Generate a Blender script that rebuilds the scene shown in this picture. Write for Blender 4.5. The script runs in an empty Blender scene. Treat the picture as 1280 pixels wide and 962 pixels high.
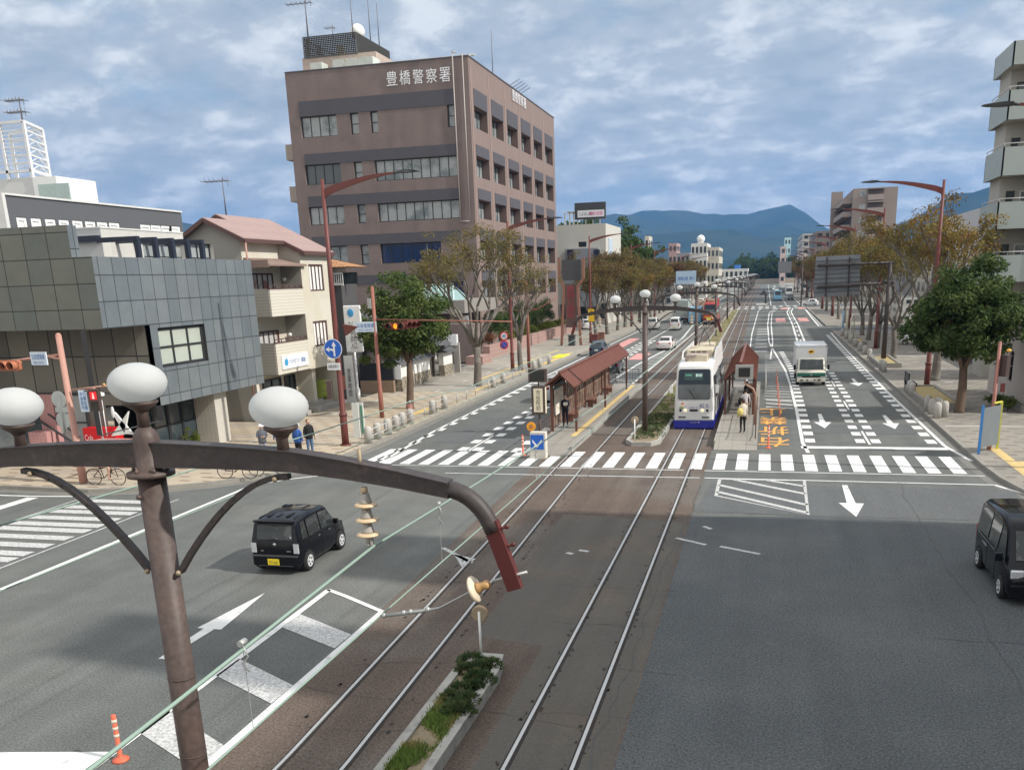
import bpy, math, random
from mathutils import Vector, Matrix, noise
import numpy as np
random.seed(7)
R = math.radians
S = bpy.context.scene
col = S.collection

# ------------------------------------------------------------------ camera
# x = right across the avenue, y = along the avenue, z = up; 1 unit = 1 m
FPX, PX, PY, CAMH = 1130.0, 670.0, 670.0, 7.45
_r = np.array([958 - PX, 340 - PY, FPX]); _v = np.array([800 - PX, 4650 - PY, FPX])
_fy = _r / np.linalg.norm(_r)
_up = -_v / np.linalg.norm(_v); _up = _up - _fy * (_up @ _fy); _up /= np.linalg.norm(_up)
_fx = np.cross(_fy, _up); _fx = _fx if _fx[0] > 0 else -_fx
CM = np.array([_fx, _fy, _up])
cam = bpy.data.cameras.new('camera'); camo = bpy.data.objects.new('camera', cam); col.objects.link(camo)
cam.sensor_width = 36; cam.sensor_fit = 'HORIZONTAL'; cam.lens = FPX / 1280 * 36
cam.shift_x = -(PX - 640) / 1280; cam.shift_y = (PY - 481) / 1280
cam.clip_start = 0.1; cam.clip_end = 30000
camo.matrix_world = Matrix(((CM[0][0], -CM[0][1], -CM[0][2], 0), (CM[1][0], -CM[1][1], -CM[1][2], 0),
                            (CM[2][0], -CM[2][1], -CM[2][2], CAMH), (0, 0, 0, 1)))
S.camera = camo

def G(px, py, z=0.0):
    """survey helper: where the sight line of a photo point meets height z"""
    d = CM @ np.array([px - PX, py - PY, FPX]); t = (z - CAMH) / d[2]
    return Vector((d[0] * t, d[1] * t, z))
def AY(px, py, Y):
    d = CM @ np.array([px - PX, py - PY, FPX]); t = Y / d[1]
    return Vector((d[0] * t, Y, CAMH + d[2] * t))
def AX(px, py, X):
    d = CM @ np.array([px - PX, py - PY, FPX]); t = X / d[0]
    return Vector((X, d[1] * t, CAMH + d[2] * t))

# ------------------------------------------------------------------ sky and sun
SUN_EL, SUN_AZ = R(39), R(97)        # azimuth clockwise from +y (north): light arrives from the right
W = bpy.data.worlds.new('World'); S.world = W; W.use_nodes = True
nt = W.node_tree; nt.nodes.clear()
def N(t, k, **kw):
    n = t.nodes.new(k)
    for a, b in kw.items(): setattr(n, a, b)
    return n
out = N(nt, 'ShaderNodeOutputWorld'); bg = N(nt, 'ShaderNodeBackground'); bg.inputs[1].default_value = 0.12
sky = N(nt, 'ShaderNodeTexSky', sky_type='NISHITA'); sky.sun_disc = False
sky.sun_elevation = SUN_EL; sky.sun_rotation = SUN_AZ; sky.air_density = 1.3; sky.dust_density = 1.2; sky.ozone_density = 2.0
tc = N(nt, 'ShaderNodeTexCoord'); sep = N(nt, 'ShaderNodeSeparateXYZ'); nt.links.new(tc.outputs['Generated'], sep.inputs[0])
def M(t, op, a, b=None, c=None):
    n = N(t, 'ShaderNodeMath', operation=op)
    for i, v in enumerate((a, b, c)):
        if v is None: continue
        if isinstance(v, (int, float)): n.inputs[i].default_value = v
        else: t.links.new(v, n.inputs[i])
    return n.outputs[0]
zc = M(nt, 'MAXIMUM', sep.outputs[2], 0.0)
zz = M(nt, 'ADD', zc, 0.30)
cx = M(nt, 'DIVIDE', sep.outputs[0], zz); cy = M(nt, 'DIVIDE', sep.outputs[1], zz)
cmb = N(nt, 'ShaderNodeCombineXYZ'); nt.links.new(cx, cmb.inputs[0]); nt.links.new(cy, cmb.inputs[1])
def wnoise(scale, detail, rough, dist, sx=1, sy=1, off=0):
    mp = N(nt, 'ShaderNodeMapping'); mp.inputs['Scale'].default_value = (sx, sy, 1); mp.inputs['Location'].default_value = (off, off * .7, 0)
    mp.inputs['Rotation'].default_value = (0, 0, R(18))
    n = N(nt, 'ShaderNodeTexNoise'); nt.links.new(cmb.outputs[0], mp.inputs[0]); nt.links.new(mp.outputs[0], n.inputs['Vector'])
    n.inputs['Scale'].default_value = scale; n.inputs['Detail'].default_value = detail; n.inputs['Roughness'].default_value = rough
    n.inputs['Distortion'].default_value = dist
    return n.outputs[0]
def wramp(fac, stops):
    r = N(nt, 'ShaderNodeValToRGB'); e = r.color_ramp.elements
    while len(e) < len(stops): e.new(0.5)
    for el, (p, c) in zip(e, stops): el.position = p; el.color = (*c, 1) if len(c) == 3 else c
    nt.links.new(fac, r.inputs[0]); return r.outputs[0]
n1 = wnoise(5.2, 9, .62, .12, 1.0, 1.1, 3.1)
n2 = wnoise(1.9, 5, .5, .1, 1.0, 1.1, 9.3)
n3 = wnoise(6.6, 9, .6, .15, 1.0, 1.1, 17.7)
cov = M(nt, 'MULTIPLY_ADD', n2, .75, M(nt, 'MULTIPLY', n1, .62))
mask = wramp(cov, [(.43, (0, 0, 0)), (.62, (1, 1, 1))])
shade = wramp(M(nt, 'MULTIPLY_ADD', n3, .6, M(nt, 'MULTIPLY', n1, .4)), [(.38, (2.75, 3.25, 3.8)), (.50, (3.6, 4.0, 4.45)), (.61, (5.7, 5.95, 6.1))])
mx = N(nt, 'ShaderNodeMix', data_type='RGBA'); nt.links.new(mask, mx.inputs[0])
hz = wramp(sep.outputs[2], [(0.0, (3.2, 4.1, 5.2)), (.06, (2.2, 3.1, 4.1)), (.45, (2.4, 3.35, 4.5))])
msk = N(nt, 'ShaderNodeMix', data_type='RGBA'); msk.inputs[0].default_value = .8
nt.links.new(sky.outputs[0], msk.inputs[6]); nt.links.new(hz, msk.inputs[7])
nt.links.new(msk.outputs[2], mx.inputs[6]); nt.links.new(shade, mx.inputs[7])
# unseen sky overhead and behind the viewpoint is brightened as added fill light
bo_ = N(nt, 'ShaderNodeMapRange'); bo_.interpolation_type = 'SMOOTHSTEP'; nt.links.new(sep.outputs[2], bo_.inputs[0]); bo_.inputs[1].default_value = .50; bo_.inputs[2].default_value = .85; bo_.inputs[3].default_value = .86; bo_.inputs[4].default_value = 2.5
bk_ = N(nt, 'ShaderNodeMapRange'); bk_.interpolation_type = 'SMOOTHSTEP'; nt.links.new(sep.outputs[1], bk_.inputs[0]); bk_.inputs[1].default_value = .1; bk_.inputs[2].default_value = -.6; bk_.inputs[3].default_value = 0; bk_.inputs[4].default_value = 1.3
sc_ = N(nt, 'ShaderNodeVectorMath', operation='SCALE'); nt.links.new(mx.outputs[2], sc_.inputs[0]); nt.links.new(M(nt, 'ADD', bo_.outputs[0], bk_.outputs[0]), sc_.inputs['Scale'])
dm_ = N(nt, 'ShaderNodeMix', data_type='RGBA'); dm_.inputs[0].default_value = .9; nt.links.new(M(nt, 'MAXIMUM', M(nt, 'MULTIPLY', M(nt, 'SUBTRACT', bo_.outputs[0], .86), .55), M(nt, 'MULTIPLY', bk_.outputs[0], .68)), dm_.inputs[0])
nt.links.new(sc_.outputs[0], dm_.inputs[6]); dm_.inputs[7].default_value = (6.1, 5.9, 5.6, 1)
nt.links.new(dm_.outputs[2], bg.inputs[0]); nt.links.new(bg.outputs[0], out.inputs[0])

sl = bpy.data.lights.new('sun', 'SUN'); sl.energy = 3.3; sl.angle = R(0.9); sl.color = (1, .95, .87)
so = bpy.data.objects.new('sun', sl); col.objects.link(so)
sdir = Vector((math.sin(SUN_AZ) * math.cos(SUN_EL), math.cos(SUN_AZ) * math.cos(SUN_EL), math.sin(SUN_EL)))
so.rotation_euler = (-sdir).to_track_quat('-Z', 'Y').to_euler(); so.location = (60, 20, 80)
S.view_settings.view_transform = 'Standard'; S.view_settings.look = 'None'; S.view_settings.exposure = 0.56; S.view_settings.gamma = 1

# ------------------------------------------------------------------ materials
MATS = {}
def mat(name, c, rough=.75, metal=0., var=.12, sc=1.5, fine=0., fsc=40., bump=0., bsc=60., c2=None, c2sc=.4, c2lo=.45, c2hi=.6,
        spec=.4, emit=None, es=1., alpha=None, trans=0., streak=None):
    if name in MATS: return MATS[name]
    m = bpy.data.materials.new(name); m.use_nodes = True; t = m.node_tree; t.nodes.clear()
    o = N(t, 'ShaderNodeOutputMaterial'); b = N(t, 'ShaderNodeBsdfPrincipled')
    b.inputs['Roughness'].default_value = rough; b.inputs['Metallic'].default_value = metal
    b.inputs['Specular IOR Level'].default_value = spec
    geo = N(t, 'ShaderNodeNewGeometry')
    def nz(s, d=3):
        n = N(t, 'ShaderNodeTexNoise'); t.links.new(geo.outputs['Position'], n.inputs['Vector'])
        n.inputs['Scale'].default_value = s; n.inputs['Detail'].default_value = d; n.inputs['Roughness'].default_value = .6
        return n.outputs[0]
    base = N(t, 'ShaderNodeRGB'); base.outputs[0].default_value = (*c, 1); cur = base.outputs[0]
    if c2 is not None:
        mr = N(t, 'ShaderNodeMapRange'); t.links.new(nz(c2sc, 5), mr.inputs[0]); mr.inputs[1].default_value = c2lo; mr.inputs[2].default_value = c2hi
        mm = N(t, 'ShaderNodeMix', data_type='RGBA'); t.links.new(mr.outputs[0], mm.inputs[0]); t.links.new(cur, mm.inputs[6])
        mm.inputs[7].default_value = (*c2, 1); cur = mm.outputs[2]
    f = None
    if var: f = M(t, 'MULTIPLY_ADD', nz(sc), 2 * var, 1 - var)
    if fine:
        g = M(t, 'MULTIPLY_ADD', nz(fsc, 2), 2 * fine, 1 - fine); f = g if f is None else M(t, 'MULTIPLY', f, g)
    if streak:
        sm = N(t, 'ShaderNodeVectorMath', operation='MULTIPLY'); t.links.new(geo.outputs['Position'], sm.inputs[0]); sm.inputs[1].default_value = streak[:3]
        sn = N(t, 'ShaderNodeTexNoise'); t.links.new(sm.outputs[0], sn.inputs['Vector']); sn.inputs['Scale'].default_value = 1; sn.inputs['Detail'].default_value = 4
        g = M(t, 'MULTIPLY_ADD', sn.outputs[0], 2 * streak[3], 1 - streak[3]); f = g if f is None else M(t, 'MULTIPLY', f, g)
    if f is not None:
        v = N(t, 'ShaderNodeVectorMath', operation='SCALE'); t.links.new(cur, v.inputs[0]); t.links.new(f, v.inputs['Scale']); cur = v.outputs[0]
    t.links.new(cur, b.inputs['Base Color'])
    if bump:
        bp = N(t, 'ShaderNodeBump'); bp.inputs['Strength'].default_value = bump; bp.inputs['Distance'].default_value = .02
        t.links.new(nz(bsc, 3), bp.inputs['Height']); t.links.new(bp.outputs[0], b.inputs['Normal'])
    if emit: b.inputs['Emission Color'].default_value = (*emit, 1); b.inputs['Emission Strength'].default_value = es
    if trans:
        tr = N(t, 'ShaderNodeBsdfTranslucent'); t.links.new(cur, tr.inputs[0]); ms = N(t, 'ShaderNodeMixShader'); ms.inputs[0].default_value = trans
        t.links.new(b.outputs[0], ms.inputs[1]); t.links.new(tr.outputs[0], ms.inputs[2]); t.links.new(ms.outputs[0], o.inputs[0])
    else: t.links.new(b.outputs[0], o.inputs[0])
    m['bsdf'] = b.name; MATS[name] = m
    return m
def grid_mat(name, c, line, bw, bh, mortar=.02, axis='XY', c2=None, rough=.75, metal=0., var=.1, off=0., fine=.0, spec=.4, squash=1.):
    """tile / brick / panel joints laid on world axes"""
    if name in MATS: return MATS[name]
    m = mat(name, c, rough, metal, var, 1.2, fine, 30, spec=spec); t = m.node_tree; b = t.nodes[m['bsdf']]
    geo = N(t, 'ShaderNodeNewGeometry'); sp = N(t, 'ShaderNodeSeparateXYZ'); t.links.new(geo.outputs['Position'], sp.inputs[0])
    cm = N(t, 'ShaderNodeCombineXYZ'); ix = 'XYZ'
    for i, a in enumerate(axis):
        t.links.new(sp.outputs[ix.index(a)], cm.inputs[i])
    if axis == 'SZ': pass
    br = N(t, 'ShaderNodeTexBrick'); br.offset = off; br.squash = squash; t.links.new(cm.outputs[0], br.inputs['Vector'])
    br.inputs['Scale'].default_value = 1; br.inputs['Brick Width'].default_value = bw; br.inputs['Row Height'].default_value = bh
    br.inputs['Mortar Size'].default_value = mortar; br.inputs['Mortar Smooth'].default_value = .1; br.inputs['Bias'].default_value = 0
    br.inputs['Color1'].default_value = (*c, 1); br.inputs['Color2'].default_value = (*(c2 or c), 1); br.inputs['Mortar'].default_value = (*line, 1)
    old = b.inputs['Base Color'].links[0].from_node
    if old.type == 'VECT_MATH': t.links.new(br.outputs[0], old.inputs[0])
    else: t.links.new(br.outputs[0], b.inputs['Base Color'])
    return m

# ------------------------------------------------------------------ mesh helpers
ORIG = {}
def tag(o, label=None, cat=None, group=None, kind=None):
    if label: o['label'] = label
    if cat: o['category'] = cat
    if group: o['group'] = group
    if kind: o['kind'] = kind
    return o
def thing(name, label, cat, loc=(0, 0, 0), group=None):
    o = bpy.data.objects.new(name, None); o.empty_display_size = .2; col.objects.link(o); o.location = loc
    ORIG[o.name] = Vector(loc); return tag(o, label, cat, group)
def copy_tree(o, parent=None, loc=None, rz=None, label=None, scale=None):
    c = o.copy(); col.objects.link(c)
    if parent: c.parent = parent
    else:
        if loc is not None: c.location = loc
        if rz is not None: c.rotation_euler = (0, 0, rz)
        if scale is not None: c.scale = (scale,) * 3 if isinstance(scale, (int, float)) else scale
        if label: c['label'] = label
    for ch in list(o.children): copy_tree(ch, c)
    return c
class MB:
    def __init__(s): s.v = []; s.f = []; s.m = []; s.sm = []
    def face(s, pts, m=0, sm=False):
        n = len(s.v); s.v += [tuple(p) for p in pts]; s.f.append(tuple(range(n, n + len(pts)))); s.m.append(m); s.sm.append(sm); return s
    def box(s, x0, y0, z0, x1, y1, z1, m=0, M4=None):
        if x0 > x1: x0, x1 = x1, x0
        if y0 > y1: y0, y1 = y1, y0
        if z0 > z1: z0, z1 = z1, z0
        p = [Vector(q) for q in ((x0, y0, z0), (x1, y0, z0), (x1, y1, z0), (x0, y1, z0), (x0, y0, z1), (x1, y0, z1), (x1, y1, z1), (x0, y1, z1))]
        if M4 is not None: p = [M4 @ q for q in p]
        n = len(s.v); s.v += [tuple(q) for q in p]
        for f in ((0, 3, 2, 1), (4, 5, 6, 7), (0, 1, 5, 4), (1, 2, 6, 5), (2, 3, 7, 6), (3, 0, 4, 7)):
            s.f.append(tuple(n + i for i in f)); s.m.append(m); s.sm.append(False)
        return s
    def bar(s, a, b, w, h=None, m=0, upv=(0, 0, 1)):
        """rectangular bar from a to b"""
        a = Vector(a); b = Vector(b); h = h or w; d = (b - a).normalized(); u = Vector(upv)
        if abs(d.dot(u)) > .98: u = Vector((0, 1, 0))
        sx = d.cross(u).normalized() * w / 2; sz = sx.cross(d).normalized() * h / 2
        p = [a - sx - sz, a + sx - sz, a + sx + sz, a - sx + sz, b - sx - sz, b + sx - sz, b + sx + sz, b - sx + sz]
        n = len(s.v); s.v += [tuple(q) for q in p]
        for f in ((0, 1, 2, 3), (7, 6, 5, 4), (0, 4, 5, 1), (1, 5, 6, 2), (2, 6, 7, 3), (3, 7, 4, 0)):
            s.f.append(tuple(n + i for i in f)); s.m.append(m); s.sm.append(False)
        return s
    def tube(s, pts, rad, k=8, m=0, caps=True, sm=True, flat=None):
        pts = [Vector(p) for p in pts]
        if isinstance(rad, (int, float)): rad = [rad] * len(pts)
        rings = []; pu = None
        for i, p in enumerate(pts):
            d = (pts[min(i + 1, len(pts) - 1)] - pts[max(i - 1, 0)]).normalized()
            if pu is None: pu = Vector((0, 0, 1)) if abs(d.z) < .9 else Vector((1, 0, 0))
            a = d.cross(pu).normalized(); b = a.cross(d).normalized(); pu = b
            n = len(s.v)
            for j in range(k):
                t = 2 * math.pi * j / k; s.v.append(tuple(p + (a * math.cos(t) + b * math.sin(t)) * rad[i]))
            rings.append(n)
        for i in range(len(pts) - 1):
            for j in range(k):
                q = (j + 1) % k; s.f.append((rings[i] + j, rings[i + 1] + j, rings[i + 1] + q, rings[i] + q)); s.m.append(m); s.sm.append(sm)
        if caps:
            s.f.append(tuple(rings[0] + j for j in range(k))); s.m.append(m); s.sm.append(False)
            s.f.append(tuple(rings[-1] + j for j in reversed(range(k)))); s.m.append(m); s.sm.append(False)
        return s
    def lathe(s, prof, c=(0, 0, 0), k=16, m=0, M4=None, sm=True):
        n = len(s.v); c = Vector(c)
        for r, z in prof:
            for j in range(k):
                t = 2 * math.pi * j / k; p = Vector((r * math.cos(t), r * math.sin(t), z))
                if M4 is not None: p = M4 @ p
                s.v.append(tuple(c + p))
        for i in range(len(prof) - 1):
            for j in range(k):
                q = (j + 1) % k; s.f.append((n + i * k + j, n + i * k + q, n + (i + 1) * k + q, n + (i + 1) * k + j)); s.m.append(m); s.sm.append(sm)
        if prof[0][0] > 1e-4: s.f.append(tuple(n + j for j in reversed(range(k)))); s.m.append(m); s.sm.append(False)
        if prof[-1][0] > 1e-4: s.f.append(tuple(n + (len(prof) - 1) * k + j for j in range(k))); s.m.append(m); s.sm.append(False)
        return s
    def prism(s, poly, d, m=0):
        """extrude a planar polygon (3-D points) by vector d"""
        d = Vector(d); n = len(s.v); k = len(poly); poly = [Vector(p) for p in poly]
        s.v += [tuple(p) for p in poly] + [tuple(p + d) for p in poly]
        s.f.append(tuple(n + i for i in reversed(range(k)))); s.f.append(tuple(n + k + i for i in range(k)))
        s.m += [m, m]; s.sm += [False, False]
        for i in range(k):
            j = (i + 1) % k; s.f.append((n + i, n + j, n + k + j, n + k + i)); s.m.append(m); s.sm.append(False)
        return s
    def ball(s, c, r, k=12, m=0):
        rx, ry, rz = (r, r, r) if isinstance(r, (int, float)) else r
        c = Vector(c); n = len(s.v); h = k // 2
        for i in range(h + 1):
            a = math.pi * i / h
            for j in range(k):
                t = 2 * math.pi * j / k; s.v.append((c.x + rx * math.sin(a) * math.cos(t), c.y + ry * math.sin(a) * math.sin(t), c.z + rz * math.cos(a)))
        for i in range(h):
            for j in range(k):
                q = (j + 1) % k; s.f.append((n + i * k + j, n + (i + 1) * k + j, n + (i + 1) * k + q, n + i * k + q)); s.m.append(m); s.sm.append(True)
        return s
    def mesh(s, name, mats, org=Vector((0, 0, 0))):
        me = bpy.data.meshes.new(name)
        me.from_pydata([(v[0] - org.x, v[1] - org.y, v[2] - org.z) for v in s.v], [], s.f)
        for mm in (mats if isinstance(mats, (list, tuple)) else [mats]): me.materials.append(mm)
        me.polygons.foreach_set('material_index', s.m); me.polygons.foreach_set('use_smooth', s.sm); me.update()
        return me
    def build(s, name, mats, parent=None, label=None, cat=None, group=None, kind=None, bevel=0, fix=False, loc=None):
        org = ORIG[parent.name] if parent else Vector(loc or (0, 0, 0))
        me = s.mesh(name, mats, org)
        if fix:
            import bmesh
            b = bmesh.new(); b.from_mesh(me); bmesh.ops.remove_doubles(b, verts=b.verts, dist=1e-4); bmesh.ops.recalc_face_normals(b, faces=b.faces); b.to_mesh(me); b.free()
        o = bpy.data.objects.new(name, me); col.objects.link(o)
        if parent: o.parent = parent
        else: o.location = org
        ORIG[o.name] = org
        if bevel:
            md = o.modifiers.new('bevel', 'BEVEL'); md.width = bevel; md.segments = 2; md.limit_method = 'ANGLE'
        return tag(o, label, cat, group, kind)
def text(s, name, mt, parent, c, w, h, right=(1, 0, 0), up=(0, 0, 1), depth=.0, label=None, bold=0):
    """lettering fitted to a w x h rectangle centred on c"""
    cu = bpy.data.curves.new('t', 'FONT'); cu.body = s; cu.size = 1; cu.extrude = 0; cu.offset = bold; cu.space_line = .95; cu.align_x = 'CENTER'
    o = bpy.data.objects.new('t', cu); col.objects.link(o)
    dg = bpy.context.evaluated_depsgraph_get(); me = bpy.data.meshes.new_from_object(o.evaluated_get(dg))
    bpy.data.objects.remove(o); bpy.data.curves.remove(cu)
    xs = [v.co.x for v in me.vertices]; ys = [v.co.y for v in me.vertices]
    x0, x1, y0, y1 = min(xs), max(xs), min(ys), max(ys)
    rt = Vector(right).normalized(); u = Vector(up).normalized(); nn = rt.cross(u)
    org = ORIG[parent.name] if parent else Vector((0, 0, 0)); c = Vector(c)
    for v in me.vertices:
        v.co = c - org + rt * ((v.co.x - (x0 + x1) / 2) / (x1 - x0) * w) + u * ((v.co.y - (y0 + y1) / 2) / (y1 - y0) * h) + nn * depth
    me.materials.append(mt); me.name = name
    t = bpy.data.objects.new(name, me); col.objects.link(t); t.parent = parent; ORIG[t.name] = org
    if label: t['label'] = label
    return t
# ================================================================== SETTING
ASPH = mat('asphalt', (.118, .125, .120), .9, var=.24, sc=.8, fine=1.0, fsc=26, bump=.35, bsc=60, streak=(1.1, .035, 1, .3), c2=(.142, .144, .134), c2sc=.12, c2lo=.45, c2hi=.62, spec=.25)
ASPD = mat('asphalt_dark', (.096, .104, .108), .9, var=.14, sc=.3, fine=1.1, fsc=24, bump=.35, bsc=60, streak=(1.1, .05, 1, .22), c2=(.112, .117, .118), c2sc=.15, spec=.25)
ASPP = mat('asphalt_patch', (.112, .118, .120), .9, var=.1, sc=.8, fine=1.0, fsc=26, bump=.2, bsc=90, streak=(1.1, .05, 1, .15), spec=.25)
TRKB = mat('track_bed', (.118, .091, .075), .92, var=.22, sc=.5, fine=.9, fsc=22, bump=.4, bsc=50, streak=(2.2, .05, 1, .35), c2=(.135, .118, .103), c2sc=.11, c2lo=.46, c2hi=.56, spec=.2)
CONC = mat('concrete', (.34, .325, .30), .85, var=.2, sc=1.2, fine=.18, fsc=30, bump=.2, spec=.3)
KERB = mat('kerb_stone', (.27, .255, .225), .9, var=.25, sc=2.2, fine=.25, fsc=25, bump=.3, spec=.25)
PAV2 = mat('pavement_plain', (.335, .305, .26), .9, var=.14, sc=.7, fine=.14, fsc=14, bump=.2, spec=.25, c2=(.27, .255, .225), c2sc=.3)
WHITE = mat('road_paint', (.70, .70, .68), .75, var=.08, sc=3, fine=.1, fsc=50, c2=(.34, .35, .35), c2sc=3.2, c2lo=.56, c2hi=.72, spec=.3)
WORN = mat('road_paint_worn', (.56, .56, .55), .8, var=.15, sc=3, fine=.3, fsc=35, c2=(.22, .225, .22), c2sc=16, c2lo=.42, c2hi=.72, spec=.3)
ORNG = mat('road_paint_orange', (.72, .36, .09), .8, var=.15, sc=2, fine=.2, fsc=20, c2=(.25, .19, .13), c2sc=5, c2lo=.55, c2hi=.7)
PINK = mat('road_paint_red', (.55, .25, .23), .8, var=.1, sc=2, fine=.1, c2=(.62, .35, .33), c2sc=2)
YELT = grid_mat('tactile_yellow', (.62, .46, .20), (.38, .28, .13), .3, .3, .012, var=.18)
DIRT = mat('dirt', (.25, .2, .13), .95, var=.25, sc=2, fine=.3, fsc=20, bump=.4)
RAIL = mat('rail_steel', (.60, .59, .57), .42, .5, var=.1, sc=2)
GROV = mat('rail_groove', (.035, .03, .026), .9, var=.5, sc=6)
GRND = mat('ground', (.17, .165, .14), .95, var=.25, sc=.02, fine=.2, fsc=.3, c2=(.09, .12, .06), c2sc=.004)
HILL = mat('hill_forest', (.022, .036, .016), 1, var=.35, sc=.006, fine=.35, fsc=.03, c2=(.04, .05, .024), c2sc=.0025, spec=0)

def paver_mat(name, base, dash, base2):
    m = mat(name, base, .9, 0, .12, 1.0, .12, 20, bump=.15, c2=base2, c2sc=.35, spec=.25); t = m.node_tree; b = t.nodes[m['bsdf']]
    geo = N(t, 'ShaderNodeNewGeometry'); sp = N(t, 'ShaderNodeSeparateXYZ'); t.links.new(geo.outputs['Position'], sp.inputs[0])
    y = M(t, 'DIVIDE', sp.outputs[1], .72); x = M(t, 'DIVIDE', sp.outputs[0], 1.05)
    fy = M(t, 'FRACT', y); row = M(t, 'FLOOR', y)
    fx = M(t, 'FRACT', M(t, 'MULTIPLY_ADD', row, .5, x))
    msk = M(t, 'MULTIPLY', M(t, 'LESS_THAN', fy, .22), M(t, 'LESS_THAN', fx, .48))
    # thin joints
    j = M(t, 'MAXIMUM', M(t, 'LESS_THAN', M(t, 'FRACT', M(t, 'DIVIDE', sp.outputs[0], .35)), .03), M(t, 'LESS_THAN', M(t, 'FRACT', M(t, 'DIVIDE', sp.outputs[1], .36)), .03))
    old = b.inputs['Base Color'].links[0].from_node; src = old.inputs[0].links[0].from_socket
    a = N(t, 'ShaderNodeMix', data_type='RGBA'); t.links.new(msk, a.inputs[0]); t.links.new(src, a.inputs[6]); a.inputs[7].default_value = (*dash, 1)
    c = N(t, 'ShaderNodeMix', data_type='RGBA'); t.links.new(M(t, 'MULTIPLY', j, .35), c.inputs[0]); t.links.new(a.outputs[2], c.inputs[6]); c.inputs[7].default_value = (.12, .11, .1, 1)
    t.links.new(c.outputs[2], old.inputs[0])
    return m
PAVL = paver_mat('paving_beige', (.44, .37, .275), (.24, .165, .125), (.38, .335, .27))
PAVR = paver_mat('paving_grey', (.285, .262, .225), (.16, .125, .105), (.225, .212, .19))

def bend(y): return -min(max(0, y - 80) * .007, 1.1)
XK_L, XK_R = -17.95, 8.25
MB().face([(-9000, -300, -.12), (9000, -300, -.12), (9000, 14000, -.12), (-9000, 14000, -.12)]).build('ground', GRND, kind='structure')
# carriageways
rd = MB()
rd.face([(-18.6, -60, 0), (9.0, -60, 0), (9.0, 1300, 0), (-18.6, 1300, 0)])
rd.face([(-120, 17.2, 0), (-18.6, 17.2, 0), (-18.6, 36, 0), (-120, 31, 0)])
rd.face([(9.0, 20.0, 0), (60, 20.0, 0), (60, 31, 0), (9.0, 33, 0)])
rd.build('road', ASPH, kind='structure')
MB().face([(9.0, 121, .0), (9.0, 133, .0), (80, 135, .0), (80, 120, .0)]).face([(-18.6, 203, 0), (-90, 200, 0), (-90, 218, 0), (-18.6, 216, 0)]).face(
    [(9.0, 202, 0), (9.0, 220, 0), (100, 224, 0), (100, 202, 0)]).build('side_road', ASPP, kind='structure')
MB().face([(-2.06, -60, .004), (8.9, -60, .004), (8.9, 28.6, .004), (2, 28.9, .004), (-2.08, 28.3, .004)]).build('road_resurfaced', ASPD, kind='structure')
tb = MB()
ys = [-60, 10, 36] + list(range(60, 600, 40))
def txl(y): return -8.35 - max(0, min(1, (y - 8) / 28)) * .75 + bend(y)
for a, b in zip(ys[:-1], ys[1:]):
    tb.face([(txl(a), a, .006), (-2.06 + bend(a), a, .006), (-2.06 + bend(b), b, .006), (txl(b), b, .006)])
tb.build('track_bed', TRKB, kind='structure')
# patched squares of newer asphalt and cracks
pt = MB()
for x0, y0, x1, y1 in ((-15.5, 41, -11, 49), (2.4, 44.6, 7.2, 47.4), (-2.0, 28.9, 8.6, 33.2)):
    pt.face([(x0, y0, .008), (x1, y0, .008), (x1 - .2, y1, .008), (x0 + .3, y1, .008)])
pt.build('road_patches', ASPP, kind='structure')
ck = MB(); rr = random.Random(3)
def crack(x, y, dx, dy, n, w=.018):
    p = [Vector((x, y, .013))]
    for i in range(n): p.append(p[-1] + Vector((dx + rr.uniform(-.08, .08), dy + rr.uniform(-.08, .08), 0)))
    for a, b in zip(p[:-1], p[1:]):
        s = (b - a).cross(Vector((0, 0, 1))).normalized() * w * rr.uniform(.2, .7)
        ck.face([a - s, b - s, b + s, a + s])
crack(5.0, 33.8, -.02, -.4, 46, .02); crack(-2.0, 29.2, .42, -.02, 26, .016); crack(-2.06, 33, .0, -.4, 60, .03); crack(-8, 21, .4, .0, 16); crack(-12, 34, .4, .03, 20)
crack(2.0, 19.0, .4, .01, 22, .014); crack(-8.4, 14.5, .4, -.03, 15); crack(-4.4, 18.6, .4, .02, 6); crack(-15.8, 45, .4, .02, 14, .02); crack(2, 49, .4, 0, 14, .02)
for k in range(12): crack(-3.7 + rr.uniform(-.1, 1), 12 + k * 2.2, .25, .02, rr.randint(3, 8), .012)
for k in range(10): crack(-7.9, 13 + k * 2.6, .25, .03, rr.randint(4, 12), .012)
ck.build('road_cracks', mat('crack_fill', (.085, .086, .084), .9), kind='structure')

gp_ = MB()
for q in ([(-5.9, 17.5), (-2.1, 16.8), (-2.1, 27.6), (-6.2, 28.2)], [(-4.25, 9), (-2.1, 9), (-2.1, 16.8), (-4.3, 17.2)]): gp_.face([(x, y, .009) for x, y in q])
gp_.build('track_bed_patch', mat('track_patch', (.114, .106, .094), .9, var=.16, sc=.5, streak=(2.0, .06, 1, .2), fine=.4, fsc=35, bump=.3, c2=(.13, .11, .092), c2sc=.4, c2lo=.5, c2hi=.62, spec=.2), kind='structure')
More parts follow.
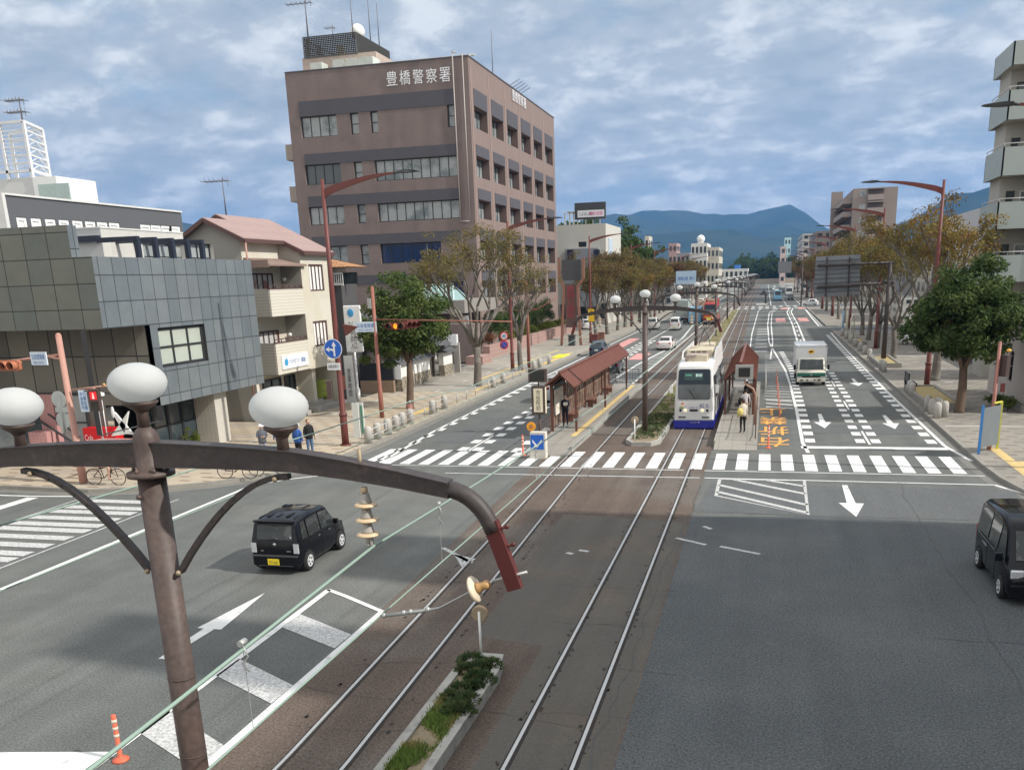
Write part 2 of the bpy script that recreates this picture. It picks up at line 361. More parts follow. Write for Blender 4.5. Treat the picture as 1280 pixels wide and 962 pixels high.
# rails
def rail(pts, name):
    m = MB(); g = MB()
    for a, b in zip(pts[:-1], pts[1:]):
        a = Vector(a); b = Vector(b); s = Vector((.03, 0, 0))
        m.face([a - s + Vector((0, 0, .02)), a + s + Vector((0, 0, .02)), b + s + Vector((0, 0, .02)), b - s + Vector((0, 0, .02))])
        for sg in (-1, 1):
            e = Vector((.035 * sg, 0, 0)); m.face([a + e, a + e + Vector((0, 0, .02)), b + e + Vector((0, 0, .02)), b + e])
        e0 = Vector((.035, 0, .010)); e1 = Vector((.095, 0, .010))
        g.face([a + e0, a + e1, b + e1, b + e0]); e0 = Vector((-.065, 0, .010)); e1 = Vector((-.035, 0, .010)); g.face([a + e0, a + e1, b + e1, b + e0])
    o = m.build(name, RAIL, kind='structure'); g.build('rail_groove', GROV, kind='structure')
for o in (-.535, .535):
    rail([(-3.24 + o, -60, 0), (-3.24 + o, 80, 0), (-3.24 + o + bend(240), 240, 0), (-3.24 + o + bend(600), 600, 0)], 'tram_rail')
    rail([(-6.74 + o, -20, 0), (-6.86 + o, 12, 0), (-7.58 + o, 36, 0), (-7.72 + o, 50, 0), (-7.72 + o, 80, 0), (-7.72 + o + bend(240), 240, 0), (-7.72 + o + bend(600), 600, 0)], 'tram_rail')
# loose dirt beside rails
dd = MB()
for k in range(420):
    x = rr.choice([-3.78, -2.70, -7.9, -6.5]); y = rr.uniform(9, 37); x += rr.choice([-1, 1]) * rr.uniform(.09, .16)
    if x < -5: x += -(y - 12) / 24 * .45 + .3
    s = rr.uniform(.012, .04); dd.face([(x - s, y - s, .014), (x + s, y - s * 1.5, .014), (x + s * .6, y + s * 2, .014), (x - s * .8, y + s * 1.4, .014)])
dd.build('track_debris', GROV, kind='stuff')

# pavements with kerbs
def slab(pts, z0, z1, name, top, kerb=KERB, kw=.22):
    m = MB(); n = len(pts)
    c = [Vector((p[0], p[1], z1)) for p in pts]
    m.face(c, 0)
    for i in range(n):
        a = c[i]; b = c[(i + 1) % n]
        m.face([Vector((a.x, a.y, z0)), Vector((b.x, b.y, z0)), b, a], 1)
    return m.build(name, [top, kerb], kind='structure')
left_edge = [(-120, 29.9), (-29.6, 29.4), (-25.3, 29.1), (-22.6, 29.9), (-21.0, 30.9), (-19.6, 32.3), (-18.6, 34.0), (-18.15, 36), (XK_L, 39)]
corner_l = left_edge + [(XK_L, 60), (-26.2, 60), (-26.2, 46), (-120, 46)]
slab(corner_l, -.1, .15, 'pavement', PAVL)
slab([(XK_L, 60), (XK_L, 203), (-30, 203), (-30, 96), (-26.2, 96), (-26.2, 60)], -.1, .15, 'pavement', PAV2)
slab([(XK_L, 216), (XK_L, 700), (-30, 700), (-30, 216)], -.1, .15, 'pavement', PAV2)
right_edge = [(60, 29.2), (13.5, 29.3), (11.0, 29.7), (9.5, 30.9), (8.65, 32.6), (8.35, 34.6), (XK_R, 37)]
slab(right_edge + [(XK_R, 121), (22, 121), (22, 60), (13.3, 60), (13.3, 46), (60, 46)], -.1, .15, 'pavement', PAVR)
slab([(XK_R, 133), (XK_R, 202), (22, 202), (22, 133)], -.1, .15, 'pavement', PAVR)
slab([(XK_R, 220), (XK_R, 700), (22, 700), (22, 220)], -.1, .15, 'pavement', PAVR)
slab([(13.4, -60), (60, -60), (60, 25.6), (15.4, 25.6), (11, 24.6), (9.4, 20), (9.2, -60)], -.1, .15, 'pavement', PAVR)
slab([(-18.6, -60), (-120, -60), (-120, 16.5), (-24, 16.5), (-19.5, 14.8), (-18.6, 12)], -.1, .15, 'pavement', PAVL)
# kerb stones and gutter bands along the avenue
kb = MB(); gt = MB()
def strip(m, pts, o0, o1, z, mi=0):
    P = [Vector((p[0], p[1], z)) for p in pts]; L = []; Rr = []
    for i, p in enumerate(P):
        d = (P[min(i + 1, len(P) - 1)] - P[max(i - 1, 0)]).normalized(); nn = Vector((-d.y, d.x, 0))
        L.append(p + nn * o0); Rr.append(p + nn * o1)
    for i in range(len(P) - 1): m.face([L[i], L[i + 1], Rr[i + 1], Rr[i]], mi)
le = left_edge[1:] + [(XK_L, 203)]
strip(kb, le, 0, .2, .154); strip(gt, le, -.5, 0, .005)
re_ = [(p[0], p[1]) for p in right_edge[1:]] + [(XK_R, 121)]
strip(kb, re_, -.2, 0, .154); strip(gt, re_, 0, .5, .005)
strip(kb, [(XK_R, 133), (XK_R, 202)], -.2, 0, .154); strip(kb, [(XK_L, 216), (XK_L, 700)], 0, .2, .154); strip(kb, [(XK_R, 220), (XK_R, 700)], -.2, 0, .154)
kb.build('kerb', KERB, kind='structure'); gt.build('gutter', mat('gutter_concrete', (.175, .17, .155), .9, var=.25, sc=1.5, fine=.3, fsc=20, streak=(3, .3, 1, .2)), kind='structure')
# tactile paving and paler bands on the pavements
tp = MB()
def patch(m, x0, y0, x1, y1, z, mi=0): m.face([(x0, y0, z), (x1, y0, z), (x1, y1, z), (x0, y1, z)], mi)
patch(tp, 9.2, 33.6, 10.1, 37.6, .158); patch(tp, 9.2, 37.7, 9.6, 40.4, .158)
patch(tp, -19.9, 49, -19.2, 52, .158); patch(tp, -19.6, 60, -19.2, 75, .158); patch(tp, -21.4, 66, -21.1, 96, .158); patch(tp, -19.4, 79, -18.8, 92, .158)
patch(tp, -19.2, 34.9, -18.4, 37.0, .158)
tp.build('tactile_paving', YELT, kind='structure')
bd = MB()
for k in range(18):
    y = 38 + k * 3.1; patch(bd, -22.2, y, -22.05, y + 1.2, .158); patch(bd, -24.6, y + 1.5, -24.45, y + 2.3, .158)
for k in range(16):
    y = 36 + k * 4.7; patch(bd, 11.6 + (k % 3) * .5, y, 12.1 + (k % 3) * .5, y + .25, .158)
patch(bd, 8.5, 46.0, 13.2, 46.18, .158); patch(bd, 8.5, 57.0, 13.2, 57.18, .158); patch(bd, 8.5, 84, 18, 84.3, .158)
bd.build('paving_bands', mat('paving_pale', (.52, .50, .46), .85, var=.1), kind='structure')

# ------------------------------------------------------------------ road markings
w = MB(); wn = MB(); pk = MB(); og = MB(); Z = .012
def line(m, pts, wd, z=Z):
    strip(m, [(p[0], p[1]) for p in pts], -wd / 2, wd / 2, z)
# zebra crossing and its guide lines
k = 0; x = 7.05
while x > -17.4:
    y0, y1 = 35.75, 39.1
    if not (-4.2 > x > -5.6 and False): patch(w, x, y0, x + .47, y1, Z)
    x -= .885; k += 1
line(w, [(8.05, 35.45), (-2.1, 35.5)], .10); line(w, [(-2.9, 35.5), (-11.5, 35.55)], .08); line(w, [(-11.5, 35.5), (-16.5, 35.5)], .07)
line(w, [(8.05, 33.95), (-2.0, 34.15)], .11); line(wn, [(-2.2, 34.15), (-12.4, 34.1)], .13); line(w, [(8.05, 33.95), (8.9, 32.2)], .14)
# stop line, arrows, edge and centre lines of the oncoming carriageway
patch(w, 1.75, 40.6, 7.72, 41.15, Z); line(w, [(2.0, 39.6), (1.86, 42), (1.9, 52), (1.86, 64), (1.72, 74), (1.1, 90), (.55, 105), (.45, 140), (.8, 182), (2.0, 202)], .16)
line(w, [(8.15, 38.3), (7.72, 41.6), (7.62, 60), (7.75, 100), (8.0, 119)], .16)
line(w, [(8.0, 119), (8.1, 119.6), (10.6, 121.0)], .12)
for k in range(38):
    y = 42.1 + k * 1.95
    if k < 26: patch(w, 1.98 - (max(0, y - 74)) * .03, y, 2.42 - (max(0, y - 74)) * .03, y + .98, Z)
    if k < 38: patch(w, 7.12, y, 7.54, y + .98, Z)
    if k < 16: patch(w, 4.16, y, 4.56, y + .98, Z); patch(w, 4.82, y, 5.22, y + .98, Z)
for y0 in (41.7, 52.5, 63.3): patch(w, 4.64, y0, 4.74, y0 + 3.6, Z)
line(w, [(.62, 84), (.95, 105), (.95, 140), (1.3, 182), (2.6, 202)], .14)
c1 = [(4.1, 74), (3.5, 95), (3.6, 107), (3.95, 140), (4.05, 183), (4.9, 202)]
line(w, c1, .22); line(w, [(p[0] + .75, p[1]) for p in c1], .22)
for k in range(14):
    y = 78 + k * 9; xx = np.interp(y, [p[1] for p in c1], [p[0] for p in c1]) + .38; patch(w, xx - .1, y, xx + .1, y + 3, Z)
line(w, [(10.6, 132.5), (7.35, 134.5), (7.5, 160), (7.9, 197), (8.3, 202)], .24); line(w, [(7.75, 135), (8.0, 197)], .1)
for x0, y0 in ((1.7, 148), (5.2, 148), (3.1, 197), (6.7, 197)): patch(pk, x0, y0, x0 + 1.5, y0 + (11 if y0 < 150 else 9), Z)
def arrow(m, x, y, L, wd=.5, d=-1, z=Z, hf=.38):
    h = L * hf
    m.face([(x - .09, y, z), (x + .09, y, z), (x + .14, y + d * (L - h), z), (x - .14, y + d * (L - h), z)])
    m.face([(x - wd / 2, y + d * (L - h * 1.05), z + .001), (x + wd / 2, y + d * (L - h * 1.05), z + .001), (x, y + d * L, z + .001)])
arrow(w, 3.05, 50.9, 4.8, .85); arrow(w, 6.28, 50.5, 4.5, .8); arrow(w, 6.2, 68.2, 4.6, .9); arrow(w, 3.0, 33.4, 4.5, .8)
# zebra hatch beside the right platform and in the junction
x0, x1 = .25, 1.75
for k in range(24):
    y = 57 + k * 1.35; xr = x1 - max(0, y - 74) * .055
    wn.face([(x0 - .1, y, Z), (xr, y - .55, Z), (xr, y - .3, Z), (x0 - .1, y + .25, Z)])
for k in range(3): w.face([(x0, 53.5 + k * 1.5, Z), (x1, 52.8 + k * 1.5, Z), (x1, 53.1 + k * 1.5, Z), (x0, 53.8 + k * 1.5, Z)])
for k in range(8): y = 92 + k * 5.2; patch(wn, -.9, y, .35, y + 1.3, Z - .002)
line(w, [(-1.05, 62), (-1.3, 90), (-1.5, 120), (-1.3, 190), (-.5, 215)], .13)
za = [(-1.43, 34.0), (1.63, 34.0), (1.56, 29.0), (-1.43, 31.3)]
line(wn, za + [za[0]], .13)
for a, b in (((-1.4, 33.0), (1.58, 30.3)), ((-.9, 33.95), (1.58, 31.9)), ((-1.4, 31.9), (1.55, 29.25)), ((.3, 33.95), (1.6, 33.1))): line(wn, [a, b], .22)
# left carriageway
line(w, [(-16.0, 35.6), (-16.55, 44), (-16.75, 60), (-16.95, 85), (-17.1, 110), (-17.2, 203)], .17)
for k in range(44):
    y = 36.6 + k * 1.95
    if k < 20: patch(w, -16.5 - min(k, 8) * .02, y, -16.08 - min(k, 8) * .02, y + .8, Z)
    if k < 14: patch(w, -13.55, y + 2.4, -13.12, y + 3.25, Z); patch(w, -12.86, y + 2.4, -12.44, y + 3.25, Z)
    if k < 10: patch(w, -10.95, y + 2.2, -10.45, y + 3.2, Z)
for y0 in (38.9, 49.9, 60.7): patch(w, -13.04, y0, -12.94, y0 + 4.2, Z)
line(w, [(-10.25, 39.2), (-10.25, 62), (-10.95, 66), (-10.7, 80), (-9.75, 98), (-9.7, 116), (-10.7, 146), (-11.0, 200)], .17)
line(w, [(-10.0, 39.2), (-10.05, 62), (-9.1, 65), (-9.0, 118), (-9.3, 150)], .13)
for k in range(36):
    y = 63.5 + k * 1.5; a = -10.85 + max(0, y - 80) * .045; a = min(a, -9.8); wn.face([(a, y, Z - .002), (-9.15, y + .5, Z - .002), (-9.15, y + .85, Z - .002), (a, y + .35, Z - .002)])
for k in range(24):
    y = 63 + k * 1.3; patch(wn, -13.6, y, -11.2, y + .35, Z - .003) if k < 12 else None
line(w, [(-13.6, 78), (-13.35, 110), (-13.3, 200)], .14); line(w, [(-13.15, 80), (-12.95, 110)], .14)
for k in range(10): patch(w, -14.05, 80 + k * 3.2, -13.75, 81.7 + k * 3.2, Z); patch(w, -12.8, 80 + k * 3.2, -12.5, 81.7 + k * 3.2, Z)
patch(pk, -16.3, 97, -15.0, 115, Z); patch(pk, -12.3, 85, -10.9, 92, Z)
# bus-stop pictogram, hand-lettered remnants
for p in (((-8.9, 23.9), (-7.6, 22.6)), ((-2.3, 25.8), (-1.4, 25.2)), ((-1.0, 25.1), (.1, 24.5)), ((-1.6, 27.2), (-1.35, 26.9)), ((-4.9, 24.2), (-4.6, 24.1)), ((-5.2, 23.9), (-5.0, 23.8))): line(wn, p, .14)
wn.face([(-8.35, 23.3, Z), (-7.7, 22.1, Z), (-7.6, 23.0, Z)])
# island hatch at lower left
isl = [(-10.58, 19.9), (-8.55, 18.6), (-8.57, 11.4), (-8.6, 6), (-9.4, 6), (-10.4, 11.6)]
line(w, [(-10.56, 19.9), (-10.42, 11.7), (-10.35, 6)], .16); line(w, [(-10.58, 19.9), (-9.9, 19.5), (-8.55, 18.62)], .13); line(w, [(-8.55, 18.6), (-8.62, 6)], .16)
for y0 in (17.3, 14.65, 12.25): wn.face([(-10.45, y0 + .85, Z), (-10.45, y0, Z), (-8.68, y0 - .95, Z), (-8.66, y0 - .15, Z)])
arrow(w, -12.09, 15.2, 4.2, .62, 1, hf=.56); 
w.face([(-19, 9.9, Z), (-10.45, 11.55, Z), (-10.35, 10.4, Z), (-10.4, 8.2, Z), (-19, 7.2, Z)])
# left-hand side-street crossing, stop line, guide line
ends = [28.0, 27.05, 26.4, 25.55, 24.75, 24.1, 23.25, 22.4, 21.55, 20.95]
for y in ends: wn.face([(-24.75, y - .22, Z), (-21.2, y - .22, Z), (-21.2, y + .24, Z), (-24.75, y + .24, Z)])
for y in (20.0, 19.1, 18.2): patch(wn, -24.75, y, -21.2, y + .45, Z)
line(wn, [(-20.95, 28.6), (-20.95, 18)], .08); line(wn, [(-24.95, 28.6), (-24.95, 18)], .08)
line(w, [(-19.4, 18.56), (-19.37, 31.1)], .17); line(w, [(-19.37, 31.1), (-18.5, 32.3), (-16.2, 34.1)], .12)
line(w, [(-60, 28.3), (-27.4, 28.4), (-24.9, 28.6)], .14); patch(w, -27.3, 23.6, -26.8, 28.2, Z)
# distant crossings
for y0 in (203.5, 213.5):
    x = 7.6
    while x > -17: patch(w, x, y0, x + .7, y0 + 3.2, Z); x -= 1.5
for k in range(30): patch(w, 4.6 , 224 + k * 12, 4.85, 230 + k * 12, Z); patch(w, -13.2, 224 + k * 12, -12.95, 230 + k * 12, Z)
line(w, [(7.9, 222), (7.9, 600)], .18); line(w, [(-17.2, 222), (-17.2, 600)], .18); line(w, [(1.3, 222), (1.3, 600)], .18)
w.build('white_road_markings', WHITE, kind='structure'); wn.build('worn_road_markings', WORN, kind='structure'); pk.build('red_road_patches', PINK, kind='structure')
ORIG['none'] = Vector((0, 0, 0))
# orange lettering on the carriageway, written for drivers coming towards the camera
for i, ch in enumerate('右折禁止'):
    t = text(ch, 'road_lettering', ORNG, None, (.62, 42.1 + i * 3.15, Z + .002), 1.4, 2.5, (-1, 0, 0), (0, -1, 0), bold=.01); t['kind'] = 'structure'
# ================================================================== TRAM PLATFORMS, MEDIAN BEDS
BRN = mat('brown_steel', (.080, .056, .049), .55, .0, var=.25, sc=3, fine=.5, fsc=18, streak=(9, 9, .6, .35), spec=.45, c2=(.11, .072, .06), c2sc=2, c2lo=.5, c2hi=.75)
BRNW = mat('brown_wood', (.20, .098, .07), .65, var=.2, sc=1.8, fine=.15, fsc=20)
DKRED = mat('oxide_red_paint', (.135, .036, .029), .5, var=.15, sc=1.2, spec=.4, c2=(.135, .04, .034), c2sc=1)
DKRD2 = mat('faded_red_paint', (.29, .115, .085), .6, var=.15, sc=1.4, spec=.35)
STEEL = mat('galvanised', (.42, .43, .42), .5, .4, var=.2, sc=4)
DGREY = mat('dark_grey', (.05, .052, .055), .6, var=.15, sc=2)
WHP = mat('white_plastic', (.78, .78, .76), .4, var=.04, sc=2)
GLASS = mat('window_glass', (.035, .05, .058), .08, 0, var=.25, sc=.35, spec=.8)
GLASSC = mat('curtained_window', (.30, .32, .32), .18, 0, var=.22, sc=.6, spec=.7, c2=(.12, .15, .16), c2sc=.5, c2lo=.5, c2hi=.65)
BLACKP = mat('black_rubber', (.018, .018, .018), .8, var=.1)
plat = MB()
plat.prism([(-9.95, 38.2, 0), (-8.05, 38.2, .0), (-8.2, 38.2, .0), (-8.2, 38.2, 0)], (0, 0, .0)) if False else None
def platform(x0, x1, y0, y1, yel, label, yr):
    t = thing('tram_platform', label, 'platform', (x0, y0, 0), 'tram platforms')
    m = MB(); m.prism([(x0, y0, 0), (x1, y0, 0), (x1, y0 + 2.2, .3), (x1, y1, .3), (x0, y1, .3), (x0, y0 + 2.2, .3)][0:0] or [(x0, y0, 0), (x0, y1, 0), (x0, y1, .3), (x0, y0 + 2.0, .3), (x0, y0, .03)], (x1 - x0, 0, 0))
    m.build('platform_body', [grid_mat('platform_top', (.30, .28, .245), (.17, .16, .14), .6, 2.2, .01, var=.2, c2=(.27, .25, .22))], t, fix=True)
    e = MB(); e.box(x1 - .02 if yel > (x0 + x1) / 2 else x0 - .03, y0 + .8, .0, x1 + .03 if yel > (x0 + x1) / 2 else x0 + .02, y1, .308); e.build('edge_stone', CONC, t)
    if x0 > -5: return t
    s = MB(); s.face([(yel, yr, .308), (yel + .3, yr, .308), (yel + .3, y1 - 1, .308), (yel, y1 - 1, .308)]); s.build('tactile_strip', YELT, t)
    return t
PL = platform(-9.98, -8.12, 38.0, 63, -8.72, 'long left tram platform paved in concrete with the yellow strip nearest the left shelter', 41.4)
PR = platform(-1.98, -.12, 39.9, 64, -1.62, 'right tram platform beside the waiting white tram', 50)
def shelter(xw, xe0, xe1, xr, y0, y1, zr, ze, side, label):
    """xw = slatted wall, xe0/xe1 = eaves, xr = ridge"""
    t = thing('tram_shelter', label, 'tram shelter', (xr, y0, .3), 'tram stop shelters')
    rf = mat('shelter_roof', (.17, .066, .047), .55, var=.12, sc=1.5, fine=.1, spec=.35)
    m = MB()
    for xe in (xe0, xe1):
        a, b = (xr, y0 - .9, zr), (xe, y0 - .9, ze)
        m.prism([(xr, y0 - .9, zr), (xe, y0 - .9, ze), (xe, y0 - .9, ze - .07), (xr, y0 - .9, zr - .07)], (0, y1 - y0 + 1.6, 0))
    n = int((y1 - y0 + 1.6) / .42)
    for i in range(n + 1):
        y = y0 - .9 + i * .42
        for xe in (xe0, xe1): m.bar((xr, y, zr + .01), (xe, y, ze + .01), .03, .035)
    m.bar((xr, y0 - .92, zr + .03), (xr, y1 + .72, zr + .03), .14, .05)
    m.build('roof', rf, t)
    f = MB(); g = MB(); s = MB()
    xo = xe1 + (.1 if side < 0 else -.1) if abs(xe1 - xw) > abs(xe0 - xw) else xe0
    xo = (xe1 - .08) if side < 0 else (xe0 + .08)
    n = int(round((y1 - y0) / 2.7))
    for i in range(n + 1):
        y = y0 + (y1 - y0) * i / n
        g.box(xw - .07, y - .07, .3, xw + .07, y + .07, ze)
        g.bar((xw, y, ze - .03), (xr, y, zr - .12), .09, .11)
        g.bar((xo, y, ze - .05), (xr, y, zr - .12), .09, .11)
        g.bar((xw, y, ze - .05), (xo, y, ze - .05), .05, .05)
    for i in (0, n // 2, n):
        y = y0 + (y1 - y0) * i / n; g.box(xo - .05, y - .05, .3, xo + .05, y + .05, ze - .02)
    g.bar((xw, y0, ze - .06), (xw, y1, ze - .06), .12, .12); g.bar((xo, y0, ze - .06), (xo, y1, ze - .06), .1, .12)
    g.build('frame', mat('shelter_frame', (.13, .055, .04), .6, var=.15, sc=2), t)
    for i in range(n):
        ya = y0 + (y1 - y0) * i / n + .1; yb = y0 + (y1 - y0) * (i + 1) / n - .1
        k = 5
        for j in range(k):
            y = ya + (yb - ya) * (j + .5) / k; s.box(xw - .02, y - .17, .45, xw + .02, y + .17 - .05, ze - .25)
        s.box(xw - .03, ya, 1.35, xw + .03, yb, 1.45); s.box(xw - .03, ya, .62, xw + .03, yb, .7)
    s.build('slatted_wall', mat('shelter_slats', (.23, .155, .115), .7, var=.3, sc=2.5, c2=(.12, .07, .05), c2sc=3), t)
    for i in range(1, n, 2):
        b = MB(); y = y0 + (y1 - y0) * i / n; b.box(xw + side * -.12, y, .68, xw + side * -.5, y + 1.6, .74); b.box(xw + side * -.15, y + .1, .3, xw + side * -.45, y + .16, .68); b.box(xw + side * -.15, y + 1.4, .3, xw + side * -.45, y + 1.46, .68)
        b.build('bench', BRNW, t)
    return t
SHL = shelter(-9.87, -10.05, -8.6, -9.27, 42.8, 59.6, 3.2, 2.58, -1, 'red-brown gabled wooden shelter on the left platform with slatted back wall')
SHR = shelter(-.42, -1.95, -.28, -1.1, 48.6, 60.5, 3.05, 2.2, 1, 'red-brown gabled shelter between the white tram and the delivery truck lane')
pb = thing('timetable_panel', 'white timetable board with green head fixed inside the near end of the left shelter', 'notice board', (-9.75, 43.6, .3))
MB().box(-9.78, 42.95, 1.05, -9.72, 44.75, 2.3).build('panel', mat('paper_notice', (.72, .68, .58), .6, var=.18, sc=3, c2=(.5, .42, .36), c2sc=5, c2lo=.58, c2hi=.6), pb)
MB().box(-9.785, 42.95, 2.3, -9.715, 44.75, 2.55).build('head', mat('teal_sign', (.05, .16, .15), .5), pb)
# railings on the road side of the platforms
def railing(x0, y0, x1, y1, z, h, label, mt, step=.16, group=None):
    t = thing('platform_railing', label, 'railing', (x0, y0, z), group); m = MB(); b = MB()
    a = Vector((x0, y0, z)); c = Vector((x1, y1, z)); L = (c - a).length; n = max(1, int(L / 1.8))
    for i in range(n + 1): p = a.lerp(c, i / n); m.tube([p, p + Vector((0, 0, h))], .025, 6)
    for zz_ in (h, .12): m.tube([a + Vector((0, 0, zz_)), c + Vector((0, 0, zz_))], .022, 6)
    n = int(L / step)
    for i in range(n): p = a.lerp(c, (i + .5) / n); b.tube([p + Vector((0, 0, .12)), p + Vector((0, 0, h))], .010, 4, caps=False)
    m.build('rail_frame', mt, t); b.build('balusters', mt, t); return t
railing(-9.9, 38.6, -9.9, 42.4, .2, .95, 'brown balustrade at the near ramp of the left platform', BRN)
railing(-9.9, 60.3, -9.9, 63, .3, 1.0, 'dark balustrade at the far end of the left platform', DGREY)
railing(-9.9, 63, -8.3, 63, .3, 1.0, 'dark end rail closing off the far end of the left platform', DGREY)
railing(-.22, 41.2, -.22, 48, .3, 1.0, 'brown balustrade behind the people on the right platform', BRN)
railing(.22, 60, .22, 70, .0, .9, 'cream railing beside the far end of the right platform', mat('cream_paint', (.6, .58, .5), .5), .4)

# planted median beds between the tracks
def bed(name, pts, z, label):
    t = thing(name, label, 'planted median', (pts[0][0], pts[0][1], 0), 'planted beds between the tram tracks'); n = len(pts)
    m = MB(); c = Vector((sum(p[0] for p in pts) / n, sum(p[1] for p in pts) / n, 0))
    inn = []
    for i, p in enumerate(pts):
        p = Vector((p[0], p[1], 0)); a = Vector((*pts[i - 1], 0)); b = Vector((*pts[(i + 1) % n], 0))
        d1 = (p - a).normalized(); d2 = (b - p).normalized(); nn = Vector((-(d1 + d2).y, (d1 + d2).x, 0)).normalized(); k = .16 / max(.4, abs(nn.dot(Vector((-d1.y, d1.x, 0)))))
        q = p + nn * k
        if (q - c).length > (p - c).length + .02: q = p - nn * k
        inn.append(q)
    for i in range(n):
        j = (i + 1) % n; a = Vector((*pts[i], 0)); b = Vector((*pts[j], 0)); zv = Vector((0, 0, z))
        m.face([a, b, b + zv, a + zv]); m.face([a + zv, b + zv, inn[j] + zv, inn[i] + zv]); m.face([inn[i] + zv, inn[j] + zv, inn[j], inn[i]])
    m.build('kerb', mat('median_kerb', (.36, .35, .32), .85, var=.2, sc=2, fine=.2, fsc=18, bump=.2, c2=(.2, .195, .18), c2sc=1.6, c2lo=.52, c2hi=.7), t)
    MB().face([q + Vector((0, 0, z - .05)) for q in inn]).build('soil', DIRT, t)
    return t
bed('median_bed', [(-5.66, -14), (-4.74, -14), (-4.72, 15.3), (-4.84, 16.1), (-5.36, 16.1), (-5.62, 15.3)], .26, 'near planted concrete bed with grass between the rails, holding a round orange reflector')
bb = [(-6.05, 41.3), (-5.7, 40.6), (-4.8, 40.6), (-4.45, 41.3), (-4.45, 80), (-4.45 + bend(196), 196), (-6.05 + bend(196), 196), (-6.05, 80)]
bed('median_bed', bb, .2, 'long grassy concrete bed between the tram tracks beside the white tram')
GRN1 = mat('grass_green', (.17, .25, .055), .9, var=.4, sc=3, c2=(.30, .26, .10), c2sc=1.5, c2lo=.5, c2hi=.6, trans=.25)
GRN2 = mat('juniper_green', (.045, .085, .032), .9, var=.4, sc=4, c2=(.09, .11, .04), c2sc=5, trans=.15)
def tufts(name, mt, spots, n, h, wd, rnd, label, cat='grass', kind='stuff', cup=.5):
    m = MB()
    for (x0, y0, x1, y1, z, dens) in spots:
        for i in range(int(n * dens)):
            x = rnd.uniform(x0, x1); y = rnd.uniform(y0, y1)
            if noise.noise(Vector((x * 1.7, y * 1.3, 0))) < -.18 + rnd.uniform(-.2, .2): continue
            a = rnd.uniform(0, 6.28); hh = h * rnd.uniform(.4, 1.2); s = Vector((math.cos(a), math.sin(a), 0)) * wd * rnd.uniform(.5, 1.3)
            l = Vector((rnd.uniform(-1, 1), rnd.uniform(-1, 1), 0)) * hh * cup; p = Vector((x, y, z))
            m.face([p - s, p + s, p + l + Vector((0, 0, hh))])
    return m.build(name, mt, None, label, cat, kind=kind)
rg = random.Random(5)
tufts('grass', GRN1, [(-5.5, 5, -4.86, 14.2, .2, 2.8), (-5.9, 46, -4.6, 100, .15, 1.9), (-6.3, 100, -4.9, 190, .15, .9)], 5200, .12, .022, rg, 'patchy yellow-green grass growing in the median beds')
def lowshrub(x0, y0, x1, y1, z, h, n, label):
    m = MB(); r = random.Random(int(x0 * 10 + y0))
    cl = [(r.uniform(x0, x1), r.uniform(y0, y1), r.uniform(.16, .3)) for _ in range(max(5, int((x1 - x0) * (y1 - y0) * 9)))]
    for (x, y, rad) in cl:
        for i in range(n):
            v = Vector((r.gauss(0, 1), r.gauss(0, 1), abs(r.gauss(0, 1)))).normalized(); p = Vector((x, y, z)) + Vector((v.x * rad, v.y * rad, v.z * h)) * r.uniform(.6, 1.05)
            s = Vector((r.uniform(-1, 1), r.uniform(-1, 1), r.uniform(-1, 1))).normalized() * .03; u = v * .07
            m.face([p - s, p + s, p + u])
    return m.build('ground_cover', GRN2, None, label, 'ground cover', kind='stuff')
lowshrub(-5.5, 13.5, -4.86, 15.95, .2, .17, 330, 'dark green juniper at the tip of the near median bed')
lowshrub(-5.9, 41.6, -4.6, 49.5, .15, .14, 44, 'dark green creeping juniper beside the white tram')
# ================================================================== TWIN-ARM LAMP POSTS OF THE TRAMWAY AND THEIR WIRES
GLOBE = mat('opal_globe', (.74, .755, .75), .5, 0, .03, 1, spec=.2, trans=.5)
BRND = mat('brown_steel_beam', (.052, .042, .041), .55, 0, var=.3, sc=2.5, fine=.4, fsc=20, c2=(.085, .058, .05), c2sc=5, c2lo=.58, c2hi=.75, spec=.45)
PORC = mat('porcelain', (.62, .47, .30), .35, 0, var=.12, sc=9, spec=.5)
PORG = mat('insulator_cap', (.40, .38, .35), .6, .2, var=.25, sc=14)
WGRN = mat('verdigris_wire', (.28, .38, .32), .6, .2, var=.1)
WBLK = mat('cable', (.05, .055, .05), .7)
CHAIN = mat('rusty_fitting', (.36, .29, .2), .6, .4, var=.3, sc=20)
def arm_z(u):
    a = abs(u)
    return 6.0 - .018 * a ** 2 if a < 1.5 else 5.96 - .105 * (a - 1.5) - .035 * (a - 1.5) ** 2
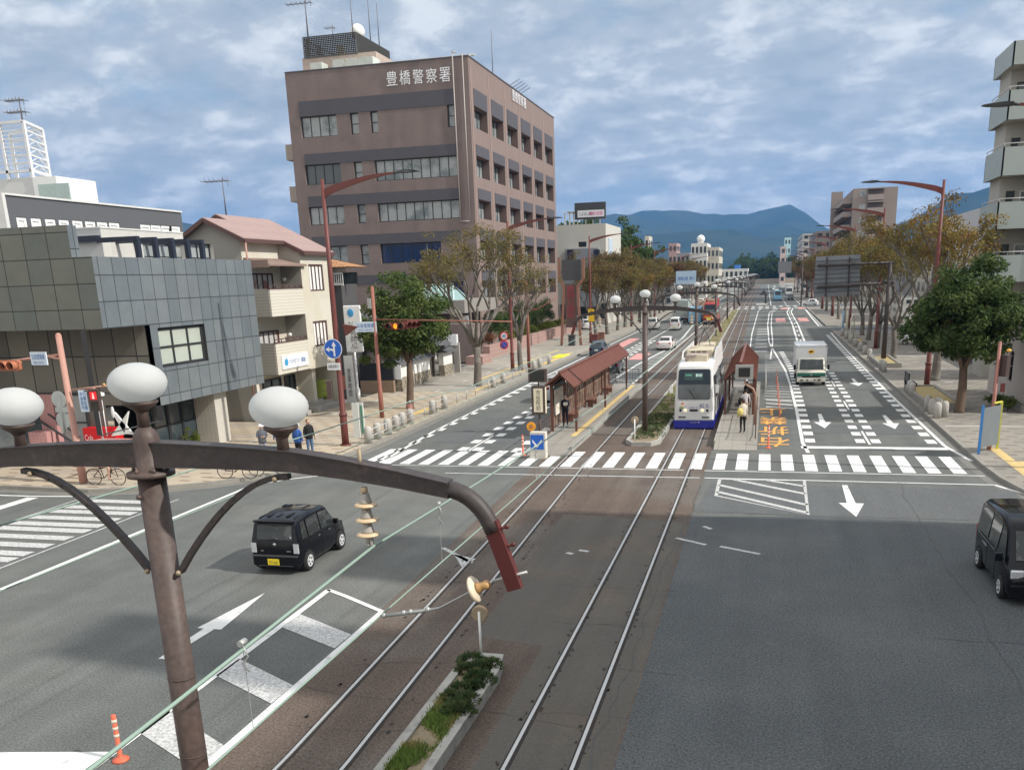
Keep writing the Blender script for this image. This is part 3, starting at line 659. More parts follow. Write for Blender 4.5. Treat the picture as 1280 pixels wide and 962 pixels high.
def make_post(label, detail=True):
    t = thing('twin_arm_lamp_post', label, 'tramway lamp post', (0, 0, 0), 'twin-arm lamp posts along the tram tracks')
    k = 20 if detail else 8
    m = MB(); m.tube([(0, 0, .0), (0, 0, 5.78)], [.135, .128], k)
    if detail:
        for z in (2.05, 2.9, 3.75): m.tube([(0, 0, z), (0, 0, z + .012)], .1345, k)
    m.build('pole', BRN, t)
    m = MB(); m.lathe([(.215, 5.80), (.215, 5.84), (.12, 5.85), (.12, 6.1), (.112, 6.17), (.09, 6.22), (.05, 6.26), (.0, 6.27)], k=k)
    if detail:
        for a in range(6):
            x, y = .155 * math.cos(a * 1.047 + .3), .155 * math.sin(a * 1.047 + .3); m.lathe([(.018, 5.84), (.018, 5.875), (.01, 5.88), (.01, 5.9), (0, 5.9)], (x, y, 0), 6)
        m.ball((-.06, -.14, 5.62), .028, 8)
    cap = m.build('cap', BRN, t)
    us = [-2.95, -2.5, -2, -1.5, -1, -.5, 0, .5, 1, 1.5, 2, 2.5, 2.95]
    m = MB()
    for u0, u1 in zip(us[:-1], us[1:]):
        h0, h1 = (.115 - .017 * abs(u0), .115 - .017 * abs(u1))
        m.prism([(u0, -.07, arm_z(u0) - h0), (u1, -.07, arm_z(u1) - h1), (u1, -.07, arm_z(u1) + h1), (u0, -.07, arm_z(u0) + h0)], (0, .14, 0))
        if detail: # flange strip on the top edge
            m.prism([(u0, -.085, arm_z(u0) + h0), (u1, -.085, arm_z(u1) + h1), (u1, -.085, arm_z(u1) + h1 + .012), (u0, -.085, arm_z(u0) + h0 + .012)], (0, .17, 0))
    for s in (-1, 1):
        pts = []
        for i in range(9):
            a = i / 8 * R(68); pts.append((s * (2.93 + .42 * math.sin(a)), 0, 5.74 - .42 * (1 - math.cos(a)) * 1.15 - .06 * i / 8))
        m.tube(pts, [.075] * 9, 10 if detail else 6)
    m.build('arm', BRND, t)
    for s in (-1, 1):
        m = MB(); a = Vector((s * 3.30, 0, 5.46)); b = Vector((s * 3.50, 0, 4.86))
        m.bar(a, b, .13, .085, upv=(0, 1, 0))
        if detail:
            for q in (.12, .38): p = a.lerp(b, q); m.tube([p + Vector((0, 0, 0)), p + Vector((s * .12, 0, .03))], .014, 6); m.ball(p + Vector((s * .12, 0, .03)), .022, 6)
        m.build('drop_bracket', mat('drop_bracket_red', (.10, .022, .020), .45, var=.2, sc=8) if detail else BRND, t)
    for s in (-1, 1):
        m = MB(); pts = []
        for i in range(11):
            q = i / 10; x = .17 + (1.43 - .17) * q; z = 4.86 + (5.82 - 4.86) * math.sin(q * math.pi / 2) ** .93; pts.append(Vector((s * x, 0, z)))
        for a, b in zip(pts[:-1], pts[1:]): m.bar(a, b, .05, .075, upv=(0, 1, 0))
        o = m.build('brace', BRND, t)
        if detail:
            b = MB()
            for p in (pts[0] + Vector((-s * .0, -.045, .0)), pts[-1] + Vector((-s * .12, -.05, -.02))): b.ball(p, .028, 8)
            for i in range(3, 8): p = pts[i].lerp(pts[i + 1], .5); b.tube([p + Vector((0, -.045, 0)), p + Vector((0, -.04, 0))], .008, 6, m=1)
            b.build('bolt', [CHAIN, BLACKP], o)
    for u, z in ((-1.4, 6.44), (0, 6.66), (1.4, 6.44)):
        m = MB(); zb = arm_z(u) + (.10 if u else .26)
        m.lathe([(.055, zb - .02), (.05, z - .28), (.07, z - .245), (.15, z - .19), (.155, z - .165), (.0, z - .165)], (u, 0, 0), k)
        s_ = m.build('lamp_neck', BRN, t)
        MB().ball((u, 0, z), (.257, .257, .182), 28 if detail else 12).build('globe', GLOBE, t)
    return t
POST0 = make_post('large foreground brown lamp post with curved arms and three white globes')
ex = MB(); ex.tube([(2.13, .0, 5.86), (2.13, .0, 6.08)], .018, 6);
ex.build('spike', CHAIN, POST0)
POSTS = [(-5.53, 7.2, 0)]
POST0.location = (-5.53, 7.2, 0)
pf = make_post('brown three-globe lamp post rising from the tip of the long grassy median bed', True)
pf.location = (-5.43, 43.4, .0)
FAR = make_post('brown three-globe lamp post behind the white tram roof', False); FAR.location = (-5.5, 78, 0)
names = {114: 'second brown three-globe lamp post beyond the white tram', 157: 'third brown three-globe lamp post beyond the white tram', 200: 'brown three-globe lamp post at the far tram crossing'}
for y in (114, 157, 200, 238, 276, 312, 348, 384, 420, 456, 492, 528, 564):
    copy_tree(FAR, None, (-5.5 + bend(y), y, 0), 0, names.get(y, 'tiny three-globe lamp post in the far row beyond the distant crossing'))

def make_insul(label):
    t = thing('insulator_string', label, 'insulator', (0, 0, 0)); m = MB()
    m.tube([(0, 0, 0), (0, 0, -.05)], .03, 8)
    m.bar((-.02, 0, 0), (-.02, 0, -.07), .012, .05)
    for i in range(3):
        z = -.06 - i * .135; m.lathe([(.0, z), (.04, z), (.042, z - .02), (.055, z - .07), (.058, z - .085), (0, z - .085)], k=14, m=1)
        m.lathe([(.0, z - .084), (.085, z - .088), (.105, z - .10), (.104, z - .112), (.06, z - .128), (.0, z - .13)], k=20, m=0)
    m.tube([(0, 0, -.45), (0, 0, -.52)], .028, 8, m=1); m.bar((.03, 0, -.44), (.03, 0, -.53), .014, .05, m=1); m.ball((0, 0, -.53), .03, 8, m=1)
    m.build('porcelain_discs', [PORC, PORG], t); return t
ins = make_insul('string of three cream porcelain discs hanging under the foreground lamp arm'); ins.location = (-5.53 + 2.15, 7.2, 5.74)
# strain insulator and steady arm from the drop bracket to the contact wire
p_br = Vector((-2.12, 7.2, 4.96)); p_w = Vector((-3.31, 7.2, 4.53)); p_i = Vector((-2.36, 7.2, 4.86))
st = thing('steady_arm', 'rod with a cream bell insulator tying the drop bracket to the trolley wire', 'steady arm', p_br)
m = MB(); m.tube([p_br + Vector((.2, 0, .06)), p_br - Vector((.12, 0, .04))], .013, 6); m.tube([p_i, Vector((-2.75, 7.2, 4.64)), Vector((-2.92, 7.2, 4.60)), p_w], [.008, .010, .018, .018], 6)
for q in (.2, .5, .62, .97): m.ball(Vector((-2.75, 7.2, 4.64)).lerp(p_w, q), .028, 6)
m.build('rod', STEEL, st)
m = MB(); d = (p_i - p_br).normalized(); rot = Vector((0, 0, 1)).rotation_difference(d).to_matrix().to_4x4()
m.lathe([(0, -.06), (.03, -.06), (.045, -.03), (.035, 0), (.05, .04), (.055, .06), (0, .06)], p_i + Vector((.04, 0, .012)), 14, 1, rot)
m.lathe([(0, .06), (.11, .075), (.125, .09), (.12, .105), (.05, .12), (0, .12)], p_i + Vector((.04, 0, .012)), 18, 0, rot)
m.build('bell_insulator', [mat('porcelain_pale', (.68, .58, .44), .35, var=.1), mat('porcelain_brown', (.5, .29, .12), .35, var=.1)], st)

sup = [-29, 7.2, 43.4, 78, 114, 157, 200, 238, 276, 312, 348, 384, 420]
def catenary(xf, label1, label2, r=.0095):
    a = MB(); b = MB(); h = MB(); c = MB()
    for y0, y1 in zip(sup[:-1], sup[1:]):
        pts = []
        for i in range(13):
            q = i / 12; y = y0 + (y1 - y0) * q; sag = .36 * 4 * q * (1 - q); pts.append(Vector((xf(y), y, 5.2 - sag)))
        a.tube(pts, r * (1.45 if y0 < 7 else 1.15 if y0 < 40 else .9), 6, caps=False)
        b.tube([(xf(y0), y0, 4.53), (xf(y0 + (y1 - y0) * .5), y0 + (y1 - y0) * .5, 4.50), (xf(y1), y1, 4.53)], r * .85 * (1.0 if y0 < 40 else .9), 6, caps=False)
        if y0 < 0 and 'right' in label1:
            for yy in (5.0, 8.9): h.tube([(xf(yy), yy, 5.15), (xf(yy), yy, 4.53)], .003, 4, caps=False); p = Vector((xf(yy), yy, 5.17)); c.tube([p - Vector((0, .035, 0)), p + Vector((0, .035, 0))], .022, 10); c.tube([p + Vector((0, 0, -.02)), p + Vector((.03, 0, -.1)), p + Vector((-.02, 0, -.16)), p + Vector((.03, 0, -.21))], .007, 5)
        if y0 < 100:
            for i in (2, 4, 6, 8, 10):
                p = pts[i]; q = i / 12
                h.tube([p, Vector((p.x, p.y, 4.52))], .003, 4, caps=False)
                if i in (2, 4): c.ball(p + Vector((0, 0, .0)), .028, 8); c.tube([p + Vector((0, 0, -.02)), p + Vector((.02, 0, -.08)), p + Vector((-.015, 0, -.13)), p + Vector((.02, 0, -.17))], .006, 5)
                c.ball((p.x, p.y, 4.53), .016, 6)
    for (m_, lab) in ((a, label1), (b, label2)):
        o = m_.build('overhead_wire', WGRN, None, lab, 'overhead wire', 'overhead wires of the tramway')
        if m_ is a: h.build('dropper', STEEL, o); c.build('clamp', STEEL, o)
catenary(lambda y: -3.33 + bend(y) + (.1 if 20 < y < 60 else 0), 'upper green carrier wire above the right tram track, fixed under the insulator string', 'lower green contact wire above the right tram track')
catenary(lambda y: np.interp(y, [-29, 12, 36, 50], [-6.9, -7.1, -7.58, -7.72]) + bend(y) - .5 * (1 if y < 20 else 0), 'upper green carrier wire above the left tram track', 'lower green contact wire above the left tram track')
# thin insulators for the second post
for x in (-5.43 + 2.15, -5.43 - 2.15):
    c = copy_tree(ins, None, (x, 43.4, 5.74), 0, 'small porcelain insulator string under the second lamp post, ' + ('tram side' if x > -5.4 else 'left platform side'))
copy_tree(ins, None, (-5.53 - 2.15, 7.2, 5.74), 0, 'insulator string hanging under the left arm of the foreground lamp post, outside the picture')
# ================================================================== STREET LAMPS, SIGNALS, SIGNS, BOLLARDS
def make_street_lamp(label, h=12.0, red=DKRED, reach=3.4):
    t = thing('street_lamp', label, 'street lamp', (0, 0, 0), 'tall red street lamps')
    m = MB(); m.tube([(0, 0, .15), (0, 0, 1.6), (0, 0, 1.65), (0, 0, h * .6), (0, 0, h)], [.17, .165, .135, .12, .075], 12); m.tube([(0, 0, .15), (0, 0, .22)], .26, 12)
    m.tube([(0, 0, 1.55), (0, 0, 1.68)], .19, 12)
    m.build('pole', red, t)
    m = MB(); n = 9; pts = []; rad = []
    for i in range(n):
        q = i / (n - 1); pts.append(Vector((reach * q, 0, h - .55 + .62 * math.sin(q * 1.45)))); rad.append(.13 * (1 - q) + .035)
    pts[0].z = h - .62
    for i in range(n - 1): # tapered oval arm
        a, b = pts[i], pts[i + 1]
        m.prism([(a.x, -.045, a.z - rad[i] * 1.15), (b.x, -.045, b.z - rad[i + 1] * 1.15), (b.x, -.045, b.z + rad[i + 1] * 1.0), (a.x, -.045, a.z + rad[i] * 1.0)], (0, .09, 0))
    arm = m.build('arm', red, t)
    m = MB(); e = pts[-1]
    m.tube([e, e + Vector((.18, 0, .02))], .05, 8); m.ball(e + Vector((.22, 0, .03)), .07, 8)
    m.prism([(e.x + .2, -.15, e.z - .02), (e.x + .55, -.17, e.z - .03), (e.x + 1.0, -.12, e.z + .0), (e.x + 1.15, -.03, e.z + .02), (e.x + 1.0, -.1, e.z + .06), (e.x + .5, -.15, e.z + .10), (e.x + .2, -.12, e.z + .08)], (0, .3, 0))
    m.build('lamp_head', DGREY, t)
    return t
SL0 = make_street_lamp('tall red street lamp with the round blue arrow sign at the left corner')
SL0.location = (-19.17, 39.2, 0)
ll = [(-20.3, 73.8, 'red street lamp standing between the two roadside trees in front of the brown building'), (-19.6, 106, 'red street lamp with a yellow plate beyond the brown gate sign'),
      (-19.6, 140, 'red street lamp on the left pavement among the orange trees'), (-19.8, 172, 'red street lamp at the left kerb beyond the grey box truck')]
ll2 = [(y, 'small distant red street lamp on the left side') for y in (232, 268, 304, 340, 380)]
for x, y, lb in ll: copy_tree(SL0, None, (x, y, 0), 0, lb)
for y, lb in ll2: copy_tree(SL0, None, (-20.3, y, 0), 0, lb)
rl = [(10.0, 61.2, 'tall red street lamp rising behind the right-hand green tree', 1.03), (10.3, 92.5, 'red street lamp beside the back of the big road sign', 1.06), (10.6, 125, 'third red street lamp along the right pavement, in front of the brown apartment block', 1.06),
      (10.8, 160, 'fourth red street lamp along the right pavement', 1.06), (11, 192, 'fifth red street lamp along the right pavement', 1.06), (AY(1228, 130, 36).x + 4.75, 36.2, 'red street lamp whose dark head reaches in at the right picture edge', 1.045)]
for x, y, lb, s in rl: copy_tree(SL0, None, (x, y, 0), math.pi, lb, s)
for y in (238, 272, 306, 345, 385): copy_tree(SL0, None, (11, y, 0), math.pi, 'small distant red street lamp on the right side', 1.06)

SIGW = mat('sign_white', (.74, .76, .78), .4, var=.04, spec=.4); SIGB = mat('sign_blue', (.02, .12, .52), .4, var=.04); SIGR = mat('sign_red', (.6, .04, .04), .45)
INK = mat('sign_ink', (.03, .03, .035), .6); INKB = mat('sign_ink_blue', (.03, .14, .42), .6); LENS = mat('dark_lens', (.02, .02, .018), .25, spec=.6)
# --- blue "straight or left" disc with its plate, pedestrian signal on the left lamp pole
bs = thing('round_arrow_sign', 'round blue sign with white up and left arrows on the red lamp pole', 'road sign', (-19.17, 39.0, 4.9))
c = AY(416, 436, 38.95)
MB().tube([c + Vector((0, .03, 0)), c], .42, 28, sm=False).build('disc', SIGB, bs)
m = MB(); z = c.z; x = c.x; y = c.y - .012
def P2(m, pts, mi=0): m.face([(x + a, y, z + b) for a, b in pts], mi)
m.tube([c + Vector((0, .02, 0)), c + Vector((0, .01, 0))], .455, 28, sm=False)
P2(m, [(.02, -.34), (.11, -.34), (.11, .12), (.02, .12)]); P2(m, [(-.05, .12), (.18, .12), (.065, .34)])
P2(m, [(.02, -.12), (.02, -.02), (-.08, .02), (-.2, .02), (-.2, -.06), (-.1, -.06)]); P2(m, [(-.18, .1), (-.18, -.14), (-.36, -.02)])
m.build('arrows', SIGW, bs)
pl_ = thing('supplementary_plate', 'small white plate under the round blue arrow sign', 'road sign', c + Vector((0, 0, -.6)))
c2 = AY(417, 458, 38.95); MB().box(c2.x - .32, c2.y, c2.z - .16, c2.x + .32, c2.y + .03, c2.z + .16).build('plate', SIGW, pl_)
text('自動車専行', 'lettering', INK, pl_, c2 + Vector((0, -.008, 0)), .52, .17)
def ped_signal(c, label, face=(0, -1), lit=True, back=False):
    t = thing('pedestrian_signal', label, 'pedestrian signal', c); m = MB(); c = Vector(c)
    f = Vector((face[0], face[1], 0)).normalized(); r = Vector((-f.y, f.x, 0)) * -1
    M4 = Matrix((( r.x, -f.x, 0, c.x), (r.y, -f.y, 0, c.y), (0, 0, 1, c.z), (0, 0, 0, 1)))
    m.box(-.19, 0, -.42, .19, .2, .42, M4=M4); m.box(-.17, -.14, .37, .17, .0, .395, M4=M4); m.box(-.17, -.14, -.03, .17, 0, -.0, M4=M4)
    m.build('housing', mat('signal_brown', (.07, .045, .04), .5), t)
    l = MB(); l.box(-.14, -.012, .04, .14, -.002, .34, 0, M4); l.box(-.14, -.012, -.37, .14, -.002, -.07, 1, M4)
    l.build('lens', [mat('red_lens_lit', (.25, .01, .01), .4, emit=(1, .02, .03), es=.55) if lit else LENS, LENS], t)
    if lit:
        g = MB(); g.box(-.035, -.018, .1, .035, -.014, .22, M4=M4); g.box(-.03, -.018, .24, .03, -.014, .29, M4=M4); g.box(-.05, -.018, .07, .05, -.014, .1, M4=M4)
        g.build('walking_figure', mat('lit_figure', (.9, .3, .3), .5, emit=(1, .5, .5), es=.8), t)
    return t
ped_signal(AY(412, 487, 39.0) + Vector((-.1, 0, 0)), 'side-on pedestrian signal on the red lamp pole below the round blue sign', (-1, -.25), False)
# name plate arm bracket on lamp pole
br_ = thing('sign_bracket', 'dark red triangular bracket reaching right from the lamp pole', 'bracket', (-19.17, 39.2, 6.2))
cb = AY(432, 411, 39.2)
m = MB(); m.prism([(cb.x - .1, 39.12, cb.z + .22), (cb.x + .55, 39.12, cb.z + .1), (cb.x + .55, 39.12, cb.z + .04), (cb.x + .0, 39.12, cb.z - .3)], (0, .16, 0)); m.build('bracket', DKRED, br_)

def traffic_pole(loc, h, label, mt=DKRD2, r=.11, lean=0):
    t = thing('signal_pole', label, 'signal pole', (loc[0], loc[1], .15)); m = MB()
    m.tube([(loc[0], loc[1], .15), (loc[0], loc[1], 1.7), (loc[0], loc[1], 1.75), (loc[0], loc[1], h)], [r * 1.2, r * 1.2, r, r * .85], 12); m.ball((loc[0], loc[1], h), r * .86, 10)
    m.build('pole', mt, t); return t
def signal3(c, ax, face, label, lit=None, body=None, n=3):
    """horizontal three-lamp signal centred on c, long axis ax, looking along face"""
    t = thing('traffic_signal', label, 'traffic signal', c); c = Vector(c); a = Vector(ax).normalized(); f = Vector(face).normalized()
    M4 = Matrix(((a.x, -f.x, 0, c.x), (a.y, -f.y, 0, c.y), (0, 0, 1, c.z), (0, 0, 0, 1))); m = MB(); v = MB()
    m.prism([M4 @ Vector(p) for p in ((-.6, 0, -.14), (-.5, 0, -.2), (.5, 0, -.2), (.6, 0, -.14), (.6, 0, .14), (.5, 0, .2), (-.5, 0, .2), (-.6, 0, .14))], (M4 @ Vector((0, .16, 0))) - (M4 @ Vector((0, 0, 0))))
    m.build('housing', body or DKRED, t); rot = M4.to_3x3().to_4x4()
    for i in range(3):
        x = -.38 + i * .38; k = 14; pr = []
        for j in range(k):   # visor: open cylinder with the lower part cut away
            a0 = 2 * math.pi * j / k; a1 = 2 * math.pi * (j + 1) / k
            if -2.3 < (a0 - 1.5 * math.pi) % (2 * math.pi) - math.pi * 2 < -99: continue
            if 1.25 * math.pi < (a0 + a1) / 2 < 1.75 * math.pi: continue
            v.face([M4 @ Vector((x + .165 * math.cos(q), yy, .165 * math.sin(q))) for q, yy in ((a0, 0), (a1, 0), (a1, -.26), (a0, -.26))])
        l = MB(); l.tube([M4 @ Vector((x, -.03, 0)), M4 @ Vector((x, .0, 0))], .15, 20, sm=False)
        on = lit == i
        l.build('lens', mat('amber_lens_lit', (.8, .25, .02), .4, emit=(1, .30, .02), es=1.1) if on else LENS, t)
    v.build('visor', body or DKRED, t); return t
# pole with amber signal, left middle
tp1 = traffic_pole((-21.02, 47.92), 7.3, 'faded red pole carrying the amber signal in front of the green tree')
x0 = AY(520, 406, 47.9)
m = MB(); m.tube([(-21.0, 47.9, AY(478, 399, 47.9).z), (AY(640, 402, 47.9).x, 47.9, AY(640, 402, 47.9).z)], .035, 8); m.build('long_arm', DKRD2, tp1)
m = MB(); ca = AY(478, 406, 47.9); m.tube([ca, ca + Vector((1.0, 0, .02))], .05, 8); m.build('short_arm', DKRED, tp1)
MB().box(-21.3, 47.75, 6.2, -21.1, 47.95, 6.75).build('junction_box', STEEL, tp1)
sc_ = AY(494, 407.5, 47.75); signal3(sc_ + Vector((.05, 0, 0)), (1, 0, 0), (0, -1, 0), 'traffic signal with its middle amber lamp lit', 1, DKRED)
s2 = AY(514, 406, 48.3); signal3(s2 + Vector((0, 0, .02)), (.35, .9, 0), (.9, -.35, 0), 'unlit signal head side-on behind the amber signal', None, DKRED)
def name_sign(c, w, h, up, right, label):
    t = thing('junction_name_sign', label, 'road sign', c); c = Vector(c); r = Vector(right).normalized(); n = r.cross(Vector((0, 0, 1)))
    m = MB(); m.prism([c - r * w / 2 - Vector((0, 0, h / 2)), c + r * w / 2 - Vector((0, 0, h / 2)), c + r * w / 2 + Vector((0, 0, h / 2)), c - r * w / 2 + Vector((0, 0, h / 2))], -n * .05)
    m.build('panel', mat('sign_pale', (.60, .68, .76), .4, var=.04), t)
    text('公会堂南東', 'lettering', INKB, t, c + n * .012 + Vector((0, 0, h * .13)), w * .82, h * .42, r)
    text('Public Hall S.E.', 'lettering', INKB, t, c + n * .012 - Vector((0, 0, h * .3)), w * .66, h * .17, r); return t
ns = AY(457, 408.5, 47.8); name_sign(ns, 1.25, .56, None, (1, .06, 0), 'pale blue junction name sign beside the amber signal')
tp2 = traffic_pole((-26.35, 30.15), 5.95, 'faded pink-red signal pole at the far left corner', mat('faded_pink_paint', (.44, .24, .19), .65, var=.15, sc=1.5), .13)
cl_ = AY(64, 447, 30.1); nm = AY(48, 448, 29.9)
m = MB(); m.tube([AY(75, 443, 30.15), AY(0, 453, 30.15)], .05, 8); m.bar(AY(74, 448, 30.05), AY(60, 446, 30.05), .06); m.build('arm', MATS['faded_pink_paint'], tp2)
name_sign(nm, .82, .50, None, (1, -.12, 0), 'pale blue junction name sign beside the orange signal at the left picture edge')
signal3(AY(8, 457, 29.9), (1, 0, 0), (0, -1, 0), 'weathered orange three-lamp signal at the left picture edge', None, mat('signal_orange', (.42, .16, .09), .6, var=.15))
m = MB(); a_ = AY(90, 487, 30.1); b_ = AY(133, 482, 30.1); m.tube([a_, b_], .035, 6); m.bar(AY(106, 489, 30), AY(118, 485, 30), .1, .05); m.build('arm', MATS['faded_pink_paint'], tp2)
MB().ball(AY(130, 480.5, 30.1), .06, 8).build('end_cap', mat('brass', (.55, .35, .1), .3, .6), tp2)
ped_signal(AY(117.5, 500.5, 29.9), 'pedestrian signal showing a red figure at the left corner', (.1, -1), True)
pp = thing('pedestrian_plate', 'tall pale plate with blue characters left of the red pedestrian signal', 'road sign', AY(104, 501, 30)); cpp = AY(104.5, 501, 29.95)
MB().box(cpp.x - .19, cpp.y, cpp.z - .42, cpp.x + .19, cpp.y + .03, cpp.z + .42).build('panel', MATS['sign_pale'], pp)
text('歩行\n者専\n用信\n号機', 'lettering', INKB, pp, cpp + Vector((0, -.01, 0)), .28, .7)
bk = thing('round_sign_backs', 'stack of round grey sign backs strapped beside the pink pole', 'road sign', AY(75, 515, 30.6)); m = MB()
for px, py, r_ in ((73, 499, .33), (79, 525, .33)): q = AY(px, py, 30.4); m.tube([q, q + Vector((0, .02, 0))], r_, 20, sm=False)
q = AY(77, 512, 30.38); m.box(q.x - .3, q.y, q.z - .1, q.x + .3, q.y + .02, q.z + .1); q = AY(80, 538, 30.38); m.box(q.x - .12, q.y, q.z - .1, q.x + .12, q.y + .02, q.z + .1)
m.build('discs', mat('sign_back', (.42, .45, .43), .5, .2, var=.1), bk)
m = MB(); m.tube([AY(73, 492, 30.35), AY(81, 541, 30.35)], .03, 6); m.bar(AY(80, 508, 30.3), AY(92, 509, 30.2), .02); m.bar(AY(84, 533, 30.3), AY(95, 534, 30.2), .02); m.build('post', STEEL, bk)
cp = thing('camera_pole', 'thin grey pole with a white camera behind the left corner', 'camera pole', G(135, 590, .15)); q = G(137, 600, .15)
m = MB(); m.tube([q, (q.x, q.y, AY(127, 487, q.y).z)], .035, 8); z_ = AY(127, 487, q.y).z; m.build('pole', STEEL, cp); MB().bar((q.x, q.y - .05, z_ - .1), (q.x + .5, q.y - .2, z_ - .16), .14, .12).build('camera', WHP, cp)
# right corner pole
qr = G(1236, 562, .15); tp3 = traffic_pole((qr.x, qr.y), 4.45, 'slim red pole at the right corner in front of the green tree', mat('faded_red2', (.34, .15, .12), .6, var=.15), .075)
ped_signal(Vector((qr.x + .33, qr.y + .1, 3.55)), 'pedestrian signal seen from behind on the slim right pole', (.8, .6), False)
MB().ball((qr.x + .35, qr.y + .0, 4.15), (.1, .1, .07), 8).build('amber_light', mat('amber_plastic', (.75, .4, .06), .3), tp3)
MB().box(qr.x + .1, qr.y - .02, 1.2, qr.x + .18, qr.y + .06, 1.85).box(qr.x + .2, qr.y, 2.5, qr.x + .36, qr.y + .12, 2.85, 1).build('button_box', [DKRED, DKRED], tp3)
nb = thing('standing_board', 'grey upright board with a blue left edge and yellow right edge at the right corner', 'notice board', (qr.x, qr.y, .15)); a_ = G(1223, 567, .15); b_ = G(1246, 561, .15)
zt = 1.95
m = MB(); d_ = (b_ - a_); m.bar(a_ + Vector((0, 0, 1.02)), b_ + Vector((0, 0, 1.02)), .05, 1.6, upv=(0, 0, 1)); m.build('board', mat('board_grey', (.16, .18, .19), .6, var=.15), nb)
MB().bar(a_, a_ + Vector((0, 0, zt)), .09, .09).build('blue_frame', mat('frame_blue', (.05, .22, .55), .5), nb); MB().bar(b_, b_ + Vector((0, 0, zt)), .09, .09).bar(b_ + Vector((0, 0, zt)), b_.lerp(a_, .4) + Vector((0, 0, zt)), .06, .06).build('yellow_frame', mat('frame_yellow', (.62, .60, .08), .5), nb)
# utility poles left + no parking signs
def util(x, y, h, label, mt=DKRD2): 
    t = thing('utility_pole', label, 'utility pole', (x, y, .15)); MB().tube([(x, y, .15), (x, y, h)], [.15, .11], 10).build('pole', mt, t); return t
u2 = util(-19.6, 76.6, 7.4, 'plain faded red pole between the roadside trees and the brown gate sign'); MB().tube([(-19.9, 76.6, 5.0), (-18.6, 76.6, 5.1), (-16.9, 76.4, 6.0)], [.04, .05, .03], 6).box(-20.6, 76.5, 4.95, -18.8, 76.7, 5.05).build('arm', DKRD2, u2)
def disc_sign(c, r_, label, kind):
    t = thing('parking_sign', label, 'road sign', c); m = MB(); c = Vector(c)
    m.tube([c, c + Vector((0, .03, 0))], r_, 22, sm=False, m=0); m.tube([c + Vector((0, -.006, 0)), c], r_ * .72, 22, sm=False, m=1)
    m.build('disc', [SIGR, SIGB if kind else SIGW], t)
    if kind: MB().bar(c + Vector((-r_ * .5, -.012, r_ * .5)), c + Vector((r_ * .5, -.012, -r_ * .5)), .08, .01).build('stroke', SIGR, t)
    else: text('40', 'lettering', INKB, t, c + Vector((0, -.014, 0)), r_, r_ * .8)
disc_sign(AY(630, 420, 73.5), .36, 'round white sign with a red rim on the red lamp pole, upper of the pair', 0)
disc_sign(AY(630, 431, 73.5), .36, 'round blue no-parking sign with a red rim, lower of the pair', 1)
yp = thing('yellow_plate', 'yellow plate hanging on the second left street lamp', 'sign', AY(739, 394, 105.6)); q = AY(739, 394, 105.7); MB().box(q.x - .35, q.y, q.z - .7, q.x + .35, q.y + .05, q.z + .7).build('plate', mat('plate_yellow', (.75, .5, .03), .5), yp); text('3', 'lettering', INK, yp, q + Vector((0, -.02, .3)), .25, .45)

# platform name post (left), display (left and right), blue keep-left pillar, reflectors
q = G(677, 574, .0); ps = thing('stop_name_post', 'brown post with a glowing cream tram stop sign and dark display on the left platform', 'tram stop sign', (-9.45, 37.9, .3)); X_, Y_ = -9.42, 38.35
m = MB(); m.tube([(X_, Y_, .2), (X_, Y_, 2.2)], .05, 8); m.box(X_ - .3, Y_ - .12, 1.78, X_ + .3, Y_ + .12, 3.02); m.tube([(X_, Y_, 3.0), (X_, Y_, 3.2)], .03, 6); m.box(X_ - .42, Y_ - .1, 3.18, X_ + .38, Y_ + .12, 3.74); m.build('frame', BRN, ps)
m = MB(); m.box(X_ - .2, Y_ - .135, 1.9, X_ + .2, Y_ - .122, 2.92); m.box(X_ + .302, Y_ - .1, 1.84, X_ + .315, Y_ + .1, 2.96); m.build('cream_panel', mat('cream_panel', (.78, .70, .52), .4, var=.05), ps)
text('市\n役\n所\n前', 'lettering', INK, ps, (X_, Y_ - .14, 2.41), .2, .9)
m = MB(); m.box(X_ - .33, Y_ - .112, 3.25, X_ + .29, Y_ - .102, 3.67); m.build('display', LENS, ps)
for k_, (xx, yy, zz_) in enumerate(((-9.75, 38.1, 1.28),)):
    t = thing('round_reflector', 'round orange reflector on the post of the left tram stop sign', 'reflector', (xx, yy, zz_)); m = MB(); m.tube([(xx, yy, zz_), (xx, yy + .05, zz_)], .2, 20, sm=False); m.tube([(xx, yy - .01, zz_), (xx, yy, zz_)], .11, 16, 1, sm=False) if False else None
    m.build('disc', mat('reflector_orange', (.85, .36, .03), .4), t); MB().tube([(xx, yy - .012, zz_), (xx, yy, zz_)], .1, 16, sm=False).build('hub', mat('reflector_brown', (.45, .2, .06), .4), t)
kp = thing('keep_left_pillar', 'low white pillar with a blue arrow panel at the left platform tip', 'bollard', (-9.3, 37.7, 0)); MB().box(-9.62, 37.35, 0, -8.95, 37.75, 1.15).build('pillar', mat('painted_concrete', (.58, .55, .48), .7, var=.15, sc=3), kp)
MB().box(-9.6, 37.33, .42, -9.02, 37.348, 1.05).build('blue_panel', SIGB, kp); m = MB(); m.face([(-9.52, 37.32, .86), (-9.31, 37.32, .62), (-9.10, 37.32, .86), (-9.10, 37.32, .74), (-9.31, 37.32, .5), (-9.52, 37.32, .74)]); m.build('chevron', SIGW, kp)
rs = thing('arrival_display', 'grey tram arrival display on a curved brown pipe at the right platform', 'display', (-.35, 45.2, .3)); q = AY(930.5, 465, 45.2)
m = MB(); m.box(q.x - .42, 45.1, q.z - .34, q.x + .42, 45.3, q.z + .34); m.build('case', mat('case_grey', (.33, .33, .32), .5), rs); MB().box(q.x - .27, 45.085, q.z - .22, q.x + .27, 45.098, q.z + .22).build('screen', LENS, rs)
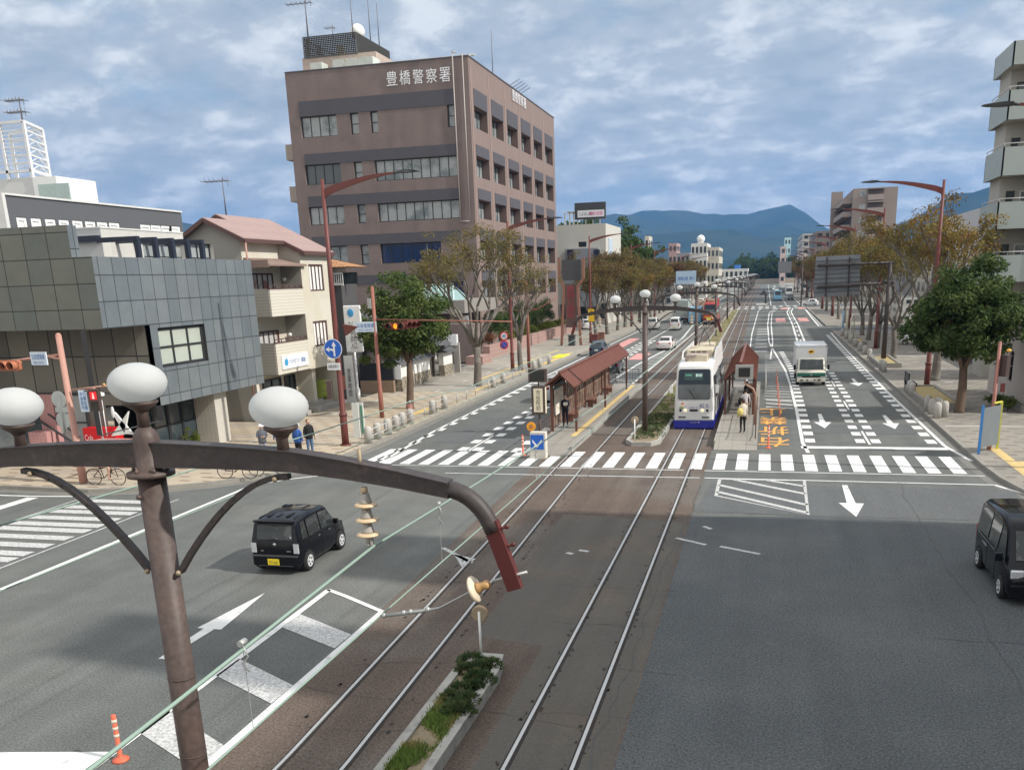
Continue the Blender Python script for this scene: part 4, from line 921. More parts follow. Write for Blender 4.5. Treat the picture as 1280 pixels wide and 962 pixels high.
MB().tube([(-.3, 45.2, .3), (-.3, 45.2, q.z - 1.1), (-.42, 45.2, q.z - .8), (q.x + .1, 45.2, q.z - .6), (q.x, 45.2, q.z - .3)], .05, 8).build('pipe', mat('pipe_brown', (.33, .19, .13), .5), rs)
def beacon(x, y, z, h, label, shade=None, near=False):
    t = thing('round_reflector', label, 'reflector', (x, y, z)); MB().tube([(x, y, z), (x, y, z + h)], .028, 8).build('post', WHP, t)
    m = MB(); m.tube([(x, y + .03, z + h - .06), (x, y + .07, z + h - .06)], .165, 24, sm=False); m.build('disc', mat('reflector_amber', (.80, .40, .10), .4, var=.1), t)
    m = MB(); m.lathe([(.165, 0), (.17, .02), (.165, .05), (.15, .055)], (x, y + .05, z + h - .06), 24, 0, Matrix.Rotation(R(90), 4, 'X')); 
    for dz in (-.02, -.1): m.bar((x - .05, y + .02, z + h + dz), (x + .05, y + .02, z + h + dz), .02)
    m.build('rim', CHAIN, t); return t
beacon(-5.28, 16.0, .2, .98, 'round orange reflector on a white post at the near median bed')
beacon(-5.6, 41.0, .15, 1.05, 'round orange reflector on a white post at the tip of the long median bed')
beacon(-6.3 + .6, 112, .1, 1.1, 'white-posted reflector far along the grassy median'); beacon(-5.7, 128, .1, 1.1, 'distant white-posted reflector on the grassy median')
def flexpost(x, y, h, label, r=1.0):
    t = thing('flexible_post', label, 'delineator post', (x, y, 0)); m = MB(); m.lathe([(.14 * r, .0), (.13 * r, .03), (.06 * r, .06), (.04 * r, .08), (.04 * r, h), (.03 * r, h + .01), (0, h + .01)], (x, y, 0), 14); m.build('post', mat('post_orange', (.62, .13, .07), .5, var=.08), t)
    b = MB()
    for zz_ in (.52, .68, .84): b.tube([(x, y, zz_ * h), (x, y, (zz_ + .07) * h)], .042 * r, 14)
    b.build('bands', mat('band_white', (.75, .62, .5), .5), t)
flexpost(-10.12, 11.35, .82, 'orange rubber post with pale bands at the lower left'); flexpost(-10.15, 38.1, .9, 'red and white rubber post beside the keep-left pillar')
flexpost(.35, 40.6, 1.0, 'orange rubber post at the foot of the orange road lettering')
for k_, y in enumerate((50, 54, 58, 62, 66)): flexpost(.95, y, .9, 'thin orange rubber post, %s along the hatching beside the right platform' % ('nearest', 'second', 'third', 'fourth', 'last')[k_], .55)
# bollards and low rails
def make_bollard(mt):
    t = thing('stone_bollard', 'x', 'bollard', (0, 0, 0), 'granite bollards along the kerb'); m = MB()
    m.lathe([(.19, 0), (.19, .6), (.17, .72), (.11, .8), (0, .82)], k=14); m.build('post', mt, t); return t
GRAN = mat('granite', (.42, .40, .37), .8, var=.25, sc=6, fine=.25, fsc=60)
b0 = make_bollard(GRAN); bl = [(-18.25, 39.8), (-18.3, 41.0), (-18.3, 42.3), (-18.35, 43.5), (-18.4, 44.5), (-18.45, 45.8), (-18.5, 49.4), (-18.5, 51.5), (-18.6, 62.2), (-18.65, 65), (-18.6, 74.3), (-18.6, 76.4), (-18.6, 80)]
brl = [(8.55, 48.6), (8.5, 49.9), (8.5, 51.2), (8.95, 49.0), (8.9, 50.5), (8.55, 57.0), (8.6, 58.3), (8.6, 71), (8.6, 72.5), (8.7, 82), (8.7, 86), (8.7, 90), (8.7, 95), (8.7, 100), (8.7, 106), (8.7, 111)]
first = True
for i, (x, y) in enumerate(bl + brl):
    side = 'left' if x < 0 else 'right'
    lb = ('granite bollard in the close row at the left kerb corner' if i < 6 else 'granite bollard farther along the left kerb') if side == 'left' else ('granite bollard in the clump beneath the right green tree' if y < 52 else 'granite bollard farther along the right kerb')
    if first: b0.location = (x, y, .15); b0['label'] = lb; first = False
    else: copy_tree(b0, None, (x, y, .15), 0, lb)
t = thing('red_bollard', 'short brown-red steel bollard in front of the left tree', 'bollard', (-18.9, 46.4, .15)); MB().tube([(-19.0, 47.2, .15), (-19.0, 47.2, 1.0)], .16, 12).build('post', DKRD2, t)
def guard(pts, label, h=.62, mt=None):
    t = thing('guard_rail', label, 'guard rail', (*pts[0], .15), 'low guard rails along the kerbs'); m = MB()
    P = [Vector((p[0], p[1], .15)) for p in pts]
    for a, b in zip(P[:-1], P[1:]):
        n = max(1, int((b - a).length / 2))
        for i in range(n + 1): q = a.lerp(b, i / n); m.tube([q, q + Vector((0, 0, h))], .028, 6)
        for zz_ in (h, h * .5): m.tube([a + Vector((0, 0, zz_)), b + Vector((0, 0, zz_))], .022, 6)
    m.build('tubes', mt or STEEL, t); return t
guard([(-18.2, 40), (-18.5, 50), (-18.6, 58)], 'grey tube rail running past the bollards on the left kerb')
guard([(-18.6, 61), (-18.6, 72)], 'grey tube rail beside the second left roadside tree')
guard([(-18.6, 76.5), (-18.6, 79.5)], 'short looped grey rail beside the plain faded red pole', .85)
guard([(8.6, 74), (8.6, 81)], 'grey tube rail along the right kerb beyond the dark sign mast')
# white-green notice boards near left bollards
for k_, (px, py, lb) in enumerate(((447, 546, 'narrow white board beside the lamp pole at the left kerb'), (453, 545, 'narrow white board with a green stripe at the left kerb'))):
    q = G(px, py, .15); t = thing('kerb_board', lb, 'notice board', q); MB().box(q.x - .17, q.y - .03, .15, q.x + .17, q.y + .03, 1.85).build('panel', mat('board_white', (.70, .72, .68), .6, var=.1), t)
    if k_: MB().box(q.x + .02, q.y - .045, .3, q.x + .12, q.y - .032, 1.7).build('stripe', mat('board_green', (.1, .3, .2), .6), t)
# planters with kerb on right pavement
for (x0_, y0_, x1_, y1_, lb) in ((8.5, 51.6, 10.3, 60.0, 'low granite planter box with yellow grass round the right street lamp'), (8.6, 74, 10.2, 81, 'low granite planter box under the dark sign mast'), (8.7, 97, 10, 103, 'far low granite planter box on the right pavement')):
    t = thing('tree_planter', lb, 'planter', (x0_, y0_, .15)); m = MB()
    for a in ((x0_, y0_, x1_, y0_ + .2), (x0_, y1_ - .2, x1_, y1_), (x0_, y0_ + .2, x0_ + .2, y1_ - .2), (x1_ - .2, y0_ + .2, x1_, y1_ - .2)): m.box(a[0], a[1], .15, a[2], a[3], .5)
    m.build('kerb', KERB, t); MB().box(x0_ + .2, y0_ + .2, .15, x1_ - .2, y1_ - .2, .42).build('soil', mat('dry_grass', (.38, .30, .14), .95, var=.3, sc=4), t)
t = thing('bench', 'dark slatted bench beside the tree in the right planter', 'bench', (8.9, 60.3, .15)); m = MB()
for i in range(4): m.box(8.75 + i * .12, 59.6, .58, 8.84 + i * .12, 61.4, .62); m.box(8.70, 59.6, .7 + i * .13, 8.73, 61.4, .79 + i * .13)
for y in (59.7, 61.3): m.box(8.7, y - .04, .15, 9.2, y + .04, .58); m.box(8.68, y - .04, .5, 8.76, y + .04, 1.2)
m.build('slats', DGREY, t)
# big road sign seen from the back on its mast
q = G(1104, 452, .15); sm_ = thing('direction_sign', 'large grey ribbed back of a road sign on a dark cantilever mast', 'road sign', (q.x, q.y, .15)); Yq = q.y
MB().tube([(q.x, Yq, .15), (q.x, Yq, AY(1118, 327, Yq).z)], [.2, .16], 12).build('mast', BRND, sm_)
m = MB(); 
for a, b in (((1022, 332), (1118, 328)), ((1021, 359), (1118, 353))): m.tube([AY(*a, Yq), AY(*b, Yq)], .11, 8)
for px in (1034, 1062): m.bar(AY(px, 321, Yq + .15), AY(px - 2, 371, Yq + .15), .12, .1)
m.build('arm', BRND, sm_)
a, b, c, d = AY(1020, 321, Yq + .3), AY(1076, 318, Yq + .3), AY(1074, 368, Yq + .3), AY(1017, 371, Yq + .3)
m = MB(); m.prism([d, c, b, a], (0, .06, 0)); pb_ = m.build('panel', mat('sign_back_grey', (.20, .215, .235), .5, .2, var=.06), sm_)
m = MB()
for i in range(1, 9): q0 = a.lerp(d, i / 9); q1 = b.lerp(c, i / 9); m.bar(q0 + Vector((0, -.03, 0)), q1 + Vector((0, -.03, 0)), .05, .07)
m.build('ribs', mat('sign_rib', (.11, .12, .135), .5, .2), pb_)
# second far gantry on the right, gantry information sign on the left
def far_panel(px0, py0, px1, py1, Y, mt, label, name='direction_sign', cat='road sign', mast=None):
    a = AY(px0, py0, Y); b = AY(px1, py1, Y); t = thing(name, label, cat, (a.x, Y, .15)); MB().box(a.x, Y, b.z, b.x, Y + .1, a.z).build('panel', mt, t)
    if mast: q = AY(mast, py1, Y); MB().tube([(q.x, Y + .2, .1), (q.x, Y + .2, a.z)], .13, 8).bar((a.x, Y + .15, (a.z + b.z) / 2), (q.x, Y + .15, (a.z + b.z) / 2), .12).build('mast', BRND, t)
    return t
far_panel(973, 327, 989, 341, 210, mat('sign_back_far', (.16, .165, .18), .5), 'small dark back of a second road sign far down the right side', mast=1003)
fp = far_panel(845, 339, 870, 355, 150, mat('sign_faceblue', (.42, .55, .68), .45, var=.08), 'pale blue direction sign above the far left lanes', mast=800)
q = AY(857.5, 347, 149.9); text('豊橋公園  豊川', 'lettering', INKB, fp, q + Vector((0, -.02, -.1)), 2.6, .55); text('↑', 'lettering', SIGW, fp, q + Vector((1.2, -.02, .8)), .4, .6)
# ================================================================== BUILDINGS
def fr(plane, c):
    """facade frame: plane 'y' faces -y at Y=c, plane 'x' faces +x at X=c, 'w' faces -x. returns P(u, z, d) with d metres INTO the building"""
    if plane == 'y': return lambda u, z, d=0: Vector((u, c + d, z))
    if plane == 'x': return lambda u, z, d=0: Vector((c - d, u, z))
    return lambda u, z, d=0: Vector((c + d, u, z))
def wall_holes(m, P, u0, z0, u1, z1, ops, depth=.25, mi=0, mr=0):
    us = sorted({u0, u1, *[o[0] for o in ops], *[o[2] for o in ops]}); zs = sorted({z0, z1, *[o[1] for o in ops], *[o[3] for o in ops]})
    us = [u for u in us if u0 <= u <= u1]; zs = [z for z in zs if z0 <= z <= z1]
    for a, b in zip(us[:-1], us[1:]):
        run = None
        for c, d in zip(zs[:-1], zs[1:]):
            um, zm = (a + b) / 2, (c + d) / 2
            if any(o[0] < um < o[2] and o[1] < zm < o[3] for o in ops): continue
            m.face([P(a, c), P(b, c), P(b, d), P(a, d)], mi)
    for (a, c, b, d) in [o[:4] for o in ops]:
        for q in (((a, c), (b, c)), ((b, c), (b, d)), ((b, d), (a, d)), ((a, d), (a, c))):
            m.face([P(*q[0]), P(*q[1]), P(*q[1], depth), P(*q[0], depth)], mr)
FRD = mat('window_frame_dark', (.03, .032, .035), .5); FRW = mat('window_frame_white', (.6, .6, .58), .5); FRS = mat('window_frame_silver', (.30, .31, .32), .45, .3)
def window(parent, P, op, d, frm=FRD, gl=GLASS, nx=2, nz=1, fw=.07, name='window', blind=None, reveal_gl=None):
    a, c, b, e = op; m = MB()
    def bx(u0, z0, u1, z1, dd=.05): 
        p = [P(u0, z0, d), P(u1, z0, d), P(u1, z1, d), P(u0, z1, d)]; nn = P(u0, z0, d - dd) - P(u0, z0, d); m.prism(p, nn)
    bx(a, c, b, c + fw); bx(a, e - fw, b, e); bx(a, c + fw, a + fw, e - fw); bx(b - fw, c + fw, b, e - fw)
    for i in range(1, nx): u = a + (b - a) * i / nx; bx(u - fw * .4, c + fw, u + fw * .4, e - fw, .045)
    for i in range(1, nz): z = c + (e - c) * i / nz; bx(a + fw, z - fw * .35, b - fw, z + fw * .35, .04)
    o = m.build(name, frm, parent)
    g = MB(); g.face([P(a, c, d + .01), P(b, c, d + .01), P(b, e, d + .01), P(a, e, d + .01)]); g.build('pane', gl, o)
    return o
def quadbox(m, x0, y0, z0, x1, y1, z1, skip='', mi=0, top=0):
    c = {'f': [(x0, y0, z0), (x1, y0, z0), (x1, y0, z1), (x0, y0, z1)], 'b': [(x1, y1, z0), (x0, y1, z0), (x0, y1, z1), (x1, y1, z1)],
         'r': [(x1, y0, z0), (x1, y1, z0), (x1, y1, z1), (x1, y0, z1)], 'l': [(x0, y1, z0), (x0, y0, z0), (x0, y0, z1), (x0, y1, z1)],
         't': [(x0, y0, z1), (x1, y0, z1), (x1, y1, z1), (x0, y1, z1)]}
    for k, v in c.items():
        if k not in skip: m.face(v, top if k == 't' else mi)
ROOFG = mat('flat_roof', (.25, .245, .235), .9, var=.2, sc=.6)

# ---------------- police station
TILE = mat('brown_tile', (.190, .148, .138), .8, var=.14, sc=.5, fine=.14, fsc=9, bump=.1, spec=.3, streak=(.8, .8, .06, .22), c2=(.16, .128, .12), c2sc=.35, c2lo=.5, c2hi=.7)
BAND = mat('slate_band', (.085, .082, .095), .75, var=.12, sc=.7, fine=.1, spec=.3)
pol = thing('police_station', 'six-storey brown tiled public building with grey window bands and metal characters near its roofline', 'building', (-30, 96.5, 0))
PX0, PX1, PY0, PY1, PZ = -50.4, -30.0, 96.5, 136.0, 29.3
rows = [(22.87, 24.95), (18.1, 20.15), (13.95, 15.85), (9.65, 11.7), (5.6, 7.5)]
fops = [(-49.1, r[0], -44.9, r[1]) for r in rows[:3]] + [(-43.35, r[0], -42.4, r[1]) for r in rows[:4]] + [(-41.05, rows[0][0], -40.2, rows[0][1]), (-32.5, rows[0][0], -31.75, rows[0][1] + .1)]
fops += [(-40.95, r[0], -31.72, r[1]) for r in (rows[1], rows[2])] + [(-41.0, rows[3][0], -34.0, rows[3][1]), (-38.2, rows[4][0], -31.7, rows[4][1])] + [(-49.1, rows[3][0], -44.9, rows[3][1])]
bays = [(97.85 + 6.42 * i, 97.85 + 6.42 * i + 4.75) for i in range(6)]
sops = [(b[0], r[0], b[1], r[1]) for b in bays for r in rows]
Pf, Ps = fr('y', PY0), fr('x', PX1)
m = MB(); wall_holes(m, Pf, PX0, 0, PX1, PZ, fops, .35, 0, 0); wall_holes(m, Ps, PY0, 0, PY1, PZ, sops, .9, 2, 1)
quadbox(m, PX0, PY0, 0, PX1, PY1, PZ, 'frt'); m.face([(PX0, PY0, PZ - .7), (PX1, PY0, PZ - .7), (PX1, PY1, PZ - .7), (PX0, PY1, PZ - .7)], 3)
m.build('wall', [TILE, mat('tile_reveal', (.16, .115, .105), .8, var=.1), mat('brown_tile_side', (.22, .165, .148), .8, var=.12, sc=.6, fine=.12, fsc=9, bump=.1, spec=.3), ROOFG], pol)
m = MB(); 
for (x0, x1, z0, z1) in ((-49.1, -31.75, 24.97, 26.45), (-49.0, -31.7, 20.17, 21.25), (-49.0, -31.7, 15.87, 16.95), (-49.0, -31.7, 11.72, 12.75), (-49, -31.7, 7.52, 8.5)): m.box(x0, PY0 - .05, z0, x1, PY0 + .02, z1)
for b in bays:
    for i, r in enumerate(rows): m.box(PX1 - .02, b[0], r[1] + .02, PX1 + .05, b[1], r[1] + (1.65 if i == 0 else 1.1))
m.build('window_bands', BAND, pol)
m = MB()
for i in range(7):
    y = 97.85 + 6.42 * i - .9; m.box(PX1 + .0, y, 1.0, PX1 + .05, y + .16, PZ - .6); m.box(PX1, y - .05, 26.8, PX1 + .04, y + .2, 28.2)
m.build('pilaster_lines', mat('pale_tile_joint', (.33, .25, .22), .8, var=.1), pol)
BLUEG = mat('blue_dark_glass', (.02, .04, .11), .1, var=.2, sc=.4, spec=.8)
for o in fops:
    wd = o[2] - o[0]; deep = o[1] < 12 and wd > 5
    window(pol, Pf, o, .33, FRD, BLUEG if deep else (GLASSC if not (o[0] < -44 and 18 < o[1] < 19) else GLASS), 9 if wd > 8 else 6 if wd > 5 else (4 if wd > 3 else 1), 1 if wd > 3 else 2, .09)
for o in sops: window(pol, Ps, o, .85, FRD, GLASSC, 4, 1, .1)
m = MB(); m.box(PX0, PY0 - .06, PZ, PX1 + .06, PY0 + .3, PZ + .12); m.box(PX1 - .3, PY0 + .3, PZ, PX1 + .06, PY1, PZ + .12); m.build('coping', BAND, pol)
m = MB(); 
for x in (-31.6, -30.55): m.tube([(x, PY0 - .12, 29.6), (x, PY0 - .12, 13.6)], .065, 8)
m.tube([(-31.6, PY0 - .12, 13.6), (-30.55, PY0 - .12, 13.6)], .07, 6); m.tube([(-31.6, PY0 - .12, 29.8), (-31.6, PY0 + 1, 30.0)], .08, 6)
m.build('downpipe', mat('pipe_pale', (.36, .33, .31), .5), pol)
for z in (20.9, 16.6):
    MB().box(PX0 - 1.3, PY0 + 1, z, PX0, PY0 + 4, z + 1.6).build('balcony', mat('balcony_tan', (.34, .29, .25), .8, var=.12), pol)
MTL = mat('metal_letters', (.78, .78, .80), .4, .1)
a = AY(482, 99, PY0); b = AY(565, 93, PY0)
for i, ch in enumerate('豊橋警察署'):
    q = a.lerp(b, (i + .5) / 5); text(ch, 'metal_character', MTL, pol, (q.x, PY0 - .12, q.z), 1.18, 1.35)
q = AX(648, 124, PX1)
text('豊橋警察署', 'metal_character', MTL, pol, (PX1 + .12, q.y, q.z), 6.6, 1.25, (0, 1, 0))
# roof: penthouse, screen, tanks, racks, aerials
m = MB(); x0 = AY(378, 76, 100).x; x1 = AY(470, 70, 100).x; quadbox(m, x0, 100, PZ - .7, x1, 108, 31.4); m.build('penthouse', mat('penthouse_pink', (.42, .34, .29), .85, var=.25, sc=1), pol)
sx0, sx1, sy0, sy1, sz0, sz1 = AY(380, 60, 100).x, AY(446, 50, 100).x, 99.9, 109.2, 31.4, 33.4
SCR = mat('screen_mesh', (.085, .082, .075), .6, var=.2, sc=3)
m = MB()
def lattice(P, u0, u1, z0, z1, su, sz, w=.05):
    u = u0
    while u <= u1 + .01: m.box(*P(u - w / 2, z0), *P(u + w / 2, z1, .05)); u += su
    z = z0
    while z <= z1 + .01: m.box(*P(u0, z - w / 2), *P(u1, z + w / 2, .05)); z += sz
lattice(fr('y', sy0), sx0, sx1, sz0, sz1, .2, .18, .11); lattice(fr('x', sx1), sy0, sy1, sz0, sz1, .26, .18, .13)
lattice(fr('y', sy1), sx0, sx1, sz0, sz1, .5, .6, .1); lattice(fr('w', sx0), sy0, sy1, sz0, sz1, .5, .6, .1)
m.build('roof_screen', SCR, pol)
m = MB(); m.box(sx0 + 2.5, 103, 31.4, sx0 + 3.2, 103.6, 33); m.box(sx0 + 5, 104, 31.4, sx1 - .8, 108, 32.9); m.build('roof_plant', mat('plant_rust', (.42, .36, .3), .7, var=.3, sc=2), pol)
m = MB(); a = AY(388, 88, 98); b = AY(402, 80, 98); m.box(a.x, 98, PZ - .5, b.x, 99.5, b.z + .2); a = AY(416, 84, 98); b = AY(459, 72, 98); m.box(a.x, 98, PZ - .5, b.x + .6, 100, b.z + .1); m.build('roof_box', mat('pale_green_metal', (.52, .55, .50), .6, var=.25, sc=1.5, c2=(.4, .28, .16), c2sc=1.8, c2lo=.6, c2hi=.75), pol)
m = MB()
for i in range(10): x = -40.5 + i; m.bar((x, 97.5, 29.4), (x + .4, 101, 30.4), .06)
m.box(-40.8, 101, 30.3, -30.6, 101.1, 30.5); m.box(-40.8, 97.3, 29.4, -30.6, 97.4, 29.55)
m.build('roof_rack', FRW, pol)
m = MB(); m.face([(-40.8, 97.4, 29.52), (-30.7, 97.4, 29.52), (-30.7, 101, 30.35), (-40.8, 101, 30.35)]); m.build('roof_panel', mat('panel_grey', (.33, .34, .35), .4, .3, var=.3, sc=1.5), pol)
m = MB()
for i in range(5): m.bar((-30.5, 113.2 + i * 1.3, 29.4), (-29, 113.4 + i * 1.3, 30.2), .05)
m.bar((-30.5, 113, 29.8), (-30.5, 119, 29.8), .06); m.build('sign_bracket', DGREY, pol)
def mast(px, pyb, pyt, Y, label, r=.06, yagi=False, horiz=None):
    a = AY(px, pyb, Y); zt = AY(px, pyt, Y).z; t = thing('antenna_mast', label, 'antenna', a); m = MB(); m.tube([(a.x, Y, a.z - .5), (a.x, Y, zt)], [r, r * .5], 6)
    if yagi:
        for z in horiz:
            m.tube([(a.x - yagi, Y, z), (a.x + yagi * .35, Y, z)], r * .5, 4)
            for i in range(6): x = a.x - yagi + i * yagi * .26; m.tube([(x, Y - .5, z), (x, Y + .5, z)], r * .35, 4); m.tube([(x, Y, z - .35 * (i == 5)), (x, Y, z + .25)], r * .35, 4)
    m.build('pole', mat('antenna_metal', (.16, .15, .16), .5, .3), t); return t
z1_ = AY(381, 4, 103).z
mast(385, 46, -10, 103, 'tall yagi aerial at the left end of the brown building roof', .09, 2.2, (z1_,)); mast(416, 43, 30, 104, 'small yagi aerial on the roof screen of the brown building', .05, .9, (AY(416, 35, 104).z,))
mast(441, 41, -12, 103, 'whip aerial at the corner of the roof screen', .06); mast(463, 48, -12, 106, 'middle of the three whip aerials on the brown building', .06); mast(474, 54, 4, 108, 'rightmost of the three whip aerials behind the roof screen', .06)
mast(616, 92, 36, 108, 'thin lightning rod above the street side of the brown building', .05)
q = AY(447, 40, 104); MB().ball(q, (.8, .8, .8), 16).build('radome', WHP, pol)
# entrance canopy, planter wall in front
can = thing('entrance_canopy', 'concrete entrance canopy with a pale green glass roof in front of the brown building', 'canopy', (-31, 88, 0)); a = AY(520, 382, 85); b = AY(581, 390, 85)
m = MB(); m.box(a.x - 4, 85, b.z - .1, b.x, 96.4, b.z + 1.1); m.build('slab', mat('canopy_concrete', (.25, .235, .215), .8, var=.15), can)
gx0, gx1, gz = AY(505, 380, 86).x, AY(568, 380, 86).x, b.z + 1.1
m = MB(); m.face([(gx0, 86, gz), (gx1, 86, gz), (gx1 - .9, 88.5, gz + 1.5), (gx0, 88.5, gz + 1.5)]); m.face([(gx1, 86, gz), (gx1, 91, gz), (gx1 - .9, 88.5, gz + 1.5)]); m.build('glass_roof', mat('green_roof_glass', (.25, .38, .36), .2, var=.15, spec=.7), can)
m = MB()
for i in range(7): u = i / 6; m.bar((gx0 + (gx1 - gx0) * u, 85.97, gz + .02), (gx0 + (gx1 - .9 - gx0) * u, 88.47, gz + 1.52), .1)
m.bar((gx0, 85.95, gz + .05), (gx1, 85.95, gz + .05), .16); m.bar((gx0, 88.5, gz + 1.55), (gx1 - .9, 88.5, gz + 1.55), .12); m.bar((gx1, 85.9, gz + .03), (gx1 - .9, 88.5, gz + 1.55), .12)
m.build('glazing_bar', mat('pale_green_paint', (.55, .68, .62), .5), can)
m = MB(); 
for px in (568,): x = AY(px, 420, 86).x; m.tube([(x, 86, .1), (x, 86, b.z)], .38, 14)
m.tube([(b.x - 9, 86, .1), (b.x - 9, 86, b.z)], .38, 12); m.build('column', mat('column_tan', (.33, .29, .23), .7, var=.1), can)
bn = thing('vertical_banner', 'tall white banner sign with dark characters beside the canopy column', 'sign', (b.x + .3, 86, 0)); q = AY(584, 410, 86.5); MB().box(q.x - .5, 86.4, .6, q.x + .35, 86.5, 4.3).build('panel', SIGW, bn); text('交\n通\n安\n全', 'lettering', INK, bn, (q.x - .07, 86.38, 2.5), .5, 3.0)
pw = thing('planter_wall', 'long low pink-brown brick planter wall in front of the brown building', 'wall', (-26.2, 90, 0)); m = MB()
m.prism([(-26.6, 86, .1), (-25.9, 86, .1), (-26.3, 131, .1), (-27.0, 131, .1)], (0, 0, 1.25)); m.prism([(-26.3, 79.6, .1), (-24.7, 79.6, .1), (-24.7, 82.6, .1), (-26.3, 82.6, .1)], (0, 0, .8)); m.build('brick', grid_mat('pink_brick', (.36, .235, .205), (.24, .16, .14), .42, .4, .02, 'YZ', var=.12), pw)
m = MB(); m.box(-30, 84, 0, -26.8, 86, 3.6); m.build('brown_pier', TILE, pw)

# ---------------- traditional walled house
TLR = grid_mat('dark_roof_tile', (.085, .088, .095), (.035, .035, .04), .3, .28, .03, 'YX', c2=(.12, .12, .125), var=.2)
tw = thing('plaster_wall', 'white plaster garden wall on a rubble base with a black tiled coping', 'wall', (-25.2, 62, 0))
STN = mat('rubble_stone', (.30, .26, .20), .9, var=.3, sc=2.5, fine=.2, bump=.6, bsc=6, c2=(.17, .15, .12), c2sc=3.5, c2lo=.48, c2hi=.55)
PLS = mat('white_plaster', (.70, .69, .66), .8, var=.05, sc=1)
m = MB()
for y0, y1 in ((60.5, 67.2), (70.4, 72.6)): m.box(-25.6, y0, .1, -25.1, y1, 1.0, 1); m.box(-25.55, y0, 1.0, -25.15, y1, 2.0, 0); m.prism([(-25.95, y0 - .1, 2.0), (-24.75, y0 - .1, 2.0), (-25.35, y0 - .1, 2.42)], (0, y1 - y0 + .2, 0), 2); m.tube([(-25.35, y0 - .12, 2.45), (-25.35, y1 + .12, 2.45)], .09, 8, 2)
m.build('wall_body', [PLS, STN, TLR], tw)
gate = thing('tiled_gate', 'small roofed wooden gate with dark tiles between two white plaster walls', 'gate', (-25.6, 68.8, 0)); m = MB()
for y in (67.6, 70.0): m.box(-26, y - .1, .1, -25.8, y + .1, 2.9)
m.box(-26.0, 67.5, 2.5, -25.85, 70.1, 2.7); m.build('posts', mat('dark_wood', (.06, .045, .035), .7), gate)
m = MB(); m.prism([(-27.6, 66.2, 2.7), (-24.6, 66.2, 2.7), (-26.1, 66.2, 3.5)], (0, 5.0, 0)); m.tube([(-26.1, 66.1, 3.56), (-26.1, 71.3, 3.56)], .12, 8); m.build('roof', TLR, gate)
MB().box(-25.78, 70.15, 1.5, -25.72, 70.6, 2.4).build('name_lantern', WHP, gate)
hb = thing('tiled_house', 'low dark tiled traditional house roof behind the white garden wall', 'house', (-31, 68, 0)); m = MB(); quadbox(m, -38, 62, 0, -28, 76, 3.6, ''); m.build('wall', mat('dark_wall', (.12, .10, .085), .8), hb)
m = MB(); m.prism([(-39, 61.2, 3.5), (-27, 61.2, 3.5), (-33, 61.2, 5.4)], (0, 15.5, 0)); m.build('roof', TLR, hb)
bf = thing('black_fence', 'black board fence on a low brown brick wall left of the white garden wall', 'fence', (-26.5, 58, 0)); m = MB(); m.box(-27.5, 59.4, .1, -25.0, 59.7, 1.0, 1); m.box(-27.5, 59.42, 1.0, -25.0, 59.6, 2.2, 0); m.build('boards', [mat('black_board', (.018, .022, .03), .5), mat('brick_brown', (.25, .18, .13), .85, var=.2, sc=4)], bf)
gb = thing('notice_sign', 'small white board sign on a stone post by the garden wall', 'sign', (-24.9, 60.1, 0)); MB().box(-25.1, 60.0, .1, -24.6, 60.2, 1.0).build('base', STN, gb); MB().box(-25.05, 59.95, 1.0, -24.62, 60.02, 2.0).build('panel', SIGW, gb)
lb = thing('lightbox_sign', 'white lightbox sign standing on a post at the end of the garden wall', 'sign', (-24.9, 73.3, 0)); q = AY(560, 425, 73); MB().box(q.x - .75, 73, q.z - .45, q.x + .75, 73.4, q.z + .45).build('box', SIGW, lb); m = MB(); m.box(q.x - .1, 73.1, .1, q.x + .1, 73.3, q.z - .45); m.box(q.x + .4, 73.1, .1, q.x + .9, 73.3, 2.6); m.build('post', CONC, lb)
text('官公堂', 'lettering', INK, lb, (q.x, 72.98, q.z), .9, .3) if False else None

# ---------------- grey metal-panel building at the left
MX, MY = -25.55, 31.7
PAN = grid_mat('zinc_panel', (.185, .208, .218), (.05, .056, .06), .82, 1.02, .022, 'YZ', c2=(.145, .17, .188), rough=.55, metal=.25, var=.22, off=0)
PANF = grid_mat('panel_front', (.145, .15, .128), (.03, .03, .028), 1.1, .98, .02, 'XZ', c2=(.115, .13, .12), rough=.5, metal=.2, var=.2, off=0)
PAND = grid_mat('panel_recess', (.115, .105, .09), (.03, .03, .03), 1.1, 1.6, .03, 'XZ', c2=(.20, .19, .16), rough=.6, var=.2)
zb = thing('panel_clad_building', 'grey metal-panel-clad building with a projecting upper storey at the left corner', 'building', (-30, 32, 0))
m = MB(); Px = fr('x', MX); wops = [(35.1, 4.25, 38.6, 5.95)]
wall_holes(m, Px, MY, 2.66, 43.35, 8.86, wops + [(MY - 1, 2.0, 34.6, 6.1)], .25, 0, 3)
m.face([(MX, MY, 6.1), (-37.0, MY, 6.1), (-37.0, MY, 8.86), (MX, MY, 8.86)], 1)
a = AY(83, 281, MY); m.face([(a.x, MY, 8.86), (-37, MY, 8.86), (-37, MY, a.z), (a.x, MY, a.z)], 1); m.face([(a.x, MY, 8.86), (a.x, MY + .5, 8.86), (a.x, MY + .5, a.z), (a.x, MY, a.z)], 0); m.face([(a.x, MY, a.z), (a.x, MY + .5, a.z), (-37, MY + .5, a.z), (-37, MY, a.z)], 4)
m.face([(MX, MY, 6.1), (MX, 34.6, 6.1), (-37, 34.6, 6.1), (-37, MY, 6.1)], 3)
m.face([(MX, 34.6, 2.66), (MX, 34.6, 6.1), (-37, 34.6, 6.1), (-37, 34.6, .0), (-28.4, 34.6, 0), (-28.4, 34.6, 2.66)], 2)
